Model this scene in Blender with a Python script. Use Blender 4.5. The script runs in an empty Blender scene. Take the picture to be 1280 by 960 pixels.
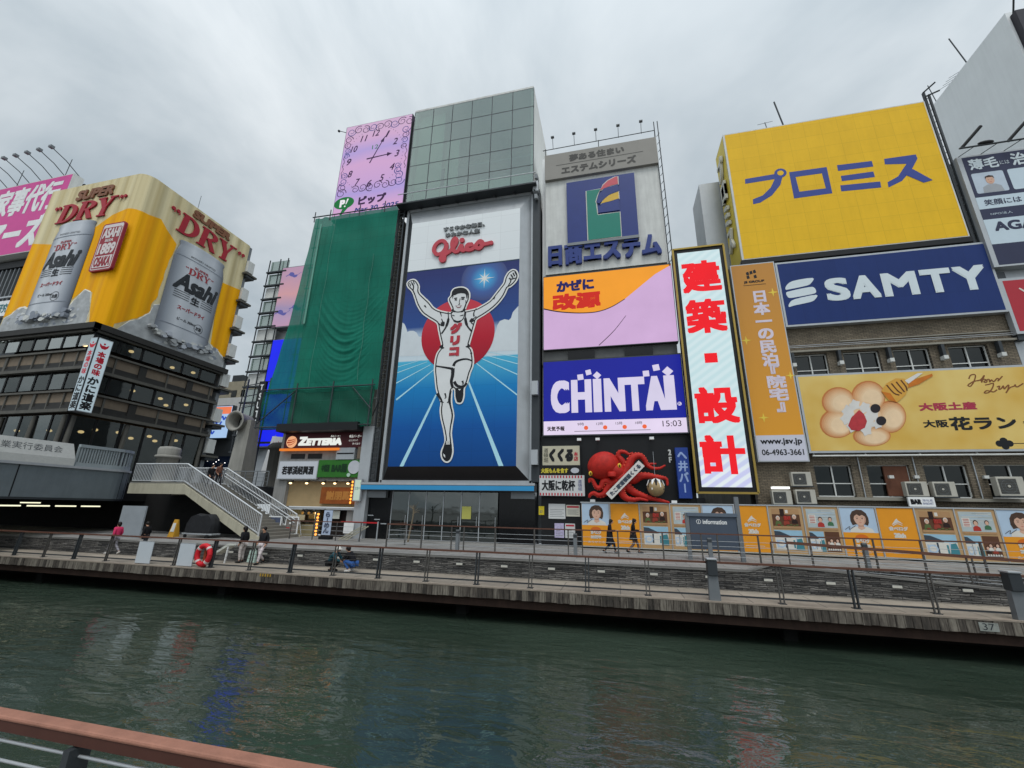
import bpy, bmesh, math, random
from mathutils import Vector, Matrix
random.seed(11)
S = bpy.context.scene
COL = S.collection
R = math.radians
# ------------------------------------------------------------------ camera
FPX, PITCH, ROLL, YAW, CZ = 525.88, 0.28884, 0.020262, 0.239346, 2.0
_c, _s = math.cos(YAW), math.sin(YAW)
FWD = Vector((-_s*math.cos(PITCH), _c*math.cos(PITCH), math.sin(PITCH)))
_rt = Vector((_c, _s, 0)); _up = _rt.cross(FWD)
RT = _rt*math.cos(ROLL) + _up*math.sin(ROLL)
UP = _up*math.cos(ROLL) - _rt*math.sin(ROLL)
EYE = Vector((0, 0, CZ))
cd = bpy.data.cameras.new('camera'); cam = bpy.data.objects.new('camera', cd); COL.objects.link(cam)
m = Matrix.Identity(4)
for i in range(3):
    m[i][0] = RT[i]; m[i][1] = UP[i]; m[i][2] = -FWD[i]; m[i][3] = EYE[i]
cam.matrix_world = m
cd.sensor_width = 36; cd.lens = 36*FPX/1280; cd.clip_start = 0.1; cd.clip_end = 3000
S.camera = cam
# ------------------------------------------------------------------ world, sun, exposure
SUN_EL, SUN_AZ = R(62), R(164)          # azimuth clockwise from +Y: behind the camera, to the right
w = bpy.data.worlds.new('World'); S.world = w; w.use_nodes = True
nt = w.node_tree; N = nt.nodes; LK = nt.links
N.clear()
out = N.new('ShaderNodeOutputWorld'); bg = N.new('ShaderNodeBackground'); LK.new(bg.outputs[0], out.inputs[0])
bg.inputs[1].default_value = 0.1
sky = N.new('ShaderNodeTexSky'); sky.sky_type = 'NISHITA'; sky.sun_disc = False
sky.sun_elevation = SUN_EL; sky.sun_rotation = SUN_AZ
tc = N.new('ShaderNodeTexCoord'); sp = N.new('ShaderNodeSeparateXYZ'); LK.new(tc.outputs['Generated'], sp.inputs[0])
def wm(op, a, b=None, c=None):
    n = N.new('ShaderNodeMath'); n.operation = op
    for i, v in enumerate((a, b, c)):
        if v is None: continue
        if isinstance(v, (int, float)): n.inputs[i].default_value = v
        else: LK.new(v, n.inputs[i])
    return n.outputs[0]
zz = wm('ADD', wm('MAXIMUM', sp.outputs[2], 0.0), 0.32)
cb = N.new('ShaderNodeCombineXYZ')
LK.new(wm('DIVIDE', sp.outputs[0], zz), cb.inputs[0]); LK.new(wm('DIVIDE', sp.outputs[1], zz), cb.inputs[1])
n1 = N.new('ShaderNodeTexNoise'); n1.inputs['Scale'].default_value = 1.15; n1.inputs['Detail'].default_value = 7; n1.inputs['Roughness'].default_value = .56
n1.inputs['Distortion'].default_value = .5
mpw = N.new('ShaderNodeMapping'); mpw.inputs['Location'].default_value = (9.1, 6.1, 0); mpw.inputs['Rotation'].default_value = (0, 0, .6); mpw.inputs['Scale'].default_value = (1, .75, 1)
LK.new(cb.outputs[0], mpw.inputs[0]); LK.new(mpw.outputs[0], n1.inputs['Vector'])
n2w = N.new('ShaderNodeTexNoise'); n2w.inputs['Scale'].default_value = 3.4; n2w.inputs['Detail'].default_value = 4; n2w.inputs['Distortion'].default_value = .8
LK.new(mpw.outputs[0], n2w.inputs['Vector'])
rp = N.new('ShaderNodeValToRGB'); LK.new(wm('MULTIPLY_ADD', n2w.outputs['Fac'], .30, wm('ADD', n1.outputs['Fac'], -.15)), rp.inputs[0])
rp.color_ramp.elements[0].position = .33; rp.color_ramp.elements[0].color = (3.8, 4.5, 5.0, 1)
rp.color_ramp.elements[1].position = .66; rp.color_ramp.elements[1].color = (7.5, 8.0, 8.3, 1)
# the cloud deck is brighter towards the hidden sun (behind the camera, high)
sd = Vector((math.sin(SUN_AZ)*math.cos(SUN_EL), math.cos(SUN_AZ)*math.cos(SUN_EL), math.sin(SUN_EL)))
dt = N.new('ShaderNodeVectorMath'); dt.operation = 'DOT_PRODUCT'; LK.new(tc.outputs['Generated'], dt.inputs[0]); dt.inputs[1].default_value = sd
boost = wm('MULTIPLY_ADD', wm('POWER', wm('MAXIMUM', dt.outputs['Value'], 0.0), 2.0), 1.3, 1.0)
vm = N.new('ShaderNodeVectorMath'); vm.operation = 'SCALE'; LK.new(rp.outputs[0], vm.inputs[0]); LK.new(boost, vm.inputs['Scale'])
mx = N.new('ShaderNodeMix'); mx.data_type = 'RGBA'; mx.inputs['Factor'].default_value = .93
LK.new(sky.outputs[0], mx.inputs['A']); LK.new(vm.outputs[0], mx.inputs['B']); LK.new(mx.outputs['Result'], bg.inputs[0])
ld = bpy.data.lights.new('sun', 'SUN'); ld.energy = 1.35; ld.angle = R(20); ld.color = (1, .97, .93)
sun = bpy.data.objects.new('sun', ld); COL.objects.link(sun)
sun.rotation_euler = sd.to_track_quat('Z', 'Y').to_euler()
S.view_settings.view_transform = 'Standard'; S.view_settings.look = 'None'
S.view_settings.exposure = 0.0; S.view_settings.gamma = 1.0; S.view_settings.use_curve_mapping = False
S.cycles.max_bounces = 8; S.cycles.transparent_max_bounces = 12
# ------------------------------------------------------------------ points seen in the photograph, on real planes
def ray(px, py): return FWD*FPX + RT*(px-640) + UP*(480-py)
def onY(px, py, Y):
    d = ray(px, py); return EYE + d*(Y/d.y)
def onX(px, py, X):
    d = ray(px, py); return EYE + d*(X/d.x)
def onZ(px, py, Z):
    d = ray(px, py); return EYE + d*((Z-CZ)/d.z)
# ------------------------------------------------------------------ materials
def lin(h):
    h = h.lstrip('#'); r = []
    for i in (0, 2, 4):
        c = int(h[i:i+2], 16)/255
        r.append(c/12.92 if c <= .04045 else ((c+.055)/1.055)**2.4)
    return (r[0], r[1], r[2], 1)
MATS = {}
def seams(k, tcn, seam):
    """thin darker joints between the sheets of a board, and each sheet a slightly different tone"""
    sx = k.new('ShaderNodeSeparateXYZ'); k.link(tcn.outputs['Object'], sx.inputs[0]); mxv = None; cells = []
    for ax, per in ((0, seam[0]), (2, seam[1])):
        dv = k.new('ShaderNodeMath', operation='DIVIDE'); k.link(sx.outputs[ax], dv.inputs[0]); dv.inputs[1].default_value = per
        fl = k.new('ShaderNodeMath', operation='FLOOR'); k.link(dv.outputs[0], fl.inputs[0]); cells.append(fl.outputs[0])
        fr_ = k.new('ShaderNodeMath', operation='FRACT'); k.link(dv.outputs[0], fr_.inputs[0])
        lt_ = k.new('ShaderNodeMath', operation='LESS_THAN'); k.link(fr_.outputs[0], lt_.inputs[0]); lt_.inputs[1].default_value = .022/per
        if mxv is None: mxv = lt_
        else:
            m_ = k.new('ShaderNodeMath', operation='MAXIMUM'); k.link(mxv.outputs[0], m_.inputs[0]); k.link(lt_.outputs[0], m_.inputs[1]); mxv = m_
    cb_ = k.new('ShaderNodeCombineXYZ'); k.link(cells[0], cb_.inputs[0]); k.link(cells[1], cb_.inputs[1])
    wn = k.new('ShaderNodeTexWhiteNoise', noise_dimensions='2D'); k.link(cb_.outputs[0], wn.inputs['Vector'])
    t = k.new('ShaderNodeMath', operation='MULTIPLY_ADD'); k.link(wn.outputs['Value'], t.inputs[0]); t.inputs[1].default_value = .045; t.inputs[2].default_value = .975
    d_ = k.new('ShaderNodeMath', operation='MULTIPLY_ADD'); k.link(mxv.outputs[0], d_.inputs[0]); d_.inputs[1].default_value = -.17; k.link(t.outputs[0], d_.inputs[2])
    return d_.outputs[0]
class NB:
    def __init__(s, name):
        s.m = bpy.data.materials.new(name); s.m.use_nodes = True
        s.t = s.m.node_tree; s.n = s.t.nodes; s.b = s.n['Principled BSDF']; s.o = s.n['Material Output']
    def new(s, typ, **kw):
        n = s.n.new(typ)
        for k, v in kw.items():
            if k in n.inputs: 
                n.inputs[k].default_value = v
            else: setattr(n, k, v)
        return n
    def link(s, a, b): s.t.links.new(a, b)
def mat(name, col, rough=.6, metal=0., var=.10, vs=1.2, bump=0., bs=40., streak=0., spec=.25, seam=None):
    if name in MATS: return MATS[name]
    k = NB(name); b = k.b; c = lin(col)
    b.inputs['Roughness'].default_value = rough; b.inputs['Metallic'].default_value = metal
    b.inputs['Specular IOR Level'].default_value = spec
    tcn = k.new('ShaderNodeTexCoord')
    if var > 0:
        nz = k.new('ShaderNodeTexNoise', Scale=vs, Detail=6, Roughness=.65); k.link(tcn.outputs['Object'], nz.inputs['Vector'])
        mr = k.new('ShaderNodeMapRange'); mr.inputs[1].default_value = .3; mr.inputs[2].default_value = .7
        mr.inputs[3].default_value = 1-var; mr.inputs[4].default_value = 1+var*.6
        k.link(nz.outputs['Fac'], mr.inputs[0])
        val = mr.outputs[0]
        if streak > 0:
            mp = k.new('ShaderNodeMapping'); mp.inputs['Scale'].default_value = (3, 3, .22); k.link(tcn.outputs['Object'], mp.inputs[0])
            n2 = k.new('ShaderNodeTexNoise', Scale=1.1, Detail=5, Roughness=.7); k.link(mp.outputs[0], n2.inputs['Vector'])
            m2 = k.new('ShaderNodeMapRange'); m2.inputs[1].default_value = .42; m2.inputs[2].default_value = .72
            m2.inputs[3].default_value = 1; m2.inputs[4].default_value = 1-streak; k.link(n2.outputs['Fac'], m2.inputs[0])
            mu = k.new('ShaderNodeMath', operation='MULTIPLY'); k.link(val, mu.inputs[0]); k.link(m2.outputs[0], mu.inputs[1]); val = mu.outputs[0]
        if seam:
            mu = k.new('ShaderNodeMath', operation='MULTIPLY'); k.link(val, mu.inputs[0]); k.link(seams(k, tcn, seam), mu.inputs[1]); val = mu.outputs[0]
        vs_ = k.new('ShaderNodeVectorMath', operation='SCALE'); vs_.inputs[0].default_value = c[:3]; k.link(val, vs_.inputs['Scale'])
        k.link(vs_.outputs[0], b.inputs['Base Color'])
    else: b.inputs['Base Color'].default_value = c
    if bump > 0:
        n3 = k.new('ShaderNodeTexNoise', Scale=bs, Detail=4); k.link(tcn.outputs['Object'], n3.inputs['Vector'])
        bp = k.new('ShaderNodeBump', Strength=bump, Distance=.02); k.link(n3.outputs['Fac'], bp.inputs['Height']); k.link(bp.outputs[0], b.inputs['Normal'])
    MATS[name] = k.m; return k.m
def led(name, col, s=.9, pix=0.):
    """a lit screen: glows in its own colour over a dark face; pix = size of its pixel rows"""
    if name in MATS: return MATS[name]
    k = NB(name); b = k.b
    b.inputs['Base Color'].default_value = (.012, .012, .014, 1); b.inputs['Roughness'].default_value = .5; b.inputs['Specular IOR Level'].default_value = .08
    b.inputs['Emission Color'].default_value = lin(col); b.inputs['Emission Strength'].default_value = s
    tcn = k.new('ShaderNodeTexCoord')
    nz = k.new('ShaderNodeTexNoise', Scale=.6, Detail=3); k.link(tcn.outputs['Object'], nz.inputs['Vector'])
    mr = k.new('ShaderNodeMapRange'); mr.inputs[3].default_value = s*.9; mr.inputs[4].default_value = s*1.1; k.link(nz.outputs['Fac'], mr.inputs[0])
    if pix:
        wv = k.new('ShaderNodeTexWave', Scale=1/pix, bands_direction='Z'); k.link(tcn.outputs['Object'], wv.inputs['Vector'])
        m2 = k.new('ShaderNodeMapRange'); m2.inputs[3].default_value = .88; m2.inputs[4].default_value = 1.06; k.link(wv.outputs['Fac'], m2.inputs[0])
        mu = k.new('ShaderNodeMath', operation='MULTIPLY'); k.link(mr.outputs[0], mu.inputs[0]); k.link(m2.outputs[0], mu.inputs[1])
        k.link(mu.outputs[0], b.inputs['Emission Strength'])
    else: k.link(mr.outputs[0], b.inputs['Emission Strength'])
    MATS[name] = k.m; return k.m
def glassy(name, tint, trans=.5, rough=.04, dark='#0c0f10', gl=.14):
    """window pane: see-through part, mirror part and a dark film"""
    if name in MATS: return MATS[name]
    k = NB(name)
    tr = k.new('ShaderNodeBsdfTransparent'); tr.inputs[0].default_value = lin(tint)
    k.b.inputs['Base Color'].default_value = lin(dark); k.b.inputs['Roughness'].default_value = rough; k.b.inputs['Specular IOR Level'].default_value = 0.
    mx1 = k.new('ShaderNodeMixShader'); mx1.inputs[0].default_value = trans
    k.link(k.b.outputs[0], mx1.inputs[1]); k.link(tr.outputs[0], mx1.inputs[2])
    g = k.new('ShaderNodeBsdfGlossy'); g.inputs['Roughness'].default_value = rough; g.inputs[0].default_value = (.9, .95, .93, 1)
    tcn = k.new('ShaderNodeTexCoord'); nz = k.new('ShaderNodeTexNoise', Scale=.8, Detail=2); k.link(tcn.outputs['Object'], nz.inputs['Vector'])
    bp = k.new('ShaderNodeBump', Strength=.12, Distance=.05); k.link(nz.outputs['Fac'], bp.inputs['Height']); k.link(bp.outputs[0], g.inputs['Normal'])
    lw = k.new('ShaderNodeLayerWeight'); pw_ = k.new('ShaderNodeMath', operation='POWER'); k.link(lw.outputs['Facing'], pw_.inputs[0]); pw_.inputs[1].default_value = 4
    ad = k.new('ShaderNodeMath', operation='MULTIPLY_ADD'); k.link(pw_.outputs[0], ad.inputs[0]); ad.inputs[1].default_value = .5; ad.inputs[2].default_value = gl; ad.use_clamp = True
    mx2 = k.new('ShaderNodeMixShader'); k.link(ad.outputs[0], mx2.inputs[0]); k.link(mx1.outputs[0], mx2.inputs[1]); k.link(g.outputs[0], mx2.inputs[2])
    k.link(mx2.outputs[0], k.o.inputs[0]); MATS[name] = k.m; return k.m
def ramp_mat(name, stops, axis=2, lo=0., hi=1., rough=.45, emis=0., noise=0., spec=.2, seam=None):
    """printed colour that changes along one axis of the object (a printed gradient)"""
    k = NB(name); tcn = k.new('ShaderNodeTexCoord'); sx = k.new('ShaderNodeSeparateXYZ'); k.link(tcn.outputs['Object'], sx.inputs[0])
    mr = k.new('ShaderNodeMapRange'); mr.inputs[1].default_value = lo; mr.inputs[2].default_value = hi
    src = sx.outputs[axis]
    if noise:
        nz = k.new('ShaderNodeTexNoise', Scale=.25, Detail=4); k.link(tcn.outputs['Object'], nz.inputs['Vector'])
        ma = k.new('ShaderNodeMath', operation='MULTIPLY_ADD'); k.link(nz.outputs['Fac'], ma.inputs[0]); ma.inputs[1].default_value = noise; k.link(src, ma.inputs[2]); src = ma.outputs[0]
    k.link(src, mr.inputs[0])
    rr = k.new('ShaderNodeValToRGB'); k.link(mr.outputs[0], rr.inputs[0])
    e = rr.color_ramp.elements
    while len(e) < len(stops): e.new(.5)
    for i, (p, c) in enumerate(stops): e[i].position = p; e[i].color = lin(c)
    k.b.inputs['Roughness'].default_value = rough; k.b.inputs['Specular IOR Level'].default_value = spec if not emis else .08
    if emis:
        k.b.inputs['Base Color'].default_value = (.012, .012, .014, 1)
        k.link(rr.outputs[0], k.b.inputs['Emission Color']); k.b.inputs['Emission Strength'].default_value = emis
    elif seam:
        v = k.new('ShaderNodeVectorMath', operation='SCALE'); k.link(rr.outputs[0], v.inputs[0]); k.link(seams(k, tcn, seam), v.inputs['Scale']); k.link(v.outputs[0], k.b.inputs['Base Color'])
    else: k.link(rr.outputs[0], k.b.inputs['Base Color'])
    return k.m
# ------------------------------------------------------------------ mesh building
X3, Y3, Z3 = Vector((1, 0, 0)), Vector((0, 1, 0)), Vector((0, 0, 1))
class Fr:
    """a flat face to draw on: a runs along u, b along v, depth d towards the viewer"""
    def __init__(s, o, u, v, n, depth=None): s.o, s.u, s.v, s.n, s.depth = Vector(o), Vector(u), Vector(v), Vector(n), depth
    def p(s, a, b, d=0.):
        if s.depth: d += s.depth(a, b)
        return s.o + s.u*a + s.v*b + s.n*d
def FY(Y): return Fr((0, Y, 0), X3, Z3, -Y3)
def FXr(X): return Fr((X, 0, 0), Y3, Z3, X3)
def FXl(X): return Fr((X, 0, 0), -Y3, Z3, -X3)
GL = {}
def glyph(s, shear=0., ext=0.):
    key = (s, shear, ext)
    if key not in GL:
        c = bpy.data.curves.new('text', 'FONT'); c.body = s; c.shear = shear; c.resolution_u = 4; c.extrude = ext
        o = bpy.data.objects.new('text', c); COL.objects.link(o)
        me = bpy.data.meshes.new_from_object(o.evaluated_get(bpy.context.evaluated_depsgraph_get()))
        GL[key] = ([v.co.copy() for v in me.vertices], [tuple(p.vertices) for p in me.polygons])
        bpy.data.objects.remove(o); bpy.data.curves.remove(c); bpy.data.meshes.remove(me)
    return GL[key]
def smooth_path(pts, n=6, closed=False):
    P = [Vector(p) for p in pts]; L = len(P); o = []
    for i in range(L if closed else L-1):
        if closed: a, b, c, d = P[(i-1) % L], P[i], P[(i+1) % L], P[(i+2) % L]
        else: a, b, c, d = P[max(i-1, 0)], P[i], P[i+1], P[min(i+2, L-1)]
        for k in range(n):
            t = k/n
            o.append(.5*((2*b) + (-a+c)*t + (2*a-5*b+4*c-d)*t*t + (-a+3*b-3*c+d)*t**3))
    if not closed: o.append(P[-1])
    return o
class MB:
    def __init__(s): s.v, s.f, s.fm, s.mats, s.sm = [], [], [], [], []
    def mi(s, m):
        if m not in s.mats: s.mats.append(m)
        return s.mats.index(m)
    def add(s, vs, fs, m, smooth=False):
        o = len(s.v); s.v += [Vector(v) for v in vs]; k = s.mi(m)
        for f in fs: s.f.append(tuple(i+o for i in f)); s.fm.append(k); s.sm.append(smooth)
        return s
    def box(s, x0, x1, y0, y1, z0, z1, m):
        if x0 > x1: x0, x1 = x1, x0
        if y0 > y1: y0, y1 = y1, y0
        if z0 > z1: z0, z1 = z1, z0
        return s.add([(x, y, z) for z in (z0, z1) for y in (y0, y1) for x in (x0, x1)],
              [(0, 2, 3, 1), (4, 5, 7, 6), (0, 1, 5, 4), (2, 6, 7, 3), (0, 4, 6, 2), (1, 3, 7, 5)], m)
    def bar(s, a, b, wx, wz, m, up=Z3):
        """square bar from a to b"""
        a, b = Vector(a), Vector(b); d = (b-a).normalized(); sd_ = d.cross(up)
        if sd_.length < 1e-4: sd_ = d.cross(X3)
        sd_.normalize(); u = sd_.cross(d)
        q = [sd_*x*wx/2 + u*y*wz/2 for x, y in ((-1, -1), (1, -1), (1, 1), (-1, 1))]
        return s.add([a+k for k in q]+[b+k for k in q], [(3, 2, 1, 0), (4, 5, 6, 7)]+[(i, (i+1) % 4, (i+1) % 4+4, i+4) for i in range(4)], m)
    def tube(s, path, r, m, n=8, smooth=True):
        P = [Vector(p) for p in path]; L = len(P); rr = r if isinstance(r, (list, tuple)) else [r]*L
        vs = []; prev = None
        for i in range(L):
            t = (P[min(i+1, L-1)]-P[max(i-1, 0)]).normalized()
            if prev is None: prev = t.cross(Z3) if abs(t.z) < .9 else t.cross(X3)
            a = (prev - t*prev.dot(t)).normalized(); b = t.cross(a); prev = a
            for k in range(n): vs.append(P[i] + (a*math.cos(2*math.pi*k/n) + b*math.sin(2*math.pi*k/n))*rr[i])
        fs = [(i*n+k, i*n+(k+1) % n, (i+1)*n+(k+1) % n, (i+1)*n+k) for i in range(L-1) for k in range(n)]
        s.add(vs, fs, m, smooth); s.add(vs[:n], [tuple(range(n))[::-1]], m); return s.add(vs[-n:], [tuple(range(n))], m)
    def lathe(s, c, prof, m, n=16, smooth=True, sy=1.):
        c = Vector(c); vs = []
        for r, z in prof:
            for k in range(n): vs.append(c + Vector((r*math.cos(2*math.pi*k/n), sy*r*math.sin(2*math.pi*k/n), z)))
        fs = [(i*n+k, i*n+(k+1) % n, (i+1)*n+(k+1) % n, (i+1)*n+k) for i in range(len(prof)-1) for k in range(n)]
        s.add(vs, fs, m, smooth); L = len(prof)-1
        return s.add(vs[:n]+vs[L*n:], [tuple(range(n))[::-1], tuple(range(n, 2*n))], m)
    def ell(s, c, r, m, n=14, k=9, rot=None):
        c = Vector(c); r = (r, r, r) if isinstance(r, (int, float)) else r; vs = []
        for i in range(k+1):
            th = math.pi*i/k
            for j in range(n):
                p = Vector((r[0]*math.sin(th)*math.cos(2*math.pi*j/n), r[1]*math.sin(th)*math.sin(2*math.pi*j/n), r[2]*math.cos(th)))
                if rot: p = rot @ p
                vs.append(c+p)
        fs = [(i*n+j, (i+1)*n+j, (i+1)*n+(j+1) % n, i*n+(j+1) % n) for i in range(k) for j in range(n)]
        return s.add(vs, fs, m, True)
    def poly(s, fr, pts, m, d0=0., d1=None):
        """outline on a face; with d1 it has thickness from d0 (back) to d1 (front)"""
        n = len(pts); f = [fr.p(a, b, d0 if d1 is None else d1) for a, b in pts]
        s.add(f, [tuple(range(n))], m)
        if d1 is not None:
            g = [fr.p(a, b, d0) for a, b in pts]
            s.add(f+g, [(i, n+i, n+(i+1) % n, (i+1) % n) for i in range(n)], m)
        return s
    def rect(s, fr, a0, b0, a1, b1, m, d0=0., d1=None): return s.poly(fr, [(a0, b0), (a1, b0), (a1, b1), (a0, b1)], m, d0, d1)
    def disc(s, fr, c, r, m, d0=0., d1=None, n=28, ry=None):
        ry = ry or r
        return s.poly(fr, [(c[0]+r*math.cos(2*math.pi*i/n), c[1]+ry*math.sin(2*math.pi*i/n)) for i in range(n)], m, d0, d1)
    def ribbon(s, fr, pts, wd, m, d=0., smooth=5, closed=False, ext=0.):
        P = [Vector((p[0], p[1], 0)) for p in pts]
        if smooth: P = smooth_path(P, smooth, closed)
        L = len(P); w_ = wd if isinstance(wd, (list, tuple)) else [wd]*2
        A, B = [], []
        for i in range(L):
            if closed: t = (P[(i+1) % L]-P[(i-1) % L])
            else: t = P[min(i+1, L-1)]-P[max(i-1, 0)]
            t.normalize(); nn = Vector((-t.y, t.x, 0)); f = i/(L-1)
            h = (w_[0]*(1-f)+w_[-1]*f)/2 if len(w_) == 2 else w_[min(int(f*len(w_)), len(w_)-1)]/2
            dd = d + i*.00006
            A.append((P[i]+nn*h, dd)); B.append((P[i]-nn*h, dd))
        vs = [fr.p(q.x, q.y, e) for q, e in A]+[fr.p(q.x, q.y, e) for q, e in B]
        rng = range(L if closed else L-1)
        fs = [(i, (i+1) % L, L+(i+1) % L, L+i) for i in rng]
        s.add(vs, fs, m)
        if ext:
            bk = [fr.p(q.x, q.y, e-ext) for q, e in A]+[fr.p(q.x, q.y, e-ext) for q, e in B]
            n2 = 2*L
            s.add(vs+bk, [(i, n2+i, n2+(i+1) % L, (i+1) % L) for i in rng]+[(L+i, L+(i+1) % L, n2+L+(i+1) % L, n2+L+i) for i in rng]
                  + ([] if closed else [(0, L, n2+L, n2), (L-1, n2+L-1, n2+2*L-1, 2*L-1)]), m)
        return s
    def text(s, fr, st, box, m, d=.01, bold=0., shear=0., ext=0., keep=False):
        vs, fs = glyph(st, shear, .5 if ext else 0.)
        if not vs: return s
        x0, x1 = min(v.x for v in vs), max(v.x for v in vs); y0, y1 = min(v.y for v in vs), max(v.y for v in vs)
        a0, b0, a1, b1 = box; a0 += bold; b0 += bold; a1 -= bold; b1 -= bold
        sx, sy = (a1-a0)/max(x1-x0, 1e-6), (b1-b0)/max(y1-y0, 1e-6)
        ca, cb_ = (a0+a1)/2, (b0+b1)/2
        if keep: sx = sy = min(sx, sy)
        sh = [(0, 0)]
        if bold:
            sh += [(ox*bold, oy*bold) for ox, oy in (((-1, -1), (1, -1), (1, 1), (-1, 1), (1, 0), (-1, 0), (0, 1), (0, -1)) if bold > .04 else ((-1, -1), (1, -1), (1, 1), (-1, 1)))]
        for i, (ox, oy) in enumerate(sh):
            s.add([fr.p(ca+(v.x-(x0+x1)/2)*sx+ox, cb_+(v.y-(y0+y1)/2)*sy+oy, d+i*.0013+((v.z+.5)*ext if ext else 0)) for v in vs], fs, m)
        return s
    def vtext(s, fr, st, box, m, d=.01, bold=0., ext=0., fill=.92):
        a0, b0, a1, b1 = box; h = (b1-b0)/len(st)
        for i, ch in enumerate(st):
            top = b1-i*h
            if ch == ' ': continue
            if ch == 'ー':
                s.rect(fr, (a0+a1)/2-max(bold, .04), top-h*.9, (a0+a1)/2+max(bold, .04), top-h*.1, m, d); continue
            vs, fs = glyph(ch, 0., .5 if ext else 0.)
            x0, x1 = min(v.x for v in vs), max(v.x for v in vs); y0, y1 = min(v.y for v in vs), max(v.y for v in vs)
            cw, chh = (a1-a0)*fill, h*fill
            gw, gh = max(x1-x0, .55), max(y1-y0, .5)
            sx, sy = cw/max(gw, .9), chh/max(gh, .9)
            sh = [(0, 0)]
            if bold:
                sh += [(ox*bold, oy*bold) for ox, oy in (((-1, -1), (1, -1), (1, 1), (-1, 1), (1, 0), (-1, 0), (0, 1), (0, -1)) if bold > .04 else ((-1, -1), (1, -1), (1, 1), (-1, 1)))]
            for j, (ox, oy) in enumerate(sh):
                s.add([fr.p((a0+a1)/2+(v.x-(x0+x1)/2)*sx+ox, top-h/2+(v.y-(y0+y1)/2)*sy+oy, d+j*.0013+((v.z+.5)*ext if ext else 0)) for v in vs], fs, m)
        return s
    def build(s, name, parent=None, bevel=0.):
        off = parent_loc(parent)
        me = bpy.data.meshes.new(name); me.from_pydata([v-off for v in s.v], [], s.f)
        for m_ in s.mats: me.materials.append(m_)
        me.polygons.foreach_set('material_index', s.fm); me.polygons.foreach_set('use_smooth', s.sm); me.update()
        o = bpy.data.objects.new(name, me); COL.objects.link(o)
        if parent: o.parent = parent
        if bevel:
            bv = o.modifiers.new('bevel', 'BEVEL'); bv.width = bevel; bv.segments = 2; bv.limit_method = 'ANGLE'
        return o
def parent_loc(p):
    v = Vector((0, 0, 0))
    while p is not None: v += p.location; p = p.parent
    return v
def tag(o, label, cat, group=None):
    o['label'] = label; o['category'] = cat
    if group: o['group'] = group
    return o
def thing(name, label, cat, loc=(0, 0, 0), group=None):
    o = bpy.data.objects.new(name, None); COL.objects.link(o); o.location = loc; o.empty_display_size = .3
    return tag(o, label, cat, group)
def struct(o): o['kind'] = 'structure'; return o
def copy_tree(o, parent=None):
    c = o.copy(); COL.objects.link(c)
    if parent: c.parent = parent
    for ch in list(o.children): copy_tree(ch, c)
    return c
# ================================================================== materials in use
white = mat('white_paint', '#e2e3e2', .5, var=.06, streak=.10)
offwhite = mat('aged_white', '#c9cac6', .6, var=.10, streak=.18)
lgrey = mat('light_grey_metal', '#a9adb0', .45, .3, var=.08, streak=.08)
grey = mat('grey_metal', '#73777a', .45, .3, var=.10)
dgrey = mat('dark_grey_metal', '#3c4043', .5, .3, var=.12)
steel = mat('weathered_steel', '#5a5855', .5, .5, var=.2, vs=3)
black = mat('black_paint', '#17181a', .5, var=.15)
blackgloss = mat('black_stone', '#121315', .15, var=.2, vs=2)
concrete = mat('concrete', '#8f8d86', .85, var=.16, vs=.8, bump=.25, bs=25, streak=.25)
dconcrete = mat('dark_concrete', '#4a4945', .9, var=.25, vs=.9, bump=.3, bs=20, streak=.35)
near_black = mat('dark_underside', '#1d1d1d', .9, var=.25)  # near-black base colour of piers, quay face, bridge body and stair back wall
rust = mat('rusty_beam', '#3a2a23', .8, var=.3, vs=2.5, streak=.3)
wood = mat('wood_rail', '#5e3f33', .6, var=.2, vs=4)
pinkrail = mat('pink_brown_rail', '#976a59', .6, var=.25, vs=9, bump=.15, bs=150)
darkrail = mat('dark_brown_rail', '#4a2c24', .6, var=.15, vs=9)
glow_warm = led('warm_lamp', '#ffd9a0', 3.2)
glow_tube = led('tube_lamp', '#f6f4d2', 1.25)
glass_dark = glassy('dark_glass', '#cfd4d0', .66, .03, gl=.05)
glass_sky = glassy('sky_glass', '#cfd4d0', .5, .03, gl=.30)
glass_mid = glassy('mid_glass', '#cfd4d0', .6, .03, gl=.14)
glass_cube = glassy('green_glass', '#d3e4dc', .76, .02, dark='#46524e', gl=.15)
glass_shop = glassy('shop_glass', '#7d8886', .5, .03, dark='#2b3130', gl=.12)
glass_win = glassy('window_glass', '#6f7678', .4, .05, dark='#0b0d0f', gl=.035)
redp = mat('red_paint', '#b01f26', .5, var=.06)
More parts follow.
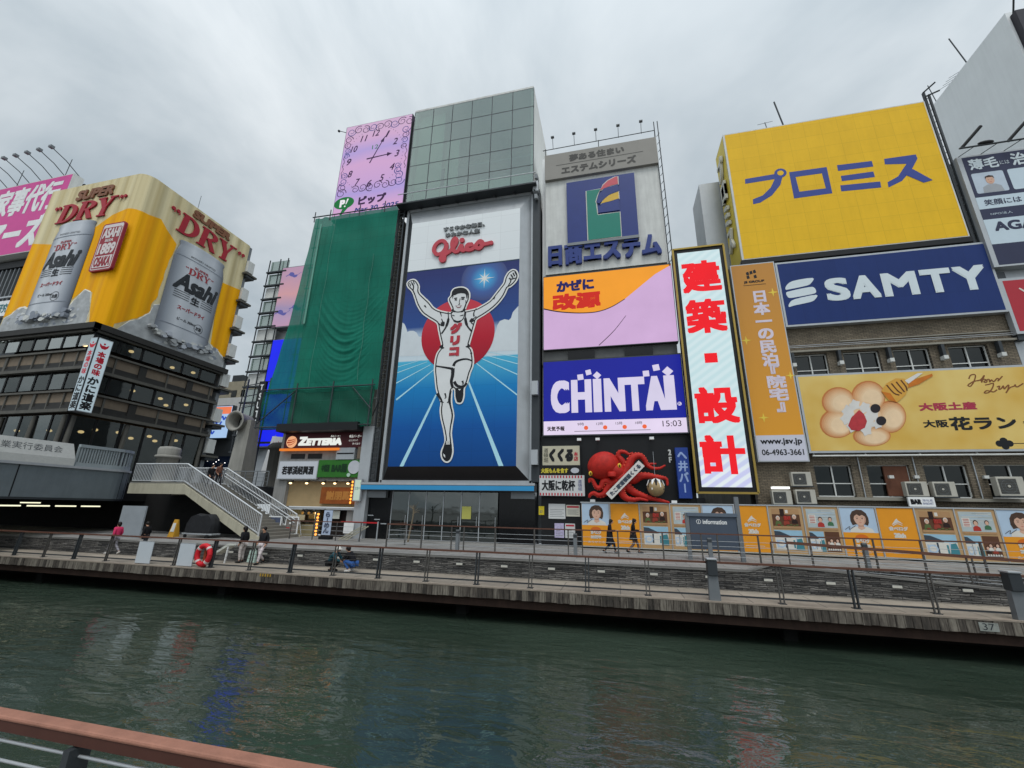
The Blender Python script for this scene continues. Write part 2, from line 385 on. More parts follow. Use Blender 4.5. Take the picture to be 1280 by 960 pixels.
# paving with joints
def paved(name, c1, c2, mort, sx, row, bw, bump=.25, rough=.8, off=.5, ms=.012):
    k = NB(name); tcn = k.new('ShaderNodeTexCoord'); mp = k.new('ShaderNodeMapping'); mp.inputs['Scale'].default_value = sx
    k.link(tcn.outputs['Object'], mp.inputs[0])
    br = k.new('ShaderNodeTexBrick', Scale=1.0); br.offset = off
    br.inputs['Color1'].default_value = lin(c1); br.inputs['Color2'].default_value = lin(c2); br.inputs['Mortar'].default_value = lin(mort)
    br.inputs['Mortar Size'].default_value = ms; br.inputs['Row Height'].default_value = row; br.inputs['Brick Width'].default_value = bw
    k.link(mp.outputs[0], br.inputs['Vector'])
    nz = k.new('ShaderNodeTexNoise', Scale=.7, Detail=8, Roughness=.7); k.link(tcn.outputs['Object'], nz.inputs['Vector'])
    mr = k.new('ShaderNodeMapRange'); mr.inputs[1].default_value = .3; mr.inputs[2].default_value = .7; mr.inputs[3].default_value = .62; mr.inputs[4].default_value = 1.12
    k.link(nz.outputs['Fac'], mr.inputs[0])
    v = k.new('ShaderNodeVectorMath', operation='SCALE'); k.link(br.outputs['Color'], v.inputs[0]); k.link(mr.outputs[0], v.inputs['Scale'])
    k.link(v.outputs[0], k.b.inputs['Base Color']); k.b.inputs['Roughness'].default_value = rough
    nb = k.new('ShaderNodeTexNoise', Scale=22, Detail=4); k.link(tcn.outputs['Object'], nb.inputs['Vector'])
    s_ = k.new('ShaderNodeMath', operation='SUBTRACT'); k.link(nb.outputs['Fac'], s_.inputs[0]); k.link(br.outputs['Fac'], s_.inputs[1])
    bp = k.new('ShaderNodeBump', Strength=bump, Distance=.03); k.link(s_.outputs[0], bp.inputs['Height']); k.link(bp.outputs[0], k.b.inputs['Normal'])
    return k.m
paving = paved('grey_paving', '#908e8a', '#807e7b', '#595855', (1, 1, 1), .6, .9)
deckpave = paved('pale_deck_paving', '#a39889', '#958b7e', '#6e675e', (1, 1, 1), 3.0, 2.04, ms=.02)
def swap_xz(name, **kw): pass
def walltex(name, c1, c2, mort, row, bw, ms=.02, bump=.5, rough=.85, dirt=(.55, 1.15), alongy=False, nscale=.9, warp=.04):
    """blocks on an upright face (runs along x, or y)"""
    k = NB(name); tcn = k.new('ShaderNodeTexCoord'); sx = k.new('ShaderNodeSeparateXYZ'); cx = k.new('ShaderNodeCombineXYZ')
    k.link(tcn.outputs['Object'], sx.inputs[0]); k.link(sx.outputs[1 if alongy else 0], cx.inputs[0]); k.link(sx.outputs[2], cx.inputs[1])
    nd = k.new('ShaderNodeTexNoise', Scale=3, Detail=2); k.link(tcn.outputs['Object'], nd.inputs['Vector'])
    ad = k.new('ShaderNodeVectorMath', operation='SCALE'); k.link(nd.outputs['Color'], ad.inputs[0]); ad.inputs['Scale'].default_value = warp
    a2 = k.new('ShaderNodeVectorMath', operation='ADD'); k.link(cx.outputs[0], a2.inputs[0]); k.link(ad.outputs[0], a2.inputs[1])
    br = k.new('ShaderNodeTexBrick', Scale=1.0)
    br.inputs['Color1'].default_value = lin(c1); br.inputs['Color2'].default_value = lin(c2); br.inputs['Mortar'].default_value = lin(mort)
    br.inputs['Mortar Size'].default_value = ms; br.inputs['Row Height'].default_value = row; br.inputs['Brick Width'].default_value = bw
    k.link(a2.outputs[0], br.inputs['Vector'])
    nz = k.new('ShaderNodeTexNoise', Scale=nscale, Detail=8, Roughness=.75); k.link(tcn.outputs['Object'], nz.inputs['Vector'])
    mr = k.new('ShaderNodeMapRange'); mr.inputs[1].default_value = .3; mr.inputs[2].default_value = .7; mr.inputs[3].default_value = dirt[0]; mr.inputs[4].default_value = dirt[1]
    k.link(nz.outputs['Fac'], mr.inputs[0])
    v = k.new('ShaderNodeVectorMath', operation='SCALE'); k.link(br.outputs['Color'], v.inputs[0]); k.link(mr.outputs[0], v.inputs['Scale'])
    k.link(v.outputs[0], k.b.inputs['Base Color']); k.b.inputs['Roughness'].default_value = rough
    nb = k.new('ShaderNodeTexNoise', Scale=9, Detail=6); k.link(tcn.outputs['Object'], nb.inputs['Vector'])
    s_ = k.new('ShaderNodeMath', operation='SUBTRACT'); k.link(nb.outputs['Fac'], s_.inputs[0]); k.link(br.outputs['Fac'], s_.inputs[1])
    bp = k.new('ShaderNodeBump', Strength=bump, Distance=.06); k.link(s_.outputs[0], bp.inputs['Height']); k.link(bp.outputs[0], k.b.inputs['Normal'])
    return k.m
ledgestone = walltex('ledgestone', '#75726e', '#2c2c2d', '#121212', .07, .55, .010, 1.0, dirt=(.30, 1.35), nscale=1.7, warp=.11)
brick = walltex('brown_brick', '#827663', '#6f6454', '#4a4339', .085, .26, .012, .6, dirt=(.55, 1.2), nscale=.6)
# planks of the deck edge: weathered timber
def plankmat():
    k = NB('weathered_plank'); tcn = k.new('ShaderNodeTexCoord'); sx = k.new('ShaderNodeSeparateXYZ'); k.link(tcn.outputs['Object'], sx.inputs[0])
    dv = k.new('ShaderNodeMath', operation='DIVIDE'); k.link(sx.outputs[0], dv.inputs[0]); dv.inputs[1].default_value = .21
    fl = k.new('ShaderNodeMath', operation='FLOOR'); k.link(dv.outputs[0], fl.inputs[0])
    wn = k.new('ShaderNodeTexWhiteNoise', noise_dimensions='1D'); k.link(fl.outputs[0], wn.inputs['W'])
    mp = k.new('ShaderNodeMapping'); mp.inputs['Scale'].default_value = (14, 4, 2.2); k.link(tcn.outputs['Object'], mp.inputs[0])
    nz = k.new('ShaderNodeTexNoise', Scale=1.2, Detail=7, Roughness=.7); k.link(mp.outputs[0], nz.inputs['Vector'])
    ml = k.new('ShaderNodeMath', operation='MULTIPLY_ADD'); k.link(wn.outputs['Value'], ml.inputs[0]); ml.inputs[1].default_value = .38; k.link(nz.outputs['Fac'], ml.inputs[2])
    rr = k.new('ShaderNodeValToRGB'); k.link(ml.outputs[0], rr.inputs[0]); e = rr.color_ramp.elements
    e[0].position = .38; e[0].color = lin('#1d1a17'); e[1].position = .98; e[1].color = lin('#7d766b'); e.new(.64).color = lin('#463f38')
    k.link(rr.outputs[0], k.b.inputs['Base Color']); k.b.inputs['Roughness'].default_value = .85
    return k.m
plank = plankmat()
# ================================================================== water
def watermat():
    k = NB('canal_water'); b = k.b
    b.inputs['Roughness'].default_value = .02; b.inputs['IOR'].default_value = 1.38; b.inputs['Specular IOR Level'].default_value = .6
    tcn = k.new('ShaderNodeTexCoord')
    nz = k.new('ShaderNodeTexNoise', Scale=.12, Detail=4); k.link(tcn.outputs['Object'], nz.inputs['Vector'])
    rr = k.new('ShaderNodeValToRGB'); k.link(nz.outputs['Fac'], rr.inputs[0])
    rr.color_ramp.elements[0].position = .35; rr.color_ramp.elements[0].color = lin('#2a362d')
    rr.color_ramp.elements[1].position = .7; rr.color_ramp.elements[1].color = lin('#3a463c')
    k.link(rr.outputs[0], b.inputs['Base Color'])
    hs = []
    for sc, rot, st, det in (((.38, .80, 1), .45, 1.0, 2), ((1.3, 2.8, 1), -.30, .46, 3), ((6, 10, 1), .2, .04, 2)):
        mp = k.new('ShaderNodeMapping'); mp.inputs['Scale'].default_value = sc; mp.inputs['Rotation'].default_value = (0, 0, rot); k.link(tcn.outputs['Object'], mp.inputs[0])
        n = k.new('ShaderNodeTexNoise', Scale=1.0, Detail=det, Roughness=.5, Distortion=.6); k.link(mp.outputs[0], n.inputs['Vector'])
        mu = k.new('ShaderNodeMath', operation='MULTIPLY'); k.link(n.outputs['Fac'], mu.inputs[0]); mu.inputs[1].default_value = st; hs.append(mu.outputs[0])
    a = k.new('ShaderNodeMath', operation='ADD'); k.link(hs[0], a.inputs[0]); k.link(hs[1], a.inputs[1])
    a2 = k.new('ShaderNodeMath', operation='ADD'); k.link(a.outputs[0], a2.inputs[0]); k.link(hs[2], a2.inputs[1])
    bp = k.new('ShaderNodeBump', Strength=.42, Distance=.16); k.link(a2.outputs[0], bp.inputs['Height']); k.link(bp.outputs[0], b.inputs['Normal'])
    return k.m
WZ = -1.9
struct(MB().add([(-400, -1.5, WZ), (300, -1.5, WZ), (300, 18.6, WZ), (-400, 18.6, WZ)], [(0, 1, 2, 3)], watermat()).build('water'))
# ================================================================== ground, quays and decks
asphalt = mat('street_asphalt', '#47484a', .9, var=.15, bump=.3, bs=60)
STZ = 3.25      # level of the bridge and the shopping street
struct(MB().box(-700, -25.6, 25.6, 700, 2.0, STZ, asphalt).box(-25.6, 700, 41, 700, -1, STZ, asphalt).build('street'))
struct(MB().box(-700, 700, -400, 1.6, -4, .28, paving).build('near_bank_pavement'))
wk = MB().box(-75, 5.0, 18.62, 27, -1.2, 0, paving)
wk.box(5.0, 60, 20.4, 27, -1.2, 0, paving)
struct(wk.build('canal_pavement'))
# lower boardwalk
DZ, DE = -.7, 15.95
bw_ = MB().box(-75, 60, DE, 18.62, DZ-.16, DZ, deckpave)
deck = struct(bw_.build('boardwalk_path'))
fb = MB(); x = -75.0
while x < 60:
    jz = random.uniform(-.012, .012)
    fb.box(x, x+.195, DE-.06-random.uniform(0, .012), DE-.005, DZ-.36+jz, DZ-.035+jz*.5, plank); x += .21
fb.build('plank_edge', deck)
MB().box(-75, 60, DE-.075, DE+.1, DZ-.03, DZ+.012, mat('deck_nosing', '#8b8074', .8, var=.2, vs=3)).build('nosing', deck)
MB().box(-75, 60, DE+.12, DE+.42, DZ-.66, DZ-.3, rust).build('edge_beam', deck)
for i in range(12):
    x = -74+i*11.3
    MB().box(x, x+.4, DE+1.1, DE+1.5, -4, DZ-.6, near_black).build('support_pier', deck)
MB().box(-75, 60, 18.3, 18.55, -4, DZ-.2, near_black).build('quay_face', deck)
# ------------------------------------------------------------------ stone wall with ramp behind it
wl = thing('stone_wall', 'dark rough ledgestone retaining wall between boardwalk and upper walkway', 'wall', (0, 18.6, DZ))
M = MB()
top = [(-75, 0.0), (4.6, 0.0), (5.4, .26), (14.5, -.34), (20, -.68)]
for (xa, za), (xb, zb) in zip(top[:-1], top[1:]):
    M.add([(xa, 18.4, DZ), (xb, 18.4, DZ), (xb, 18.4, zb-.06), (xa, 18.4, za-.06), (xa, 18.62, DZ), (xb, 18.62, DZ), (xb, 18.62, zb-.06), (xa, 18.62, za-.06)],
          [(0, 1, 2, 3), (7, 6, 5, 4), (3, 2, 6, 7)], ledgestone)
M.build('wall', wl)
M = MB()
cop = mat('coping_stone', '#6f6e6b', .8, var=.15, vs=2)
for (xa, za), (xb, zb) in zip(top[:-1], top[1:]):
    M.bar((xa, 18.51, za-.03), (xb, 18.51, zb-.03), .3, .065, cop)
M.build('coping', wl)
rmp = MB(); RA = [(5.0, .0), (20, -.7)]
rmp.add([(5, 18.62, 0), (20, 18.62, -.7), (20, 20.2, -.7), (5, 20.2, 0)], [(0, 1, 2, 3)], paving)
struct(rmp.build('ramp_pavement'))
w2 = thing('stone_wall', 'low dark stone wall along the back of the sloping ramp', 'wall', (12, 20.3, -.7))
MB().box(5.0, 60, 20.2, 20.398, -.72, -.002, ledgestone).build('wall', w2)
lampm = mat('wall_lamp_lens', '#b9b7ae', .4, var=.05)
for i in range(17):
    x = -20.5+i*1.98
    t = tag(MB().box(x-.14, x+.14, 18.36, 18.398, -.33, -.25, lampm).box(x-.16, x+.16, 18.385, 18.399, -.35, -.23, dgrey).build('wall_lamp'),
        'small white step lamp set in the dark stone wall above the boardwalk', 'lamp', 'step lamps in the stone wall')
# ------------------------------------------------------------------ canal side railing (boardwalk)
rl = thing('railing', 'long brown topped railing with paired posts along the edge of the boardwalk', 'railing', (-8, 16.25, DZ))
RTZ = .43
MB().bar((-44, 16.25, RTZ), (22, 16.25, RTZ), .11, .06, wood).build('top_rail', rl)
MB().bar((-44, 16.25, DZ+.14), (22, 16.25, DZ+.14), .03, .05, dgrey).build('bottom_rail', rl)
for k_ in range(5):
    MB().tube([(-44, 16.25, DZ+.3+k_*.16), (22, 16.25, DZ+.3+k_*.16)], .007, steel, 5).build('cable', rl)
for i in range(-17, 16):
    x = -9.2+i*2.02
    big = i % 2 == 0
    for o_ in ((-.055, .055)):
        MB().bar((x+o_, 16.22, DZ), (x+o_+.02, 16.27, RTZ-.02), .035, .10 if big else .05, dgrey if big else steel, up=Y3).box(x+o_-.05, x+o_+.05, 16.15, 16.35, DZ, DZ+.02, dgrey).build('post', rl)
# stone-like grey lamp bollards on the edge
for (x, lab) in ((2.95, 'grey box bollard lamp on the boardwalk edge nearest the information shutter'), (10.9, 'grey box bollard lamp on the boardwalk edge beside the painted number')):
    b_ = thing('bollard_lamp', lab, 'bollard', (x, 16.12, DZ), 'bollard lamps on the boardwalk edge')
    MB().add([(x-.17, 16.0, DZ), (x+.17, 16.0, DZ), (x+.17, 16.2, DZ), (x-.17, 16.2, DZ), (x-.13, 16.02, .35), (x+.13, 16.02, .35), (x+.13, 16.2, .35), (x-.13, 16.2, .35)],
             [(0, 1, 5, 4), (1, 2, 6, 5), (2, 3, 7, 6), (3, 0, 4, 7)], grey).build('post', b_)
    MB().box(x-.15, x+.15, 15.93, 16.24, .05, .52, dgrey).build('lamp_box', b_, .02)
    MB().box(x-.16, x+.16, 15.9, 16.26, .525, .58, lgrey).build('cap', b_, .015)
# ------------------------------------------------------------------ upper railing
ur = thing('railing', 'long steel railing with wires and brown handrail along the upper walkway', 'railing', (0, 20.6, 0))
UY = 20.6
MB().bar((-11.4, UY, 1.14), (26, UY, 1.14), .09, .05, wood).build('handrail', ur)
for z in (.25, .45, .65, .85): MB().tube([(-11.4, UY, z), (26, UY, z)], .009, lgrey, 5).build('cable', ur)
for i in range(20):
    x = -11.4+i*1.9
    q = MB()
    if i % 3 == 2:
        for s_ in (-.32, .32): MB().bar((x+s_, UY, 0), (x+s_, UY, 1.12), .05, .06, steel, up=Y3).build('post', ur)
        MB().box(x-.08, x+.08, UY-.06, UY+.08, 0, .98, grey).box(x-.085, x+.085, UY-.065, UY+.085, .8, .93, dgrey).build('light_post', ur)
    else:
        q.bar((x, UY, 0), (x, UY, 1.12), .06, .06, steel, up=Y3); q.box(x-.07, x+.07, UY-.07, UY+.07, 0, .015, steel); q.build('post', ur)
# return of the railing at its left end
q = MB(); q.bar((-11.4, UY, 1.14), (-11.4, 22.6, 1.14), .09, .05, wood).bar((-11.4, 22.6, 0), (-11.4, 22.6, 1.12), .06, .06, steel, up=Y3)
for z in (.3, .6, .85): q.tube([(-11.4, UY, z), (-11.4, 22.6, z)], .009, lgrey, 5)
q.build('end_return', ur)
# ramp railings
for yy, x0, lab in ((18.75, 5.6, 'grey wire railing running down the front of the ramp'), (20.1, 6.6, 'brown topped wire railing running down the back of the ramp')):
    r2 = thing('ramp_railing', lab, 'railing', (x0, yy, 0))
    f = lambda x: -(x-5)*.7/15
    MB().bar((x0, yy, f(x0)+1.02), (20, yy, f(20)+1.02), .08, .05, wood).build('handrail', r2)
    for z in (.25, .5, .75): MB().tube([(x0, yy, f(x0)+z), (20, yy, f(20)+z)], .009, lgrey, 5).build('cable', r2)
    for i in range(5):
        x = x0+i*3.0
        MB().bar((x, yy, f(x)), (x, yy, f(x)+1.0), .04, .05, steel, up=Y3).build('post', r2)
# left end: open low railing in front of the shop
r3 = thing('railing', 'short thin railing with light top bar before the noodle shop door', 'railing', (-16, 23.4, 0))
q = MB(); q.bar((-19.6, 23.4, 1.05), (-14.6, 23.4, 1.05), .06, .05, wood)
q.build('handrail', r3)
for x in (-19.5, -17.9, -16.3, -14.7): MB().bar((x, 23.4, 0), (x, 23.4, 1.03), .04, .05, steel, up=Y3).build('post', r3)
for z in (.3, .55, .8): MB().tube([(-19.5, 23.4, z), (-14.7, 23.4, z)], .008, lgrey, 5).build('cable', r3)
# ------------------------------------------------------------------ railing in front of the camera
nr = thing('railing', 'pinkish brown flat topped railing with dark stanchion and steel wires on the near bank', 'railing', (-2, 1.08, .28))
MB().box(-30, 6, 1.058, 1.10, 1.388, 1.40, pinkrail).build('top_rail', nr, .005)
MB().box(-30, 6, 1.062, 1.096, 1.362, 1.3875, darkrail).build('under_rail', nr)
for i in range(-8, 3):
    x = -1.46+i*1.9
    MB().bar((x, 1.075, .28), (x, 1.075, 1.357), .022, .055, dgrey, up=Y3).bar((x-.04, 1.075, 1.3), (x-.005, 1.075, 1.18), .02, .03, dgrey).bar((x+.04, 1.075, 1.3), (x+.005, 1.075, 1.18), .02, .03, dgrey).build('stanchion', nr)
for z in (1.335, 1.29, 1.22, 1.13, 1.03, .92): MB().tube([(-30, 1.075, z), (6, 1.075, z)], .004, lgrey, 6).build('wire', nr)
# ================================================================== bridge
br = thing('bridge', 'broad grey panelled bridge with rounded end crossing the canal', 'bridge', (-33, 18, 0))
panelm = mat('bridge_panel', '#6a7377', .5, .2, var=.10, streak=.12)
bx = -32.0
def bridge_path(off):
    P = [(bx+off, y) for y in (-6, 2, 10, 14, 17, 21.4)]
    r = 1.7+off
    for i in range(1, 9):
        a = R(90*i/9*.98)
        P.append((bx-1.7+r*math.cos(a), 21.4+r*math.sin(a)))
    return P
def wallstrip(M, P, z0, z1, m_, smooth=False):
    for (xa, ya), (xb, yb) in zip(P[:-1], P[1:]):
        M.add([(xa, ya, z0), (xb, yb, z0), (xb, yb, z1), (xa, ya, z1)], [(0, 1, 2, 3)], m_, smooth)
    return M
P0 = bridge_path(0)
M = MB(); wallstrip(M, P0, 2.12, 3.86, panelm); wallstrip(M, bridge_path(-.02), 2.0, 2.13, dgrey); M.build('side_panel', br)
M = MB()                                                 # joints between panels
for i in range(17):
    y = -5+i*1.35
    if y < 21.2: M.box(bx+.001, bx+.006, y, y+.06, 2.13, 3.85, black)
for k_ in (7, 9, 11, 13):
    x_, y_ = P0[k_]; M.box(x_-.012, x_+.012, y_-.012, y_+.012, 2.13, 3.85, black)
M.build('panel_joint', br)
M = MB(); PA, PB = bridge_path(.10), bridge_path(-.35)
for i in range(len(PA)-1):
    a, b, c_, d_ = PA[i], PA[i+1], PB[i+1], PB[i]
    for z0, z1 in ((3.86, 4.0),):
        M.add([(a[0], a[1], z0), (b[0], b[1], z0), (b[0], b[1], z1), (a[0], a[1], z1), (c_[0], c_[1], z1), (d_[0], d_[1], z1), (d_[0], d_[1], z0), (c_[0], c_[1], z0)],
              [(0, 1, 2, 3), (3, 2, 4, 5), (0, 6, 7, 1)], lgrey)
M.build('ledge', br)
# deck body
MB().box(-56, bx-.4, -6, 21.4, 2.02, STZ, near_black).box(-56, -33.8, 21.4, 25.59, 2.02, STZ, near_black).build('deck_body', br)
MB().box(-56, bx-.42, -6, 21.4, STZ+.003, STZ+.02, asphalt).box(-56, -33.8, 21.41, 25.59, STZ+.003, STZ+.02, asphalt).build('road_deck', br)
# white stone name parapet and balusters
stone = mat('white_granite', '#b9bab6', .7, var=.08, vs=6, bump=.2, bs=60)
M = MB(); M.box(-32.3, -31.9, -6, 19.0, 4.001, 4.42, stone)
M.add([(-31.92, -6, 4.42), (-31.92, 19, 4.42), (-32.1, 18.8, 5.3), (-32.1, -6, 5.3), (-32.5, -6, 4.42), (-32.5, 19, 4.42), (-32.4, 18.8, 5.3), (-32.4, -6, 5.3)],
      [(0, 1, 2, 3), (3, 2, 6, 7), (1, 5, 6, 2), (4, 7, 6, 5)], stone)
M.build('name_parapet', br)
fs = Fr((-31.92, 0, 4.42), Y3, Vector((-.2, 0, .98)).normalized(), Vector((.98, 0, .2)))
carve = mat('carved_letters', '#55585a', .8, var=.1)
M = MB(); M.text(fs, '道頓堀川水辺活性化事業実行委員会', (11.0, .26, 18.3, .66), carve, .006); M.build('lettering', br)
balm = mat('grey_green_baluster', '#98a1a3', .5, .3, var=.1)
M = MB(); PP = [Vector((x_, y_, 0)) for x_, y_ in bridge_path(-.12) if y_ >= 19.2]
PP = [Vector((bx-.12, 19.15, 0))]+PP
for a, b in zip(PP[:-1], PP[1:]):
    M.bar(a+Z3*5.24, b+Z3*5.24, .2, .18, balm); M.bar(a+Z3*4.12, b+Z3*4.12, .16, .24, balm)
    sd3 = (b-a).cross(Z3).normalized()*-.12; M.add([a+sd3+Z3*4.0, b+sd3+Z3*4.0, b+sd3+Z3*5.18, a+sd3+Z3*5.18], [(0, 1, 2, 3)], grey)
    n_ = max(1, int((b-a).length/.15))
    for i in range(n_):
        p = a.lerp(b, i/n_); M.bar(p+Z3*4.0, p+Z3*5.16, .08, .09, balm, up=Y3)
M.build('balustrade', br)
for i, y in enumerate((16.4, 17.8, 19.2, 20.6, 22.0)):
    MB().box(-35.1, -34.95, y, y+1.05, 1.58, 1.66, glow_tube).build('tube_light', br)
for i, y in enumerate((18.2, 20.2, 22.6)):
    MB().box(-42.1, -41.95, y, y+1.1, 1.72, 1.80, glow_tube).build('tube_light', br)
MB().box(-56, -34.7, 25.4, 25.6, -1, 2.02, near_black).build('abutment', br)
cap = thing('bridge_pillar', 'stout grey rounded stone pillar at the head of the stairs', 'pillar', (-30.6, 23.5, STZ))
M = MB(); M.lathe((-30.6, 23.5, STZ), [(.62, 0), (.62, 1.7), (.78, 1.72), (.78, 1.85), (.7, 1.9)], concrete, 12); M.build('shaft', cap)
M = MB(); M.lathe((-30.6, 23.5, STZ), [(.66, 1.9), (.68, 2.3), (.6, 2.46), (.3, 2.52)], concrete, 12); M.build('cap', cap)
# ================================================================== stairs
st = thing('staircase', 'outdoor staircase with white balustrades from the bridge down to the walkway', 'staircase', (-25, 23.5, 0))
cream = mat('cream_concrete', '#a9a491', .75, var=.12, streak=.22)
step = mat('stair_tread', '#7d7a72', .85, var=.15)
balw = mat('white_steel', '#c3c6c8', .4, .2, var=.06)
XT, XB = -26.9, -20.1; NS = 19
M = MB()
for i in range(NS):
    x0 = XT+(XB-XT)*i/NS; z = STZ*(1-(i+1)/NS)
    M.box(x0, x0+(XB-XT)/NS+.03, 22.12, 24.9, max(z-.25, 0), z+STZ/NS-.0, step)
M.build('steps', st)
MB().box(-31.5, XT, 22.12, 25.4, STZ-.45, STZ, concrete).build('landing', st)
for nm, y0, y1 in (('near', 21.95, 22.11), ('far', 24.91, 25.07)):
    M = MB()
    pts = [(-31.3, 2.5), (-26.5, 2.5), (-21.7, .15), (-21.4, 0), (-20.0, 0), (-20.0, .12), (-20.4, .14), (XT, STZ-.1), (-31.3, STZ-.1)]
    M.poly(FY(y0), pts, cream, -(y1-y0), 0)
    M.build('stringer', st)
    yc = (y0+y1)/2
    rp_ = [Vector((-31.25, yc, 4.42)), Vector((XT, yc, 4.40)), Vector((-20.5, yc, 1.38))]
    bp_ = [Vector((-31.25, yc, 3.34)), Vector((XT+.02, yc, 3.32)), Vector((-20.5, yc, .32))]
    M = MB()
    for a, b in zip(rp_[:-1], rp_[1:]): M.tube([a, b], .045, balw, 8)
    for a, b in zip(bp_[:-1], bp_[1:]): M.bar(a, b, .05, .05, balw)
    M.build('top_rail', st)
    M = MB()
    for (a, b), (a2, b2) in zip(zip(bp_[:-1], bp_[1:]), zip(rp_[:-1], rp_[1:])):
        n_ = int((b.x-a.x)/.13)
        for i in range(n_):
            f = i/n_; M.bar(a.lerp(b, f), a2.lerp(b2, f), .022, .03, balw, up=Y3)
    M.bar((-20.5, yc, .0), (-20.5, yc, 1.38), .06, .06, balw, up=Y3)
    M.build('balusters', st)
    if nm == 'far':
        M = MB(); M.tube([(XT, yc-.12, 4.05), (-20.5, yc-.12, 1.05)], .03, balw, 8); M.tube([(XT, yc-.12, 3.85), (-20.5, yc-.12, .85)], .025, balw, 8); M.build('handrail', st)
MB().box(-36.5, -24.2, 25.1, 25.39, 0, 3.0, near_black).build('back_wall', st)
# ================================================================== corner restaurant building with the big beer sign
AX, AY = -49.7, 28.0
AL, AB = -64.4, 42.3         # left end (x) and back end (y)
kb = thing('restaurant_building', 'dark timbered corner building with ribbon windows under the large beer sign', 'building', (AX, AY, STZ))
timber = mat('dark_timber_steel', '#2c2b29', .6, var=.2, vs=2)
ledge = mat('grey_ledge', '#595751', .6, .1, var=.18, streak=.2)
beige = mat('beige_panel', '#776a5b', .75, var=.15, vs=.9, streak=.12)
intr = mat('dark_interior', '#241d18', .9, var=.3)
core = MB().box(AL, AX-3.0, AY+3.0, AB, STZ, 37.3, intr).box(AL, AX-1.2, AY+1.2, AB-.2, 19.2, 37.3, intr)
core.build('wall', kb)
def storey(zw0, zw1, zp0, zp1, zl):
    """window strip zw0..zw1 above a panel strip zp0..zp1 above a ledge at zl, on both street faces"""
    M = MB(); M.box(AL, AX, AY, AY+.12, zp0, zp1, beige).box(AX-.12, AX, AY+.121, AB-.6, zp0, zp1, beige); M.build('spandrel', kb)
    MB().box(AL, AX-.01, AY-.03, AY-.001, zp0, zp0+.36, timber).build('recess_shade_strip', kb); MB().box(AX+.001, AX+.03, AY+.1, AB-.6, zp0, zp0+.36, timber).build('recess_shade_strip', kb)  # added dark strips stand in for the recess shade low on the panels
    M = MB(); M.box(AL, AX+.45, AY-.45, AY-.01, zl-.18, zl+.12, ledge).box(AX+.01, AX+.45, AY-.449, AB, zl-.181, zl+.119, ledge)
    M.box(AL, AX+.1, AY-.12, AY-.011, zp0-.4, zp0-.003, timber).box(AX+.012, AX+.12, AY-.12, AB, zp0-.4, zp0-.003, timber)
    M.box(AL, AX+.3, AY-.3, AY+.001, zp1+.003, zp1+.2, ledge).box(AX+.002, AX+.3, AY-.3, AB, zp1+.002, zp1+.199, ledge)
    M.build('ledge', kb)
    M = MB(); M.box(AL, AX-.2, AY+.2, AY+3.0, zl-.22, zl-.05, intr).box(AX-3.0, AX-.2, AY+3.0, AB-.6, zl-.22, zl-.05, intr); M.build('floor_slab', kb)
    M = MB()
    x = AX-1.2; k_ = 0
    while x > AL:
        wd = .34 if k_ % 3 == 2 else .13
        M.box(x-wd/2, x+wd/2, AY-.14, AY+.14, zl+.13, zp1, ledge)
        x -= 2.0; k_ += 1
    y = AY+2.4; k_ = 0
    while y < AB-.5:
        wd = .75 if k_ % 2 == 1 else .16
        M.box(AX-.14, AX+.14, y-wd/2, y+wd/2, zl+.13, zp1, ledge if k_ % 2 == 0 else timber)
        y += 2.7; k_ += 1
    M.build('strut', kb)
    # windows
    n_ = 7; st_ = (AX-AL)/n_
    for i in range(n_):
        x0, x1 = AL+i*st_, AL+(i+1)*st_
        f_ = MB().box(x0+.02, x0+.10, AY+.02, AY+.16, zw0, zw1, black).box(x1-.09, x1-.01, AY+.02, AY+.16, zw0, zw1, black).build('window', kb)
        MB().box(x0+.10, x1-.09, AY+.08, AY+.095, zw0, zw1, glass_sky if zw0 > 16 and i in (1, 4, 5, 6) else glass_mid if i % 2 else glass_dark).build('pane', f_)
    n_ = 6; st_ = (AB-.6-AY)/n_
    for i in range(n_):
        y0, y1 = AY+.15+i*st_, AY+.1+(i+1)*st_
        f_ = MB().box(AX-.16, AX-.02, y0+.0, y0+.09, zw0, zw1, black).box(AX-.16, AX-.02, y1-.09, y1-.0, zw0, zw1, black).build('window', kb)
        MB().box(AX-.095, AX-.08, y0+.09, y1-.09, zw0, zw1, glass_dark).build('pane', f_)
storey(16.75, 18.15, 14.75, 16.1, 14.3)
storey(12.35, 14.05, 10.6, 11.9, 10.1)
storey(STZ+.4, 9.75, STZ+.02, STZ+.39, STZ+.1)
M = MB(); M.box(AL, AX+.6, AY-.6, AY-.01, 18.35, 18.95, timber).box(AX+.001, AX+.6, AY-.601, AB+.4, 18.351, 18.951, timber)
M.box(AL, AX+.3, AY-.3, AY-.011, 18.13, 18.34, ledge).box(AX+.002, AX+.3, AY-.3, AB+.2, 18.13, 18.341, ledge); M.build('cornice', kb)
for y in (AY+.2, AY+4.9, AY+9.9, AB-.8):
    MB().tube([(AX+.2, y, STZ), (AX-.1, y+.3, 9.7)], .22, ledge, 8).build('column', kb)
for x in (AX-.4, AX-4.4, AX-9.0): MB().tube([(x, AY-.2, STZ), (x, AY+.05, 9.7)], .2, ledge, 8).build('column', kb)
for (y, z) in ((32, 17.6), (36.6, 17.3), (39.2, 17.5), (33.2, 13.5), (36.2, 13.4), (37, 12.8), (39.3, 13.4), (29.8, 8.4), (30.9, 8.8), (33, 8.9), (34.3, 8.5), (36.1, 9), (36.8, 8.6), (39.1, 9.0)):
    MB().ell((AX-.75, y, z), (.24, .24, .15), glow_warm, 10, 6).tube([(AX-.75, y, z+.1), (AX-.75, y, z+.7)], .015, black, 4).build('lamp', kb)
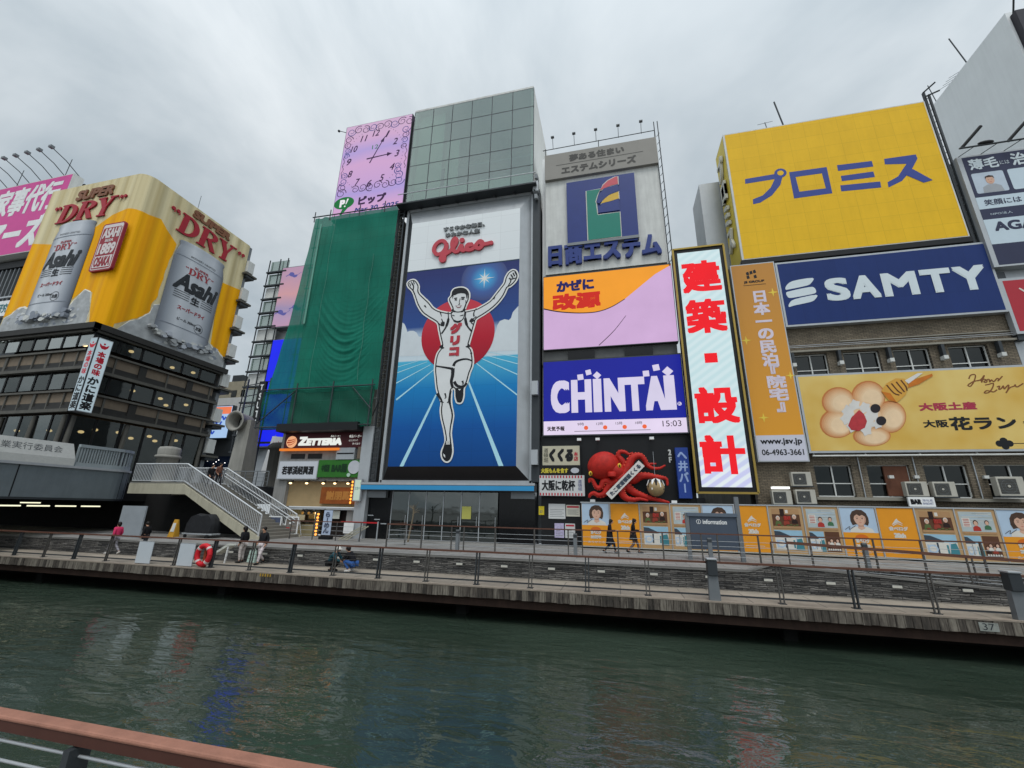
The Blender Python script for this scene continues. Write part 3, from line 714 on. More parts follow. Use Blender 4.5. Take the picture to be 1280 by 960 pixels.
for (x, z) in ((-61.5, 8.6), (-57.5, 8.5), (-53.0, 8.4), (-52.0, 17.2)):
    MB().ell((x, AY+.8, z), (.22, .22, .14), glow_warm, 10, 6).build('lamp', kb)
# stacked balcony slabs at the far end
for i, z in enumerate((35.5, 31.2, 27.0, 22.8, 18.6, 13.9, 9.9)):
    M = MB(); big = 1.0 if i else 1.2
    M.box(AX-5, AX+.35, AB+.05, AB+1.1, z-1.9, z-.2, offwhite); M.build('balcony', kb)
    M = MB(); M.box(AX-5, AX+.65, AB-.3, AB+1.6, z-2.45, z-2.2, ledge).box(AX-5, AX+.5, AB, AB+1.3, z-2.8, z-2.46, dgrey); M.build('balcony_slab', kb)
MB().box(AX-5, AX-.1, AB+.01, AB+.5, STZ, 37.6, grey).build('end_wall', kb)
# red banner in the top window strip on the left
MB().box(-63.5, -58.6, AY+.2, AY+.25, 16.9, 17.9, mat('dark_red_banner', '#8c1c24', .7)).build('banner', kb)
# ------------------------------------------------------------------ vertical crab sign at the corner
vs_ = thing('vertical_sign', 'tall narrow pale two sided sign with red and black brush lettering at the building corner', 'sign', (AX, AY, 10))
palesign = led('pale_lightbox', '#c5dbe6', .62)
redled = mat('sign_red', '#c01f33', .5, var=.03)
vx0, vx1 = AX+.4, AX+1.4
vy, vye = AY-.4, AY+.9
MB().box(vx0, vx1, vy, vye, 9.95, 17.3, lgrey).build('case', vs_, .02)
fl, frr = FY(vy), FXr(vx1)
MB().rect(fl, vx0+.05, 10.03, vx1-.04, 17.22, palesign, .004).rect(frr, vy+.04, 10.03, vye-.05, 17.22, palesign, .004).build('light_panel', vs_)
MB().bar((vx1, vy, 9.95), (vx1, vy, 17.3), .09, .09, dgrey, up=Y3).build('corner_bar', vs_)
M = MB()
M.vtext(fl, '本場の味', (vx0+.2, 13.55, vx1-.2, 16.0), redled, .012, .02); M.vtext(fl, 'かに道楽', (vx0+.12, 10.15, vx1-.12, 13.4), black, .012, .03)
M.vtext(frr, '本場の味', (vy+.3, 13.55, vye-.3, 16.0), redled, .012, .03); M.vtext(frr, 'かに道楽', (vy+.18, 10.15, vye-.18, 13.4), black, .012, .035)
for f_, a in ((fl, (vx0+vx1)/2), (frr, (vy+vye)/2)):
    M.poly(f_, [(a-.42, 16.75), (a-.34, 16.45), (a-.15, 16.25), (a+.15, 16.25), (a+.34, 16.45), (a+.42, 16.75), (a+.3, 16.7), (a+.18, 16.58), (a, 16.62), (a-.18, 16.58), (a-.3, 16.7)], redled, .012); M.disc(f_, (a, 16.78), .1, redled, .012, n=10)
M.build('lettering', vs_)
# ================================================================== beer sign box
bs = thing('beer_sign', 'huge two sided beer advertisement with silver cans on yellow and cream ribbed cladding', 'sign', (AX, AY, 19.1))
Z0, Z1 = 19.05, 37.7
def ribmat(name, col, col2):
    k = NB(name); tcn = k.new('ShaderNodeTexCoord'); sx = k.new('ShaderNodeSeparateXYZ'); k.link(tcn.outputs['Object'], sx.inputs[0])
    a = k.new('ShaderNodeMath', operation='ADD'); k.link(sx.outputs[0], a.inputs[0]); k.link(sx.outputs[1], a.inputs[1])
    cx = k.new('ShaderNodeCombineXYZ'); k.link(a.outputs[0], cx.inputs[0])
    nz = k.new('ShaderNodeTexNoise', Scale=.9, Detail=2); k.link(cx.outputs[0], nz.inputs['Vector'])
    m_ = k.new('ShaderNodeMix', data_type='RGBA'); m_.inputs['A'].default_value = lin(col); m_.inputs['B'].default_value = lin(col2)
    mr = k.new('ShaderNodeMapRange'); mr.inputs[1].default_value = .35; mr.inputs[2].default_value = .65; k.link(nz.outputs['Fac'], mr.inputs[0]); k.link(mr.outputs[0], m_.inputs['Factor'])
    wv = k.new('ShaderNodeMath', operation='SINE'); ml = k.new('ShaderNodeMath', operation='MULTIPLY'); ml.inputs[1].default_value = 4.2; k.link(a.outputs[0], ml.inputs[0]); k.link(ml.outputs[0], wv.inputs[0])
    bp = k.new('ShaderNodeBump', Strength=.5, Distance=.12); k.link(wv.outputs[0], bp.inputs['Height']); k.link(bp.outputs[0], k.b.inputs['Normal'])
    k.link(m_.outputs['Result'], k.b.inputs['Base Color']); k.b.inputs['Roughness'].default_value = .6; k.b.inputs['Specular IOR Level'].default_value = .15
    return k.m
creamrib = ribmat('cream_ribbed_cladding', '#d9cda6', '#b9aa80')
yelrib = ribmat('yellow_ribbed_cladding', '#f0ae00', '#dd9600')
# shell with rounded corner
rc = 1.3
path = [(AL, AY)]+[(AX-rc+rc*math.sin(R(a)), AY+rc-rc*math.cos(R(a))) for a in range(0, 91, 10)]+[(AX, AB)]
M = MB(); wallstrip(M, path, Z0, Z1, creamrib, False)
M.add([(AL, AY, Z1), (AL, AB, Z1)]+[(x_, y_, Z1) for x_, y_ in path[1:]], [(0,)+tuple(range(2, len(path)+1))+(1,)], offwhite)
M.add([(AL, AY, Z0), (AL, AB, Z0), (AL, AB, Z1), (AL, AY, Z1)], [(0, 1, 2, 3)], offwhite)
M.add([(AL, AB, Z0), (AX, AB, Z0), (AX, AB, Z1), (AL, AB, Z1)], [(0, 1, 2, 3)], offwhite)
M.build('cladding', bs)
# faces to draw on
fL, fR = FY(AY), FXr(AX)
silver = mat('printed_silver', '#b2b6bd', .42, .35, var=.10, vs=.5)
dsilver = mat('can_shade', '#7c828c', .42, .35, var=.10)
icem = mat('printed_ice', '#a5a8a9', .6, var=.30, vs=1.1, bump=.4, bs=3)
edge = mat('torn_white_edge', '#e8e3d2', .6, var=.04)
yel = yelrib
M = MB()
D1 = .02
# wrap-around corner strip of yellow
cs = [(x_+.012*math.sin(R(a)), y_-.012*math.cos(R(a))) for a, (x_, y_) in zip(range(0, 91, 10), path[1:-1])]
for (xa, ya), (xb, yb), za, zb in zip(cs[:-1], cs[1:], [33.0]*10, [33.0]*10):
    M.add([(xa, ya, 19.2), (xb, yb, 19.2), (xb, yb, zb), (xa, ya, za)], [(0, 1, 2, 3)], yel)
cx_ = AX-rc; cy_ = AY+rc
yl = [(cx_, 33.0), (-52.9, 32.5), (-54.2, 31.7), (-55.2, 31.0), (-54.9, 29.6), (-54.9, 27.4), (-55.0, 24.5), (-54.6, 22.2), (-53.4, 23.2), (-52.0, 22.8), (-51.5, 20.8), (cx_, 19.3)]
jag = []
for i, (a, b) in enumerate(yl):
    jag.append((a, b))
    if 3 <= i <= 6:
        a2, b2 = yl[i+1]
        for t in (.2, .4, .6, .8): jag.append((a+(a2-a)*t+random.uniform(-.12, .12), b+(b2-b)*t))
M.poly(fL, jag, yel, .013)
yr = [(cy_, 33.0), (30.6, 33.4), (31.5, 32.6), (32.9, 31.6), (32.6, 28.4), (32.5, 26.2), (32.4, 24.0), (32.1, 23.3), (32.3, 22.4), (31.3, 21.3), (30.2, 20.3), (cy_, 19.6)]
jr = []
for i, (a, b) in enumerate(yr):
    jr.append((a, b))
    if 3 <= i <= 9:
        a2, b2 = yr[i+1]
        for t in (.25, .5, .75): jr.append((a+(a2-a)*t+random.uniform(-.1, .1), b+(b2-b)*t))
M.poly(fR, jr, yel, .013)
M.poly(fL, [(AL+.01, 30.4), (-60.9, 29.8), (-60.6, 22.0), (-62.0, 21.9), (-63.3, 21.4), (AL+.01, 21.0)], yel, .013)
M.poly(fR, [(39.4, 30.2), (AB-.01, 30.6), (AB-.01, 20.4), (40.6, 21.3), (39.9, 21.6), (39.6, 25.0)], yel, .013)
M.build('yellow_field', bs)
def torn(pts, amp=.14, k_=4):
    o = []
    for (a, b), (c_, d_) in zip(pts, pts[1:]+pts[:1]):
        for i in range(k_): t = i/k_; o.append((a+(c_-a)*t+random.uniform(-amp, amp), b+(d_-b)*t+random.uniform(-amp, amp)))
    return o
iceL = [(AL+.02, 19.1), (cx_-.3, 19.1), (cx_-.5, 19.3), (-51.6, 20.9), (-52.2, 22.8), (-53.2, 23.2), (-54.0, 22.3), (-55.0, 21.2), (-60.5, 21.4), (-61.6, 22.0), (-62.6, 21.8), (-63.4, 21.1), (AL+.02, 20.7)]
iceR = [(cy_+.3, 19.1), (AB-.02, 19.1), (AB-.02, 20.1), (41.2, 20.9), (40.4, 21.1), (39.4, 21.8), (36.0, 22.2), (33.0, 23.6), (32.3, 23.2), (32.2, 22.2), (31.4, 21.1), (30.3, 20.2)]
M = MB()
for f_, P in ((fL, iceL), (fR, iceR)):
    cxm = sum(p[0] for p in P)/len(P)
    big = [(a, min(b+.17, b+.17)) for a, b in P]
    M.poly(f_, [P[0], P[1]]+torn([(a, b+.15) for a, b in P[2:]], .07)[:-4], edge, .02)
M.build('torn_edge', bs)
M = MB()
M.poly(fL, [iceL[0], iceL[1]]+torn(iceL[2:], .07)[:-4], icem, .03); M.poly(fR, [iceR[0], iceR[1]]+torn(iceR[2:], .07)[:-4], icem, .03)
for f_, a0, a1 in ((fL, -63.5, -53), (fR, 32, 41)):
    for _ in range(80):
        a = random.uniform(a0, a1); b = random.uniform(19.5, 21.2); r = random.uniform(.12, .55)
        pts = [(a+r*random.uniform(.6, 1.1)*math.cos(t), b+r*.6*random.uniform(.6, 1.1)*math.sin(t)) for t in [i*1.05 for i in range(6)]]
        M.poly(f_, pts, random.choice([icem, silver, dsilver, offwhite, icem]), .033+random.uniform(0, .02))
for f_, a0, a1, zb in ((fL, -61.2, -54.4, 20.75), (fR, 32.5, 39.9, 20.6)):
    for k_ in range(30):
        a = a0+(a1-a0)*(k_+random.uniform(-.4, .4))/29; b = zb+random.uniform(-.5, .35)-.35*math.sin(math.pi*max(0, min(1, (a-a0)/(a1-a0)))); r = random.uniform(.22, .55)
        pts = [(a+r*random.uniform(.6, 1.1)*math.cos(t), b+r*.7*random.uniform(.6, 1.1)*math.sin(t)) for t in [i*1.05 for i in range(6)]]
        M.poly(f_, pts, random.choice([icem, icem, silver, offwhite, dsilver]), .03, .42+random.uniform(0, .2))
M.build('crushed_ice', bs)
# cans: bulging reliefs
def can(fr, a0, a1, b0, b1, part_parent, canm):
    w_ = (a1-a0)/2; c = (a0+a1)/2; D = w_*.15
    def depth(a, b):
        t = max(-1, min(1, (a-c)/w_)); return .05+D*math.sqrt(max(0, 1-t*t))
    # profile: half width by height
    H = b1-b0
    prof = [(0, .97), (.02, 1.0), (.22, 1.0), (.80, 1.0), (.86, .985), (.91, .94), (.95, .90), (.965, .90), (.985, .93), (1.0, .92)]
    M = MB(); n_ = 22; vs = []; fs_ = []
    for t, s_ in prof:
        for j in range(n_+1):
            th = math.pi*j/n_
            arch = .05*H*(math.sin(th))*(1 if t > .6 else -.6)*abs(t-.45)*1.1
            vs.append(fr.p(c-w_*s_*math.cos(th), b0+H*t+arch*.5, .05+D*s_*math.sin(th)))
    for i in range(len(prof)-1):
        for j in range(n_): fs_.append((i*(n_+1)+j, i*(n_+1)+j+1, (i+1)*(n_+1)+j+1, (i+1)*(n_+1)+j))
    M.add(vs, fs_, canm, True)
    L = (len(prof)-1)*(n_+1)
    M.add(vs[L:]+[fr.p(c, b1, .05)], [tuple(range(n_+1))], dsilver)
    ob = M.build('can_relief', part_parent)
    f2 = Fr(fr.o, fr.u, fr.v, fr.n, lambda a, b: depth(a, b))
    def curved(Mx, st, box, m_, **kw): Mx.text(f2, st, box, m_, .03, **kw)
    T = MB(); dk = mat('can_black_print', '#22262b', .5, var=.05); rd = mat('can_red_print', '#9c3038', .5, var=.05)
    W = a1-a0
    X = lambda f: a0+W*f
    Y_ = lambda f: b0+H*f
    serif_dry(T, f2, X(.27), X(.70), Y_(.685), Y_(.755), rd, .03, 0, small=True)
    curved(T, 'SUPER', (X(.36), Y_(.765), X(.64), Y_(.79)), rd, bold=.012)
    curved(T, 'Asahi', (X(.08), Y_(.49), X(.93), Y_(.675)), dk, bold=.10, shear=.3)
    curved(T, '生', (X(.43), Y_(.395), X(.60), Y_(.475)), dk, bold=.04)
    for i in range(4):
        y_ = .475-.023*i
        for xa, xb in ((.12, .40), (.63, .88)):
            q = [X(xa+(xb-xa)*t/8) for t in range(9)]
            for p_, r_ in zip(q[:-1], q[1:]): T.rect(f2, p_, Y_(y_), r_, Y_(y_+.006), dk, .028)
    curved(T, 'スーパードライ', (X(.24), Y_(.29), X(.76), Y_(.335)), rd, bold=.02)
    curved(T, 'ビール 350ml', (X(.28), Y_(.185), X(.62), Y_(.215)), dk, bold=.01)
    T.ribbon(f2, [(X(.70)+.5*W*.17*math.cos(t), Y_(.175)+.5*W*.17*math.sin(t)) for t in [i*.5236 for i in range(12)]], .05, dk, .03, closed=True)
    curved(T, 'お酒', (X(.645), Y_(.155), X(.755), Y_(.195)), dk, bold=.015)
    for z_ in (.115, .84):
        q = [X(.02+.96*t/24) for t in range(25)]
        for p_, r_ in zip(q[:-1], q[1:]): T.rect(f2, p_, Y_(z_), r_, Y_(z_+.007), dsilver, .026)
    curved(T, 'BREWERY CRAFTED', (X(.25), Y_(.865), X(.75), Y_(.885)), dk)
    T.build('can_print', ob)
def serif_letter(M, fr, ch, x0, x1, y0, y1, m_, d, sl, ext):
    """bold slab letter; sl = slant"""
    W, H = x1-x0, y1-y0
    def P(pts, k_): M.poly(fr, [(x0+W*a+sl*H*b, y0+H*b) for a, b in pts], m_, d+k_*.004 if not ext else d, None if not ext else d+ext+k_*.004)
    bar = lambda a0, b0, a1, b1, k_=0: P([(a0, b0), (a1, b0), (a1, b1), (a0, b1)], k_)
    if ch in 'DR':
        bar(.10, .0, .36, 1); bar(0, 0, .46, .07, 1); bar(0, .93, .46, 1, 1)
    if ch == 'D':
        o = [(.36+.62*math.sin(t), .5-.5*math.cos(t)) for t in [math.pi*i/14 for i in range(15)]]
        i_ = [(.36+.36*math.sin(t), .5-.40*math.cos(t)) for t in [math.pi*i/14 for i in range(15)]]
        P(o+i_[::-1], 2)
    if ch == 'R':
        o = [(.36+.56*math.sin(t), .74-.26*math.cos(t)) for t in [math.pi*i/12 for i in range(13)]]
        i_ = [(.36+.30*math.sin(t), .74-.18*math.cos(t)) for t in [math.pi*i/12 for i in range(13)]]
        P(o+i_[::-1], 2); P([(.42, .50), (.62, .52), (.98, .03), (1.0, 0), (.74, 0)], 3)
    if ch == 'Y':
        P([(.06, 1), (.34, 1), (.56, .52), (.60, .40), (.42, .40)], 0); P([(.74, 1), (.86, 1), (.60, .42), (.50, .44)], 2); bar(.40, .03, .62, .46, 1)
        bar(0, .93, .42, 1, 3); bar(.62, .93, 1, 1, 3); bar(.30, 0, .72, .07, 3)
def serif_dry(M, fr, x0, x1, y0, y1, m_, d, slant, small=False, ext=0.):
    W = x1-x0
    for ch, a, b in (('D', 0, .33), ('R', .34, .67), ('Y', .66, 1.0)):
        serif_letter(M, fr, ch, x0+W*a, x0+W*b, y0, y1, m_, d, slant, ext)
    h = (y1-y0)
    for s_ in (-1, 1):
        for k_ in (0, 1):
            cxq = (x0-h*.2-k_*h*.22) if s_ < 0 else (x1+h*.22+k_*h*.22)
            q = h*.085
            M.disc(fr, (cxq+slant*h*.9, y1-q*1.3), q, m_, d, d+ext if ext else None, 12)
            M.ribbon(fr, [(cxq+slant*h*.9+q*.6*-s_*-1, y1-q*1.2), (cxq+slant*h*.9+q*.9*-s_, y1-q*2.4), (cxq+slant*h*.9-q*.2*s_, y1-q*3.4)], [q*1.1, q*.2], m_, d+ext+.004, 4)
cst = [(0, '#5d636c'), (.10, '#8e949c'), (.28, '#c3c7cc'), (.45, '#b1b6bc'), (.70, '#bcc0c6'), (.88, '#8a9099'), (1, '#565c66')]
can(fL, -60.8, -54.7, 20.6, 31.9, bs, ramp_mat('printed_can_left', cst, 0, -60.8-AX, -54.7-AX, rough=.42))
can(fR, 32.9, 39.5, 20.4, 32.4, bs, ramp_mat('printed_can_right', cst, 1, 32.9-AY, 39.5-AY, rough=.42))
# raised lettering
dred = mat('deep_red_letter', '#9e1d2c', .45, var=.08, vs=2)
ochre = mat('brown_letter', '#7d5138', .5, var=.08, vs=2)
M = MB()
serif_dry(M, fL, -61.6, -53.2, 32.5, 35.0, dred, .06, .18, ext=.12)
M.build('lettering', bs)
M = MB(); M.text(fL, 'SUPER', (-59.6, 35.35, -53.9, 36.75), ochre, .05, .09, .15, .12); M.build('lettering', bs)
M = MB(); serif_dry(M, fR, 32.3, 40.0, 33.2, 35.9, dred, .06, .12, ext=.12); M.build('lettering', bs)
M = MB(); M.text(fR, 'SUPER', (33.7, 36.2, 39.0, 37.3), ochre, .05, .09, .12, .12); M.build('lettering', bs)
# hanging badge
bd = MB(); fb_ = fL
def rrect(a0, b0, a1, b1, r, n_=5):
    o = []
    for cxq, cyq, s0 in ((a1-r, b1-r, 0), (a0+r, b1-r, 90), (a0+r, b0+r, 180), (a1-r, b0+r, 270)):
        for i in range(n_+1):
            t = R(s0+90*i/n_); o.append((cxq+r*math.cos(t), cyq+r*math.sin(t)))
    return o
bd.poly(fL, rrect(-53.1, 25.1, -49.95, 31.0, .3), mat('badge_red', '#8d1d2b', .4, var=.05), .05, .32)
ob = bd.build('badge', bs)
M = MB(); M.poly(fL, rrect(-52.95, 25.25, -50.1, 30.85, .25), mat('badge_white', '#cfc6c4', .5, var=.05), .324); M.poly(fL, rrect(-52.85, 25.35, -50.2, 30.45, .2), mat('badge_red', '#8d1d2b'), .33)
wt = mat('badge_white', '#cfc6c4')
M.text(fL, 'ASAHI', (-52.7, 29.1, -50.3, 30.35), wt, .34, .05); M.text(fL, 'BEER', (-52.1, 28.62, -50.9, 28.95), wt, .34, .015); M.text(fL, '1889', (-52.7, 27.1, -50.3, 28.45), wt, .34, .06)
M.rect(fL, -52.75, 25.5, -50.3, 26.9, wt, .336); M.text(fL, 'OSAKA', (-52.65, 25.6, -50.4, 26.8), mat('badge_red', '#8d1d2b'), .345, .04)
M.build('lettering', ob)
MB().tube([(AX-6, AY+9, Z1), (AX-6, AY+9, Z1+2.2)], .04, grey, 5).build('antenna', bs)
MB().tube([(AX-2, AY+7.5, Z1-.3), (AX-2, AY+7.5, Z1+3.4)], .035, grey, 5).build('antenna', bs)
# ================================================================== office block with the pink board at the far left
pb = thing('office_building', 'grey finned office block half hidden behind the beer sign', 'building', (-75, 30, STZ))
MB().box(-100, AL-.1, 30.4, 48, STZ, 41, dconcrete).build('wall', pb)
M = MB()
for i in range(46): M.box(-64.7-i*.75, -64.55-i*.75, 30.1, 30.4, 21.4, 29.2, grey)
M.build('fins', pb)
MB().box(-100, AL-.1, 30.0, 30.38, 25.1, 25.3, lgrey).box(-100, AL-.1, 30.0, 30.38, 29.3, 30.2, black).build('band', pb)
for z in (21.3, 17.0, 12.6, 8.5): MB().box(-100, AL-.1, 29.9, 30.38, z, z+.9, dgrey).build('ledge', pb)
for k_ in range(8): MB().box(-65.2-k_*3.2, -68-k_*3.2, 30.3, 30.39, 18, 21.2, glass_win).box(-65.2-k_*3.2, -68-k_*3.2, 30.3, 30.39, 13.6, 16.9, glass_win).build('window', pb)
s1 = thing('shop_sign', 'white strip sign with small blue green lettering on the grey office block', 'sign', (-66, 30, 23))
MB().box(-80, AL-.2, 29.5, 30.0, 22.3, 24.3, white).build('panel', s1)
M = MB(); M.text(FY(29.5), '研究所', (-69.5, 22.7, -66.9, 23.9), mat('teal_print', '#2f6f74', .5), .01, .03); M.text(FY(29.5), 'ジネスホーム', (-66.6, 23.3, -64.7, 23.8), mat('teal_print', '#2f6f74'), .01); M.build('lettering', s1)
s1 = thing('shop_sign', 'black strip sign with one large white katakana on the grey office block', 'sign', (-66, 30, 19))
MB().box(-80, AL-.2, 29.5, 29.89, 18.4, 20.6, black).build('panel', s1)
M = MB(); M.text(FY(29.5), 'カ', (-66.6, 18.7, -65.1, 20.2), white, .01, .04); M.build('lettering', s1)
pk = thing('billboard', 'magenta billboard with white housekeeping lettering and a row of lamps on top', 'billboard', (-72, 29.5, 31))
mag = mat('magenta_panel', '#c9478f', .5, var=.05)
MB().box(-92, -64.6, 29.2, 30.3, 30.6, 41.6, offwhite).build('case', pk)
MB().rect(FY(29.2), -91.9, 30.7, -64.75, 41.5, mag, .01).build('panel', pk)
M = MB(); M.text(FY(29.2), '家事代行', (-77.6, 36.6, -65.9, 41.0), white, .02, .13, .12); M.text(FY(29.2), 'ベアーズ', (-80.3, 31.4, -66.5, 36.0), white, .02, .2, .12); M.build('lettering', pk)
for i in range(9):
    x = -66+-i*2.1
    MB().tube([(x+1.2, 30, 41.6), (x+.3, 28.6, 43.2), (x, 27.2, 43.9)], .05, dgrey, 6).box(x-.25, x+.25, 26.9, 27.3, 43.8, 44.1, grey).build('floodlight', pk)
for x in (-68, -77): MB().tube([(x, 30, 41.6), (x+.2, 30, 45.2)], .04, dgrey, 5).build('post', pk)
# ================================================================== the shopping street beyond
fb1 = thing('apartment_building', 'pale distant apartment building at the end of the street with stepped roof', 'building', (-78, 70, STZ))
tan = mat('tan_render', '#a29a86', .8, var=.12, streak=.2)
MB().box(-92, -70.5, 70, 90, STZ, 27.0, tan).box(-79.5, -76.8, 70.5, 74, 27.0, 28.6, dgrey).build('wall', fb1)
for x in (-78.3, -75.8, -73.0): MB().box(x, x+1.3, 69.9, 70.05, 23.6, 25.0, glass_win).build('window', fb1)
fb2 = thing('white_building', 'white distant building with grey bands beside the street screen', 'building', (-74, 64, STZ))
MB().box(-76.2, -62.5, 64, 80, STZ, 21.6, white).box(-76.3, -71, 63.6, 63.99, 17.0, 20.0, grey).box(-76.3, -71, 63.6, 63.99, 12.4, 13.5, dgrey).build('wall', fb2)
sc1 = thing('video_screen', 'small bright street video screen with orange and blue picture between buildings', 'screen', (-62, 50, 10))
f_ = FY(49.9)
MB().box(-60.6, -55.0, 49.95, 50.6, 11.1, 16.1, dgrey).build('case', sc1)
M = MB(); M.rect(f_, -60.5, 11.2, -55.1, 16.0, led('screen_pale_blue', '#a9c8ee', .95), 0.0); M.rect(f_, -60.4, 14.8, -55.2, 15.9, led('screen_orange', '#f0825a', .95), .01)
sb = led('screen_blue', '#2b52c8', .8)
for (a, b, r) in ((-58.6, 14.0, .8), (-57.4, 13.2, .9), (-59.2, 12.8, .7), (-56.4, 14.1, .5), (-58.0, 12.0, .5)):
    M.ribbon(f_, [(a-r, b), (a-r*.3, b+r*.6), (a+r*.4, b-r*.3), (a+r, b+r*.5)], .28, sb, .02)
M.build('picture', sc1)
stb = thing('shop_building', 'dark blue glazed shopfronts along the street below the small screen', 'building', (-60, 50.7, STZ))
MB().box(-66, -48, 50.7, 64, STZ, 8.6, mat('navy_front', '#1d2f4d', .5)).box(-66, -52, 50.75, 63, 8.61, 14, grey).build('wall', stb)
MB().box(-61, -50.5, 50.5, 50.69, 4, 6.2, glass_win).build('window', stb)
for k_ in range(16):
    MB().ell((-58+k_*.42, 50.3-.02*k_, 7.9-.14*k_+.4*(k_ % 3)), .07, led('white_bulb', '#ffffff', 2.0), 6, 4).build('bulb', stb)
# ------------------------------------------------------------------ screen tower behind the green netting
lt = thing('screen_tower', 'slim building with glass balconies carrying a pink and a blue video screen', 'building', (-31, 32, STZ))
MB().box(-33.6, -25, 32.6, 42, STZ, 25.6, lgrey).build('wall', lt)
M = MB()
for i in range(13):
    z = 6.5+i*1.55; xo = -33.9
    M.box(xo-.4, -31.9, 31.6, 31.9, z-.08, z+.06, dgrey)
    for x in (xo-.3, -32.9, -31.95): M.bar((x, 31.75, z), (x, 31.75, z+1.5), .08, .08, dgrey, up=Y3)
M.build('balcony_frame', lt)
for i in range(13):
    z = 6.5+i*1.55
    MB().box(-34.2, -32.0, 31.95, 32.02, z+.1, z+1.42, glassy('balcony_glass', '#b9cdc4', .5, .05, dark='#8b958f', gl=.2) if i % 3 != 1 else offwhite).build('balcony_panel', lt)
fT = FY(31.7)
MB().box(-32.4, -25, 31.75, 32.5, 18.7, 25.5, grey).rect(fT, -32.35, 18.8, -25, 25.4, ramp_mat('pink_screen', [(0, '#d9a3b4'), (.35, '#c2a3c4'), (.5, '#a99ac0'), (.75, '#dda7ad'), (1, '#c6a0bb')], 2, -32+47.5, -32+54.5, emis=.78, noise=3), .0).build('pink_screen', lt)
M = MB()
for (a, b) in ((-30.9, 24.4), (-31.4, 20.2), (-29.8, 20.6)):
    M.ribbon(fT, [(a-.9, b), (a-.3, b+.2), (a+.2, b-.1), (a+.9, b+.3)], [.1, .45, .3, .05], led('violet_print', '#6f6fc0', .6), .01)
M.build('picture', lt)
bluel = led('blue_screen', '#1724e8', 1.05)
MB().box(-31.9, -25, 31.75, 32.5, 6.9, 17.4, grey).rect(fT, -31.85, 7.0, -25, 17.35, bluel, 0.0).build('blue_screen', lt)
bl2 = thing('video_screen', 'low wide bright blue screen under the green netting beside the burger shop sign', 'screen', (-28.4, 30, 7))
MB().box(-30.0, -26.9, 29.9, 30.4, 7.0, 8.2, dgrey).rect(FY(29.9), -29.9, 7.1, -27.0, 8.1, bluel, .004).build('panel', bl2)
ts = thing('vertical_sign', 'narrow black vertical sign with white letters on a lattice frame', 'sign', (-29.2, 29, 7))
MB().box(-29.6, -28.9, 28.9, 29.1, 6.0, 12.2, black).build('panel', ts)
M = MB(); M.vtext(FY(28.9), 'TSUTAYA', (-29.5, 6.6, -29.0, 12.0), white, .01, .02); M.build('lettering', ts)
M = MB()
for z in range(6, 13): M.bar((-31.4, 29.3, z), (-28.8, 29.3, z+.3), .06, .06, dgrey)
for x in (-31.2, -28.85): M.bar((x, 29.3, STZ), (x, 29.3, 12.6), .1, .1, dgrey, up=Y3)
M.build('lattice', ts)
# concrete pillar with horn shaped monument
hp = thing('horn_pillar', 'grey concrete pillar carrying a large open horn shaped drum', 'monument', (-27.3, 26.6, STZ))
M = MB(); M.add([(-28.3, 26.2, STZ), (-26.9, 26.2, STZ), (-26.9, 27.4, STZ), (-28.3, 27.4, STZ), (-28.0, 26.3, 8.2), (-27.0, 26.3, 8.2), (-27.0, 27.2, 8.2), (-28.0, 27.2, 8.2)],
    [(0, 1, 5, 4), (1, 2, 6, 5), (2, 3, 7, 6), (3, 0, 4, 7), (4, 5, 6, 7)], concrete); M.build('pillar', hp)
M = MB(); c0 = Vector((-28.0, 26.0, 8.05)); dr = Vector((.08, -1.0, -.06)).normalized()
a_ = dr.cross(Z3).normalized(); b_ = a_.cross(dr)
def hring(t, r): return [c0+dr*t+a_*r*math.cos(2*math.pi*k_/20)+b_*r*math.sin(2*math.pi*k_/20) for k_ in range(20)]
rings = [(-1.1, .56), (-.7, .62), (.2, .72), (.25, .8), (.3, .72), (.2, .58), (-.7, .5)]
vs = []
for t, r in rings: vs += hring(t, r)
M.add(vs, [(i*20+k_, i*20+(k_+1) % 20, (i+1)*20+(k_+1) % 20, (i+1)*20+k_) for i in range(len(rings)-1) for k_ in range(20)], concrete, True)
M.add(hring(-.7, .5), [tuple(range(20))], black); M.add(hring(-1.1, .56), [tuple(range(20))], concrete); M.build('drum', hp)
# street furniture behind the stairs
wb = thing('banner', 'white vertical banner leaning beside the dark kiosk behind the stairs', 'banner', (-26.5, 28, STZ))
MB().add([(-26.9, 28, 4.4), (-25.6, 28, 4.2), (-25.3, 28, 7.1), (-26.4, 28, 7.2), (-26.9, 28.05, 4.4), (-25.6, 28.05, 4.2), (-25.3, 28.05, 7.1), (-26.4, 28.05, 7.2)],
    [(0, 1, 2, 3), (7, 6, 5, 4), (0, 4, 5, 1), (1, 5, 6, 2), (2, 6, 7, 3), (3, 7, 4, 0)], white).build('cloth', wb)
M = MB(); M.text(FY(28), 'いし', (-26.2, 6.3, -25.5, 6.8), mat('sign_red', '#c01f33'), .01); M.tube([(-26.7, 28.1, STZ), (-26.2, 28.1, 7.3)], .03, lgrey, 6); M.build('pole', wb)
kk = thing('kiosk', 'dark grey round topped kiosk beside the burger shop', 'kiosk', (-24.6, 27, STZ))
M = MB(); M.lathe((-24.7, 27.4, STZ), [(.85, 0), (.85, 2.7), (1.05, 2.75), (1.05, 2.95), (.8, 3.2), (.3, 3.3)], dconcrete, 14); M.build('shell', kk)
sf = thing('street_fence', 'grey green wire fence along the raised street behind the stairs', 'fence', (-24, 25.8, STZ))
M = MB(); M.bar((-31, 25.75, STZ+1.0), (-24, 25.75, STZ+1.0), .06, .06, grey)
for i in range(8): M.bar((-31+i, 25.75, STZ), (-31+i, 25.75, STZ+1.0), .05, .05, grey, up=Y3)
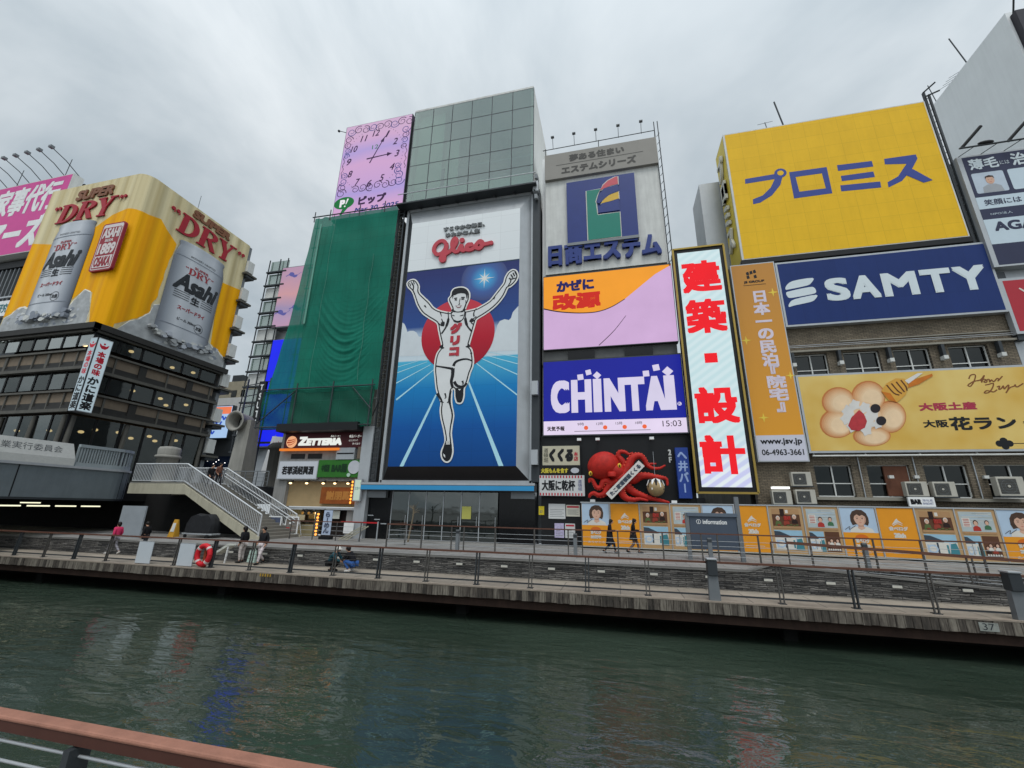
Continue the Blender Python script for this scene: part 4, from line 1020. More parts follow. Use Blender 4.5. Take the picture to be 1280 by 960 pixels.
for z in (.3, .55, .8): M.tube([(-31, 25.75, STZ+z), (-24, 25.75, STZ+z)], .012, grey, 5)
M.build('rails', sf)
# ================================================================== runner building
gb = thing('runner_building', 'narrow tall building with a glass cube on top and the runner billboard', 'building', (-10, 26, 0))
MB().box(-15.9, -4.72, 26.9, 44, 0, 25.2, dgrey).build('wall', gb)
wallw = mat('white_side_cladding', '#d7d7d2', .55, var=.05, streak=.08)
M = MB(); M.box(-5.25, -5.0, 26.2, 36, 25.5, 35.75, wallw).box(-15.7, -15.45, 26.2, 36, 25.5, 35.75, wallw).box(-15.7, -5.0, 36, 36.3, 25.5, 35.75, wallw).box(-15.69, -5.01, 26.05, 36.2, 35.62, 35.8, offwhite)
M.build('cube_shell', gb)
mint = mat('mint_interior', '#cfe0d5', .7, var=.06)
M = MB()
M.box(-15.44, -5.26, 33.0, 33.2, 25.7, 35.5, mat('grey_interior', '#6b7371', .8, var=.1))
M.box(-15.2, -13.4, 29.5, 32.9, 25.7, 35.4, mint).box(-12.6, -11.0, 30.5, 32.9, 25.7, 32.6, mint)
M.box(-15.35, -13.0, 26.5, 26.62, 25.7, 35.4, mint).box(-12.95, -11.8, 27.2, 27.3, 25.7, 33.0, mint).box(-12.9, -5.3, 26.5, 26.62, 25.7, 27.5, mint).box(-10.4, -5.6, 29.0, 29.2, 29.2, 31.8, mat('slat_blind', '#5d615f', .7, var=.2))
M.build('interior', gb)
MB().box(-15.44, -5.26, 26.3, 32.9, 25.5, 25.69, concrete).box(-15.44, -5.26, 27.6, 32.9, 30.2, 30.4, grey).build('floor_slab', gb)
c0, c1, r0, r1 = -15.7, -5.0, 25.75, 35.62
gw = MB().box(c0, c1, 26.05, 26.12, r0-.25, r0, dgrey).build('glass_wall', gb)
for i in range(6):
    for j in range(5):
        a, b = c0+(c1-c0)*i/6, r0+(r1-r0)*j/5
        MB().box(a+.025, a+(c1-c0)/6-.025, 26.06, 26.085, b+.025, b+(r1-r0)/5-.025, glass_cube).build('pane', gw)
M = MB()
for i in range(7): M.box(c0+(c1-c0)*i/6-.025, c0+(c1-c0)*i/6+.025, 26.05, 26.10, r0, r1, dgrey)
for j in range(1, 5): M.box(c0, c1, 26.052, 26.098, r0+(r1-r0)*j/5-.02, r0+(r1-r0)*j/5+.02, dgrey)
M.build('mullions', gw)
# open steel lattice column left of the billboard, service walkway above it
M = MB()
for x in (-15.95, -15.5): M.bar((x, 25.75, 3.6), (x, 25.75, 25.3), .09, .09, dgrey, up=Y3)
for i in range(62): M.bar((-15.95, 25.75, 3.7+i*.35), (-15.5, 25.75, 3.7+i*.35+(.12 if i % 2 else 0)), .05, .05, dgrey)
M.build('lattice', gb)
M = MB(); M.box(-15.9, -4.6, 25.0, 26.0, 25.0, 25.12, dgrey).bar((-15.8, 24.95, 25.9), (-4.6, 24.95, 25.9), .05, .05, lgrey)
for i in range(8): M.bar((-15.6+i*1.55, 25, 24.4), (-15.6+i*1.55, 26, 25.1), .08, .08, black)
M.box(-15.8, -4.7, 25.9, 26.5, 24.9, 25.6, black)
for z in (24.0, 25.8): M.bar((-4.65, 25.2, z), (-4.65, 26, z+.3), .2, .3, lgrey)
M.build('service_walkway', gb)
MB().box(-4.95, -4.45, 25.7, 26.3, 3.6, 25.0, dgrey).build('side_column', gb)
for z in (4.6, 9.0, 24.6): MB().box(-4.9, -4.5, 25.35, 25.68, z, z+.9, lgrey).build('bracket', gb)
# ground floor
MB().box(-16.0, -14.3, 25.98, 26.5, 0, 3.0, blackgloss).build('ground_wall', gb)
MB().box(-7.0, -4.75, 25.98, 26.5, 0, 3.0, blackgloss).build('ground_wall', gb)
MB().box(-16.3, -14.6, 25.7, 26.0, 2.55, 3.0, grey).build('corner_block', gb)
MB().box(-6.2, -4.75, 25.7, 25.975, 2.6, 3.0, grey).build('corner_block', gb)
MB().box(-14.2, -7.1, 30.5, 30.7, 0, 3, mat('lobby_wall', '#4a5150', .7, var=.1)).box(-14.2, -7.1, 26.1, 30.5, -.1, .03, paving).box(-14.2, -7.1, 26.1, 30.5, 3.0, 3.1, dgrey).build('lobby', gb)
for i in range(6):
    a, b = -14.3+i*1.2, -14.3+(i+1)*1.2
    f_ = MB().box(a, a+.05, 26.02, 26.12, .05, 3.0, lgrey).build('glass_door', gb)
    MB().box(a+.05, b, 26.05, 26.07, .08, 2.95, glass_shop).build('pane', f_)
    MB().tube([(b-.12, 25.98, .9), (b-.12, 25.98, 1.5)], .018, lgrey, 6).build('handle', f_)
M = MB(); M.rect(FY(26.02), -9.4, 1.35, -8.8, 2.1, mat('yellow_notice', '#b3b05c', .6), .01); M.build('notice', gb)
for k_ in range(3): MB().box(-15.9+.5*k_, -15.5+.5*k_, 25.955, 25.975, 1.4-.25*k_, 1.46-.25*k_, lgrey).build('plate', gb)
la = thing('light_strip', 'long blue lit strip with pale upper edge under the runner billboard', 'sign', (-10.5, 25.5, 3.2))
MB().box(-16.3, -4.65, 25.3, 25.95, 3.02, 3.5, dgrey).rect(FY(25.3), -16.25, 3.05, -4.7, 3.33, led('blue_strip', '#2f86b8', .8), .004).rect(FY(25.3), -16.3, 3.36, -4.65, 3.5, lgrey, .004).build('panel', la)
# ------------------------------------------------------------------ runner billboard
rb = thing('runner_billboard', 'giant billboard of a running athlete with raised arms before a red disc', 'billboard', (-10.2, 25.5, 4))
YB = 25.4
fB = FY(YB)
def PB_(px, py): v = onY(px, py, YB-.03); return (v.x, v.z)
x0, x1, z0, z1 = -14.5, -5.84, 4.52, 23.3; bx0, bx1, bz0, bz1 = -15.1, -5.1, 3.68, 24.85
M = MB()
fr4, bk4 = [(x0, YB, z0), (x1, YB, z0), (x1, YB, z1), (x0, YB, z1)], [(bx0, 26, bz0), (bx1, 26, bz0), (bx1, 26, bz1), (bx0, 26, bz1)]
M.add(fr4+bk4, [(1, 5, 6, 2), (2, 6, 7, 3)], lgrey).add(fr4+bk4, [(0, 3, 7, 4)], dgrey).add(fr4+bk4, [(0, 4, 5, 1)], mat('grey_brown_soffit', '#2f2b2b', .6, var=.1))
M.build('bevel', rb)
M = MB()
for a, b in (((bx0-.12, bz0-.1), (bx1+.12, bz0-.1)), ((bx1+.1, bz0-.15), (bx1+.1, bz1+.1)), ((bx0-.1, bz0-.15), (bx0-.1, bz1+.1)), ((bx0-.1, bz1+.05), (bx1+.1, bz1+.05))):
    M.bar((a[0], 25.95, a[1]), (b[0], 25.95, b[1]), .2, .2, lgrey, up=Y3)
M.build('frame', rb)
zs = 19.0
mw = ramp_mat('white_screen', [(0, '#d3d8da'), (1, '#dfe3e4')], 2, 12, 20, rough=.5, seam=(1.45, 1.45))
trk = ramp_mat('printed_sky_and_track', [(0, '#06407f'), (.18, '#07529a'), (.36, '#127ab8'), (.50, '#4aaccd'), (.505, '#c5d3da'), (.64, '#a5b8cc'), (.68, '#2a4a88'), (1, '#2b3268')], 2, z0-4, zs-4, rough=.5, spec=.2, seam=(1.45, 1.45))
M = MB(); M.rect(fB, x0, zs, x1, z1, mw, 0.0); M.rect(fB, x0, z0, x1, zs-.04, trk, 0.0); M.rect(fB, x0, zs-.08, x1, zs+.02, mat('dark_line', '#23384f', .5, var=0), .004)
M.build('panel', rb)
z1p = lambda x, y: PB_(495+x*.14589, 320+y*.14583)
z2p = lambda x, y: PB_(495+x*.16145, 440+y*.16146)
cloud = mat('printed_cloud', '#c9d0d4', .5, var=.08, vs=.7)
M = MB()
dsky = mat('printed_navy', '#31407a', .4, var=.12, vs=.4)
def clip(p): return (max(x0+.01, min(x1-.01, p[0])), max(z0+.01, p[1]))
# clouds left and right on the horizon
cl = [(20, 860), (20, 600), (45, 570), (70, 580), (85, 610), (95, 650), (120, 640), (150, 640), (175, 655), (195, 690), (215, 690), (260, 720), (330, 850)]
cr_ = [(1062, 805), (1066, 425), (1040, 435), (1000, 480), (985, 530), (965, 548), (930, 540), (890, 555), (868, 590), (855, 640), (840, 670), (820, 730), (700, 820)]
for P in (cl, cr_): MB().poly(fB, [clip(z1p(*p)) for p in P], cloud, .005).build('cloud', rb)
# track lines
M = MB(); lane = mat('printed_lane', '#a9d7e4', .4, var=.03)
def laneq(a, b, w0, w1):
    A, B = Vector(a), Vector(b); d = (B-A).normalized(); nn = Vector((-d.y, d.x))
    M.poly(fB, [clip(A+nn*w0/2), clip(A-nn*w0/2), clip(B-nn*w1/2), clip(B+nn*w1/2)], lane, .008)
cL = z2p(350, 60); 
for (xa, ya), (xb, yb), w0, w1 in (((310, 330), (40, 892), .12, .30), ((300, 130), (0, 370), .05, .12), ((270, 95), (0, 240), .04, .09), ((240, 75), (5, 160), .03, .07), ((200, 60), (10, 115), .03, .05),
        ((560, 230), (812, 890), .12, .34), ((600, 70), (950, 330), .06, .14), ((640, 40), (950, 172), .05, .09), ((660, 15), (950, 90), .04, .07), ((700, -5), (950, 40), .03, .05)):
    laneq(z2p(xa, ya), z2p(xb, yb), w0, w1)
M.build('lanes', rb)
# star with glow
st_c = z1p(757, 190)
halo = NB('printed_star_glow')
tcn = halo.new('ShaderNodeTexCoord'); mp = halo.new('ShaderNodeMapping'); mp.inputs['Location'].default_value = (-(st_c[0]+10.2), 0, -(st_c[1]-4)); halo.link(tcn.outputs['Object'], mp.inputs[0])
sx_ = halo.new('ShaderNodeSeparateXYZ'); halo.link(mp.outputs[0], sx_.inputs[0]); cx2 = halo.new('ShaderNodeCombineXYZ'); halo.link(sx_.outputs[0], cx2.inputs[0]); halo.link(sx_.outputs[2], cx2.inputs[2])
ln = halo.new('ShaderNodeVectorMath', operation='LENGTH'); halo.link(cx2.outputs[0], ln.inputs[0])
mr_ = halo.new('ShaderNodeMapRange'); mr_.inputs[2].default_value = 1.75; halo.link(ln.outputs['Value'], mr_.inputs[0])
rr_ = halo.new('ShaderNodeValToRGB'); halo.link(mr_.outputs[0], rr_.inputs[0]); e = rr_.color_ramp.elements
e[0].color = lin('#9fdcf0'); e[1].color = lin('#2b3870'); e.new(.25).color = lin('#2f97cc'); e.new(.6).color = lin('#2a5296')
halo.link(rr_.outputs[0], halo.b.inputs['Base Color']); halo.b.inputs['Roughness'].default_value = .4
M = MB(); M.poly(fB, [(st_c[0]+1.74*math.cos(t*.15708), min(st_c[1]+1.74*math.sin(t*.15708), zs-.1)) for t in range(40)], halo.m, .003)
pts = []
for i in range(16):
    r = (.80 if i % 4 == 0 else .55) if i % 2 == 0 else .14
    a = math.pi*2*i/16+math.pi/2; pts.append((st_c[0]+r*math.cos(a), st_c[1]+r*math.sin(a)))
M.poly(fB, pts, mat('printed_white', '#dcdcd8', .45, var=.03), .012); M.build('star', rb)
# red disc
rdm = ramp_mat('printed_red_disc', [(0, '#8e1226'), (.5, '#b01a2e'), (1, '#c03a48')], 2, 13.2-4-2.3, 13.2-4+2.4, rough=.4)
ca, cb2 = z1p(218, 690), z1p(845, 640); rc_ = (cb2[0]-ca[0])/2; cc = ((ca[0]+cb2[0])/2, (ca[1]+cb2[1])/2)
M = MB(); M.disc(fB, cc, rc_, rdm, 0, .02, n=56); M.build('disc', rb)
# the athlete: layered cut-out
OUT = [(1, p) for p in [(545, 262), (590, 266), (622, 288), (638, 325), (634, 375), (616, 415), (603, 450), (600, 466), (640, 458), (690, 445), (740, 418), (800, 380), (845, 325), (890, 268), (918, 230), (930, 185), (955, 142), (985, 118), (1010, 112), (1035, 122), (1052, 155), (1050, 190), (1025, 232), (985, 268), (962, 280), (935, 338), (890, 400), (830, 458), (760, 508), (700, 545), (688, 570), (668, 640), (645, 720), (634, 768), (655, 800), (665, 850), (670, 900)]]
OUT += [(2, p) for p in [(600, 115), (580, 165), (562, 230), (545, 265), (535, 290), (533, 340), (520, 388), (495, 404), (465, 394), (452, 350), (450, 300), (440, 290), (438, 330), (436, 375), (440, 420), (452, 490), (442, 560), (434, 630), (440, 690), (447, 770), (432, 830), (405, 857), (375, 853), (350, 822), (346, 770), (366, 720), (376, 680), (364, 600), (345, 520), (338, 450), (343, 390), (322, 340), (306, 280), (298, 200), (293, 140)]]
OUT += [(1, p) for p in [(332, 890), (350, 830), (378, 790), (386, 765), (372, 700), (358, 630), (352, 592), (335, 570), (280, 537), (220, 492), (178, 425), (150, 345), (132, 305), (100, 272), (90, 238), (108, 210), (148, 196), (180, 210), (205, 255), (205, 305), (240, 345), (290, 392), (325, 436), (370, 462), (420, 474), (466, 480), (476, 462), (462, 425), (448, 395), (446, 362), (464, 340), (470, 308), (495, 276)]]
outl = [Vector(z1p(*p) if k_ == 1 else z2p(*p)) for k_, p in OUT]
cen = len(outl)
def inset(P, d):
    o = []; L = len(P)
    area = sum(P[i].x*P[(i+1) % L].y-P[(i+1) % L].x*P[i].y for i in range(L)); sg = 1 if area > 0 else -1
    for i in range(L):
        t = (P[(i+1) % L]-P[(i-1) % L]).normalized(); nn = Vector((-t.y, t.x))*sg
        o.append(P[i]+nn*d)
    return o
def sm2(P, n=3): return [Vector((p.x, p.y)) for p in smooth_path([Vector((p[0], p[1], 0)) for p in P], n, True)]
skin = mat('printed_pale_grey', '#d3d5d5', .45, var=.04)
ink = mat('printed_black', '#14161a', .45, var=.03)
wedge = mat('printed_white', '#dcdcd8')
base = sm2(outl, 3)
M = MB()
M.poly(fB, [tuple(p) for p in base], wedge, .02, .05); M.poly(fB, [tuple(p) for p in inset(base, .10)], ink, .056); M.poly(fB, [tuple(p) for p in inset(base, .185)], skin, .062)
M.build('athlete_outline', rb)
M = MB()
def ink1(pts, w_, k_=1, d=.07, m_=ink): M.ribbon(fB, [(z1p if k_ == 1 else z2p)(*p) for p in pts], [q*1.5 for q in w_] if isinstance(w_, list) else w_*1.4, m_, d, 5)
# vest
ink1([(476, 478), (478, 520), (500, 556), (530, 566), (560, 556), (582, 530), (592, 478)], [.05, .10, .05])
ink1([(448, 482), (450, 545), (430, 610), (392, 668)], [.05, .13, .08]); ink1([(600, 480), (596, 540), (612, 600), (652, 650)], [.05, .13, .08])
ink1([(392, 540), (402, 570), (395, 600), (362, 575)], [.05, .2, .05]); ink1([(690, 520), (660, 545), (645, 570), (668, 590)], [.05, .2, .05])
ink1([(384, 770), (398, 788), (415, 788)], [.18, .03]); ink1([(634, 765), (615, 778), (598, 778)], [.18, .03])
# arms
ink1([(245, 425), (262, 445)], [.1, .02]); ink1([(836, 372), (850, 352)], [.1, .02]); ink1([(380, 480), (392, 520)], [.07, .03]); ink1([(690, 450), (668, 490), (670, 520)], [.03, .08])
ink1([(165, 330), (150, 300), (152, 262), (138, 236)], [.04, .08]); ink1([(118, 232), (128, 262)], .05); ink1([(132, 222), (145, 248)], .05); ink1([(150, 216), (160, 244)], .05)
ink1([(958, 265), (985, 215), (972, 190)], [.04, .08]); ink1([(985, 160), (1002, 188)], .07); ink1([(1003, 146), (1018, 176)], .07); ink1([(1020, 138), (1035, 165)], .06); ink1([(990, 200), (1030, 190)], [.08, .04])
# neck and collar bones
ink1([(485, 510), (505, 516)], [.07, .02]); ink1([(578, 508), (548, 516)], [.07, .02]); ink1([(478, 462), (500, 476), (530, 482), (570, 476), (596, 455)], [.09, .05, .09])
# legs
ink1([(312, 110), (360, 118), (410, 126), (442, 132)], [.06, .12], 2); ink1([(442, 128), (440, 180), (430, 230), (440, 275)], [.18, .12], 2)
ink1([(446, 110), (462, 80), (500, 62), (550, 56), (590, 70)], [.14, .06], 2); ink1([(590, 8), (575, 15)], [.1, .02], 2)
ink1([(452, 230), (470, 258), (498, 270), (530, 262), (548, 240)], [.14, .10], 2); ink1([(515, 225), (522, 245), (512, 252)], [.1, .02], 2)
ink1([(380, 320), (388, 350), (378, 362)], [.08, .03], 2); ink1([(322, 320), (338, 352), (350, 372)], [.16, .04], 2); ink1([(345, 380), (372, 392)], [.1, .02], 2); ink1([(410, 385), (396, 395)], [.08, .02], 2)
ink1([(424, 300), (416, 350), (412, 380), (426, 430), (438, 490), (428, 560)], [.1, .05], 2)
# shoes
M.poly(fB, [z2p(*p) for p in [(384, 690), (424, 690), (434, 770), (420, 830), (392, 843), (364, 818), (360, 770)]], ink, .075)
for y in (695, 704, 713): M.ribbon(fB, [z2p(388, y), z2p(420, y)], .05, wedge, .082, 1)
M.poly(fB, [z2p(*p) for p in [(368, 785), (382, 800), (384, 820), (372, 808)]], skin, .082)
M.poly(fB, [z2p(*p) for p in [(460, 280), (520, 278), (522, 335), (512, 376), (492, 390), (472, 382), (462, 345)]], ink, .075)
M.poly(fB, [z2p(*p) for p in [(482, 288), (505, 288), (494, 300)]], skin, .082)
# head
M.poly(fB, [z1p(*p) for p in [(486, 372), (482, 330), (494, 296), (520, 280), (570, 276), (606, 290), (617, 330), (612, 366), (606, 366), (600, 330), (585, 322), (560, 320), (530, 326), (510, 336), (496, 338)]], ink, .075)
for pts, w_ in (([(500, 366), (526, 362)], .08), ([(560, 358), (592, 356)], .08), ([(505, 378), (524, 378)], .10), ([(562, 372), (586, 370)], .10), ([(552, 366), (544, 400), (548, 414), (536, 418)], .05), ([(600, 380), (598, 430), (575, 465)], .05)):
    M.ribbon(fB, [z1p(*p) for p in pts], w_, ink, .078, 4)
M.poly(fB, [z1p(*p) for p in [(510, 428), (566, 425), (552, 446), (528, 448)]], mat('printed_lip', '#8f6a70', .5), .078); M.poly(fB, [z1p(*p) for p in [(518, 431), (560, 429), (548, 438), (530, 439)]], wedge, .083)
M.build('athlete_drawing', rb)
M = MB(); rl_ = mat('printed_red_letter', '#b23340', .45, var=.05)
for ch, (a, b, c_, d_) in (('グ', (462, 572, 570, 672)), ('リ', (464, 682, 552, 768)), ('コ', (456, 780, 546, 862))):
    p, q = z1p(a, d_), z1p(c_, b); M.text(fB, ch, (p[0], p[1], q[0], q[1]), rl_, .09, .07, -.0)
M.build('vest_lettering', rb)
# script logo and slogan (raised)
g2 = lambda x, y: PB_(500+x*.125, 265+y*.125)
M = MB(); rs = mat('red_script', '#b8434e', .4, var=.06)
for pts, w_ in (([(470, 330), (440, 298), (395, 305), (355, 345), (345, 395), (375, 430), (420, 420), (455, 380), (470, 335), (462, 400), (440, 478), (418, 485), (412, 465), (440, 440), (510, 395), (560, 330), (570, 285), (548, 275), (528, 310), (530, 360), (548, 400), (585, 398), (618, 340), (620, 375), (632, 392), (662, 380), (690, 345), (715, 330), (720, 340), (690, 332), (668, 358), (676, 384), (705, 385), (740, 370), (770, 330), (800, 300), (828, 312), (825, 345), (795, 372), (765, 360), (775, 325), (800, 312), (840, 330), (915, 315)], .30),):
    M.ribbon(fB, [g2(*p) for p in pts], w_, rs, .16, 6, ext=.14)
M.disc(fB, g2(625, 290), .2, rs, .03, .17, 14); M.disc(fB, g2(432, 480), .28, rs, .03, .165, 14); M.disc(fB, g2(915, 316), .17, rs, .03, .168, 14)
M.build('script_logo', rb)
M = MB(); sl_ = mat('grey_letter', '#6d7173', .5, var=.1)
a, b, c_, d_ = g2(440, 158), g2(850, 110), g2(440, 200), g2(470, 256); M.text(fB, 'すこやかな毎日、', (a[0], c_[1], b[0], a[1]), sl_, .03, .02, ext=.08)
M.text(fB, 'ゆたかな人生', (a[0]+.2, d_[1], b[0]-.35, g2(470, 214)[1]), sl_, .03, .02, ext=.08); M.build('slogan', rb)
# ================================================================== clock screen
ck = thing('clock_screen', 'pink and lilac video screen showing a clock face with scroll borders above the netting', 'screen', (-19.2, 26, 25.5))
MB().box(-22.55, -15.9, 26.02, 26.9, 25.3, 35.5, dgrey).build('case', ck)
fC = FY(26.0)
cm = ramp_mat('lilac_screen', [(0, '#d7aede'), (.14, '#dfb0dc'), (.30, '#b9a6e6'), (.42, '#d3addf'), (.60, '#dcb0dc'), (.76, '#bda8e4'), (.9, '#dcb3da'), (1, '#d9b6d8')], 2, 0, 10, emis=.84, noise=1.5)
M = MB(); M.rect(fC, -22.5, 25.4, -15.95, 35.45, cm, 0.0); M.build('panel', ck)
ip = led('screen_plum', '#4a2c5c', .5); ib = led('screen_blue_line', '#3f55a8', .55); gp = led('screen_green', '#10803a', .7); wp_ = led('screen_white', '#f0eef2', .95)
kx = lambda x, y: (lambda v: (v.x, v.z))(onY(410+x*.1511, 135+y*.1510, 26.0))
M = MB(); cc = (-19.35, 31.35)
for k_ in range(1, 13):
    a = math.pi/2-math.pi*2*k_/12; rx, ry = 2.35, 2.75
    p = (cc[0]+rx*math.cos(a), cc[1]+ry*math.sin(a)); hw = .30 if k_ < 10 else .46
    M.text(fC, str(k_), (p[0]-hw*.75, p[1]-.35, p[0]+hw*.75, p[1]+.35), ip, .01, .012, .25)
for k_ in range(60):
    a = math.pi*2*k_/60; c_, s_ = math.cos(a), math.sin(a); M.ribbon(fC, [(cc[0]+2.85*c_, cc[1]+3.35*s_), (cc[0]+2.95*c_, cc[1]+3.45*s_)], .04, ip, .01, 1)
def hand(ang, L, w_):
    d = Vector((math.cos(ang), math.sin(ang))); nn = Vector((-d.y, d.x)); c_ = Vector(cc)
    M.poly(fC, [tuple(q) for q in (c_-d*.6-nn*w_, c_+d*L*.72-nn*w_*.7, c_+d*L*.74-nn*w_*3, c_+d*L*.88-nn*w_*1.2, c_+d*L, c_+d*L*.88+nn*w_*1.2, c_+d*L*.74+nn*w_*3, c_+d*L*.72+nn*w_*.7, c_-d*.6+nn*w_)], ip, .014)
hand(R(3), 1.9, .075); hand(R(66), 2.4, .06)
M.text(fC, '12', (-19.55, 32.3, -18.95, 32.75), gp, .012)
M.build('clock_face', ck)
M = MB()
def curl(cx_, cy_, r, a0, turns, m_, w_=.055, sg=1):
    n_ = int(14*turns); M.ribbon(fC, [(cx_+r*(1-.72*i/n_)*math.cos(a0+sg*2*math.pi*turns*i/n_), cy_+r*(1-.72*i/n_)*math.sin(a0+sg*2*math.pi*turns*i/n_)) for i in range(n_+1)], [w_*1.4, w_*.8], m_, .01, 2)
for i in range(9):
    x = -21.9+i*.72; curl(x, 34.75+.12*(i % 2), .46, i, 1.4, ip if i % 3 else ib, sg=1 if i % 2 else -1)
    if 1 < i < 8: curl(x-.2, 28.2+.1*(i % 2), .42, i*1.3, 1.3, ip, sg=1 if i % 2 else -1)
for i in range(4):
    curl(-22.05, 33.9-.62*i, .42-.04*i, i*2, 1.4, ib if i > 1 else ip); curl(-16.4, 33.9-.62*i, .42-.04*i, i*1.4, 1.4, ip if i % 2 else ib, sg=-1)
    curl(-22.0, 28.0+.62*i, .5-.05*i, i*1.8, 1.4, ip if i < 2 else ib); curl(-16.5-.1*i, 28.4+.55*i, .5-.06*i, i*2.2, 1.4, ib, sg=-1)
for x in (-22.25, -16.15): M.ribbon(fC, [(x+.08*math.sin(k_*1.7), 29.6+k_*.22) for k_ in range(12)], .05, ip, .01, 3)
M.disc(fC, (-21.55, 26.95), .98, gp, .008, n=26, ry=.62); M.ribbon(fC, [(-21.3, 26.5), (-21.75, 25.75)], [.45, .2], gp, .007, 1)
M.text(fC, 'P', (-21.95, 26.55, -21.45, 27.3), wp_, .014, .05); M.ribbon(fC, [(-21.2, 27.35), (-21.35, 26.8)], [.17, .08], wp_, .014, 1); M.disc(fC, (-21.42, 26.6), .08, wp_, .014, n=10)
M.text(fC, 'ピップ', (-20.15, 26.45, -17.55, 27.35), ip, .012, .05)
M.text(fC, 'Mar 30, 2025', (-20.4, 25.7, -16.3, 26.25), ib, .012, .02, .15)
M.build('graphics', ck)
MB().tube([(-22.6, 26.1, 35.0), (-23.1, 25.8, 35.0)], .03, dgrey, 5).ell((-23.15, 25.8, 35.0), .12, dgrey, 8, 6).build('camera', ck)
# ================================================================== netted building with shops below
nb_ = thing('netted_building', 'building wrapped in green scaffold netting over small shops at its foot', 'building', (-20.5, 26, 0))
ash = mat('ash_render', '#8e8d8a', .8, var=.14, streak=.3)
MB().box(-24.0, -16.3, 26.6, 42, 2.0, 25.2, concrete).box(-23.6, -16.0, 26.01, 26.59, 3.6, 7.2, ash).box(-23.6, -22.6, 26.0, 26.59, 0, 3.6, ash).box(-16.75, -15.95, 25.6, 26.59, 0, 7.3, lgrey).build('wall', nb_)
MB().box(-23.3, -16.8, 24.9, 25.98, 6.95, 7.5, black).build('canopy', nb_)
for x in (-22.6, -21.2): MB().box(x, x+1.15, 25.985, 26.02, 5.15, 5.5, black).build('window', nb_)
MB().box(-18.7, -17.3, 25.7, 26.0, 5.05, 5.85, lgrey).box(-18.65, -17.35, 25.69, 25.699, 5.4, 5.5, black).build('vent_box', nb_)
MB().box(-17.1, -16.6, 25.75, 26.0, 5.1, 5.9, beige).build('switch_box', nb_)
tanm = mat('warm_plaster', '#a08a66', .8, var=.12)
MB().box(-22.6, -16.8, 26.3, 26.59, 1.9, 3.62, tanm).box(-23.0, -16.8, 25.75, 26.29, 1.72, 1.86, lgrey).build('fascia', nb_)
M = MB()
M.box(-22.6, -16.8, 28.0, 28.2, 0, 1.72, mat('shop_back', '#57472f', .8, var=.2)).box(-22.6, -19.9, 26.05, 26.1, 0, .75, mat('shop_front_panel', '#8a7f5f', .7, var=.15)).box(-19.9, -19.6, 26.0, 26.2, 0, 1.72, mat('shop_post', '#6a6350', .7))
M.box(-17.5, -16.8, 26.0, 26.2, 0, 1.72, ash).build('shop_front', nb_)
MB().box(-22.5, -20.0, 26.06, 26.08, .78, 1.7, glassy('shop_window', '#c9b98f', .6, .04, dark='#3a3122')).build('window', nb_)
MB().box(-19.5, -17.6, 26.3, 26.34, 0, 1.7, mat('dark_doorway', '#1d1613', .7, var=.2)).build('doorway', nb_)
M = MB(); M.rect(FY(26.0), -19.2, 1.15, -18.0, 1.68, mat('pale_curtain', '#b9bdb4', .8), .02, .04); M.build('door_curtain', nb_)
for x in (-20.9, -21.4, -20.45): MB().ell((x, 26.6, 1.45), (.09, .09, .1), glow_warm, 8, 6).build('lamp', nb_)
MB().box(-20.7, -20.3, 26.4, 26.5, 1.1, 1.42, led('shop_lightbox', '#f3d9a0', 1.3)).build('lightbox', nb_)
for x in (-21.9, -20.6, -19.3, -18.4, -17.4): MB().tube([(x, 25.8, 3.6), (x, 25.55, 3.5)], .05, black, 6).ell((x, 25.55, 3.42), (.10, .10, .06), glow_warm, 8, 5).build('spotlight', nb_)
for k_ in range(7): MB().ell((-18.3-.02*(k_ % 2), 24.2, .25+.2*k_), .07, led('amber_bulb', '#ff9a3c', 2.6), 8, 6).build('amber_lamp', nb_)
# burger shop sign etc.
def sign(name, label, cat, x0, x1, z0, z1, y, pm, frame=None, dep=.18, cat2=None, fw=.06):
    s_ = thing(name, label, cat, ((x0+x1)/2, y, z0))
    MB().box(x0, x1, y, y+dep, z0, z1, frame or lgrey).build('case', s_)
    MB().rect(FY(y), x0+fw, z0+fw, x1-fw, z1-fw, pm, .004).build('panel', s_)
    return s_
brown = mat('maroon_panel', '#4c1a20', .5, var=.08); orange = led('orange_light', '#f08228', .9); litw = led('lit_white', '#eef2ec', .95)
s1 = sign('shop_sign', 'maroon burger shop sign with round orange emblem and white lit letters', 'sign', -23.2, -16.75, 5.85, 6.95, 25.8, brown, brown, .2, fw=.01)
fz = FY(25.79)
M = MB(); M.text(fz, 'Z', (-21.95, 6.05, -21.25, 6.68), litw, .02, .05, .1, .05); M.text(fz, 'ETTERIA', (-21.3, 6.05, -18.45, 6.55), litw, .02, .045, .1, .05)
M.text(fz, '絶品バーガー', (-19.4, 6.62, -18.6, 6.75), litw, .02)
M.text(fz, '絶品バーガー', (-17.9, 6.55, -16.95, 6.75), litw, .02); M.text(fz, 'カフェラウンジ', (-17.9, 6.3, -17.2, 6.42), litw, .02); M.text(fz, 'タイカツ', (-17.6, 6.05, -17.0, 6.2), litw, .02); M.build('lettering', s1)
M = MB(); M.disc(fz, (-22.55, 6.33), .42, led('peach_light', '#f2b183', .95), .01, .06, 24)
for k_, (a, b, w_) in enumerate(((-.3, .10, .10), (-.36, -.05, .12), (-.25, -.22, .08))): M.ribbon(fz, [(-22.55+a, 6.33+b), (-22.5, 6.36+b), (-22.2, 6.5+b*.6)], [w_, .03], led('dark_orange_light', '#b8451a', .8), .065, 4)
M.build('emblem', s1)
MB().box(-23.35, -18.5, 25.6, 25.8, 5.68, 5.84, orange).build('light_bar', s1)
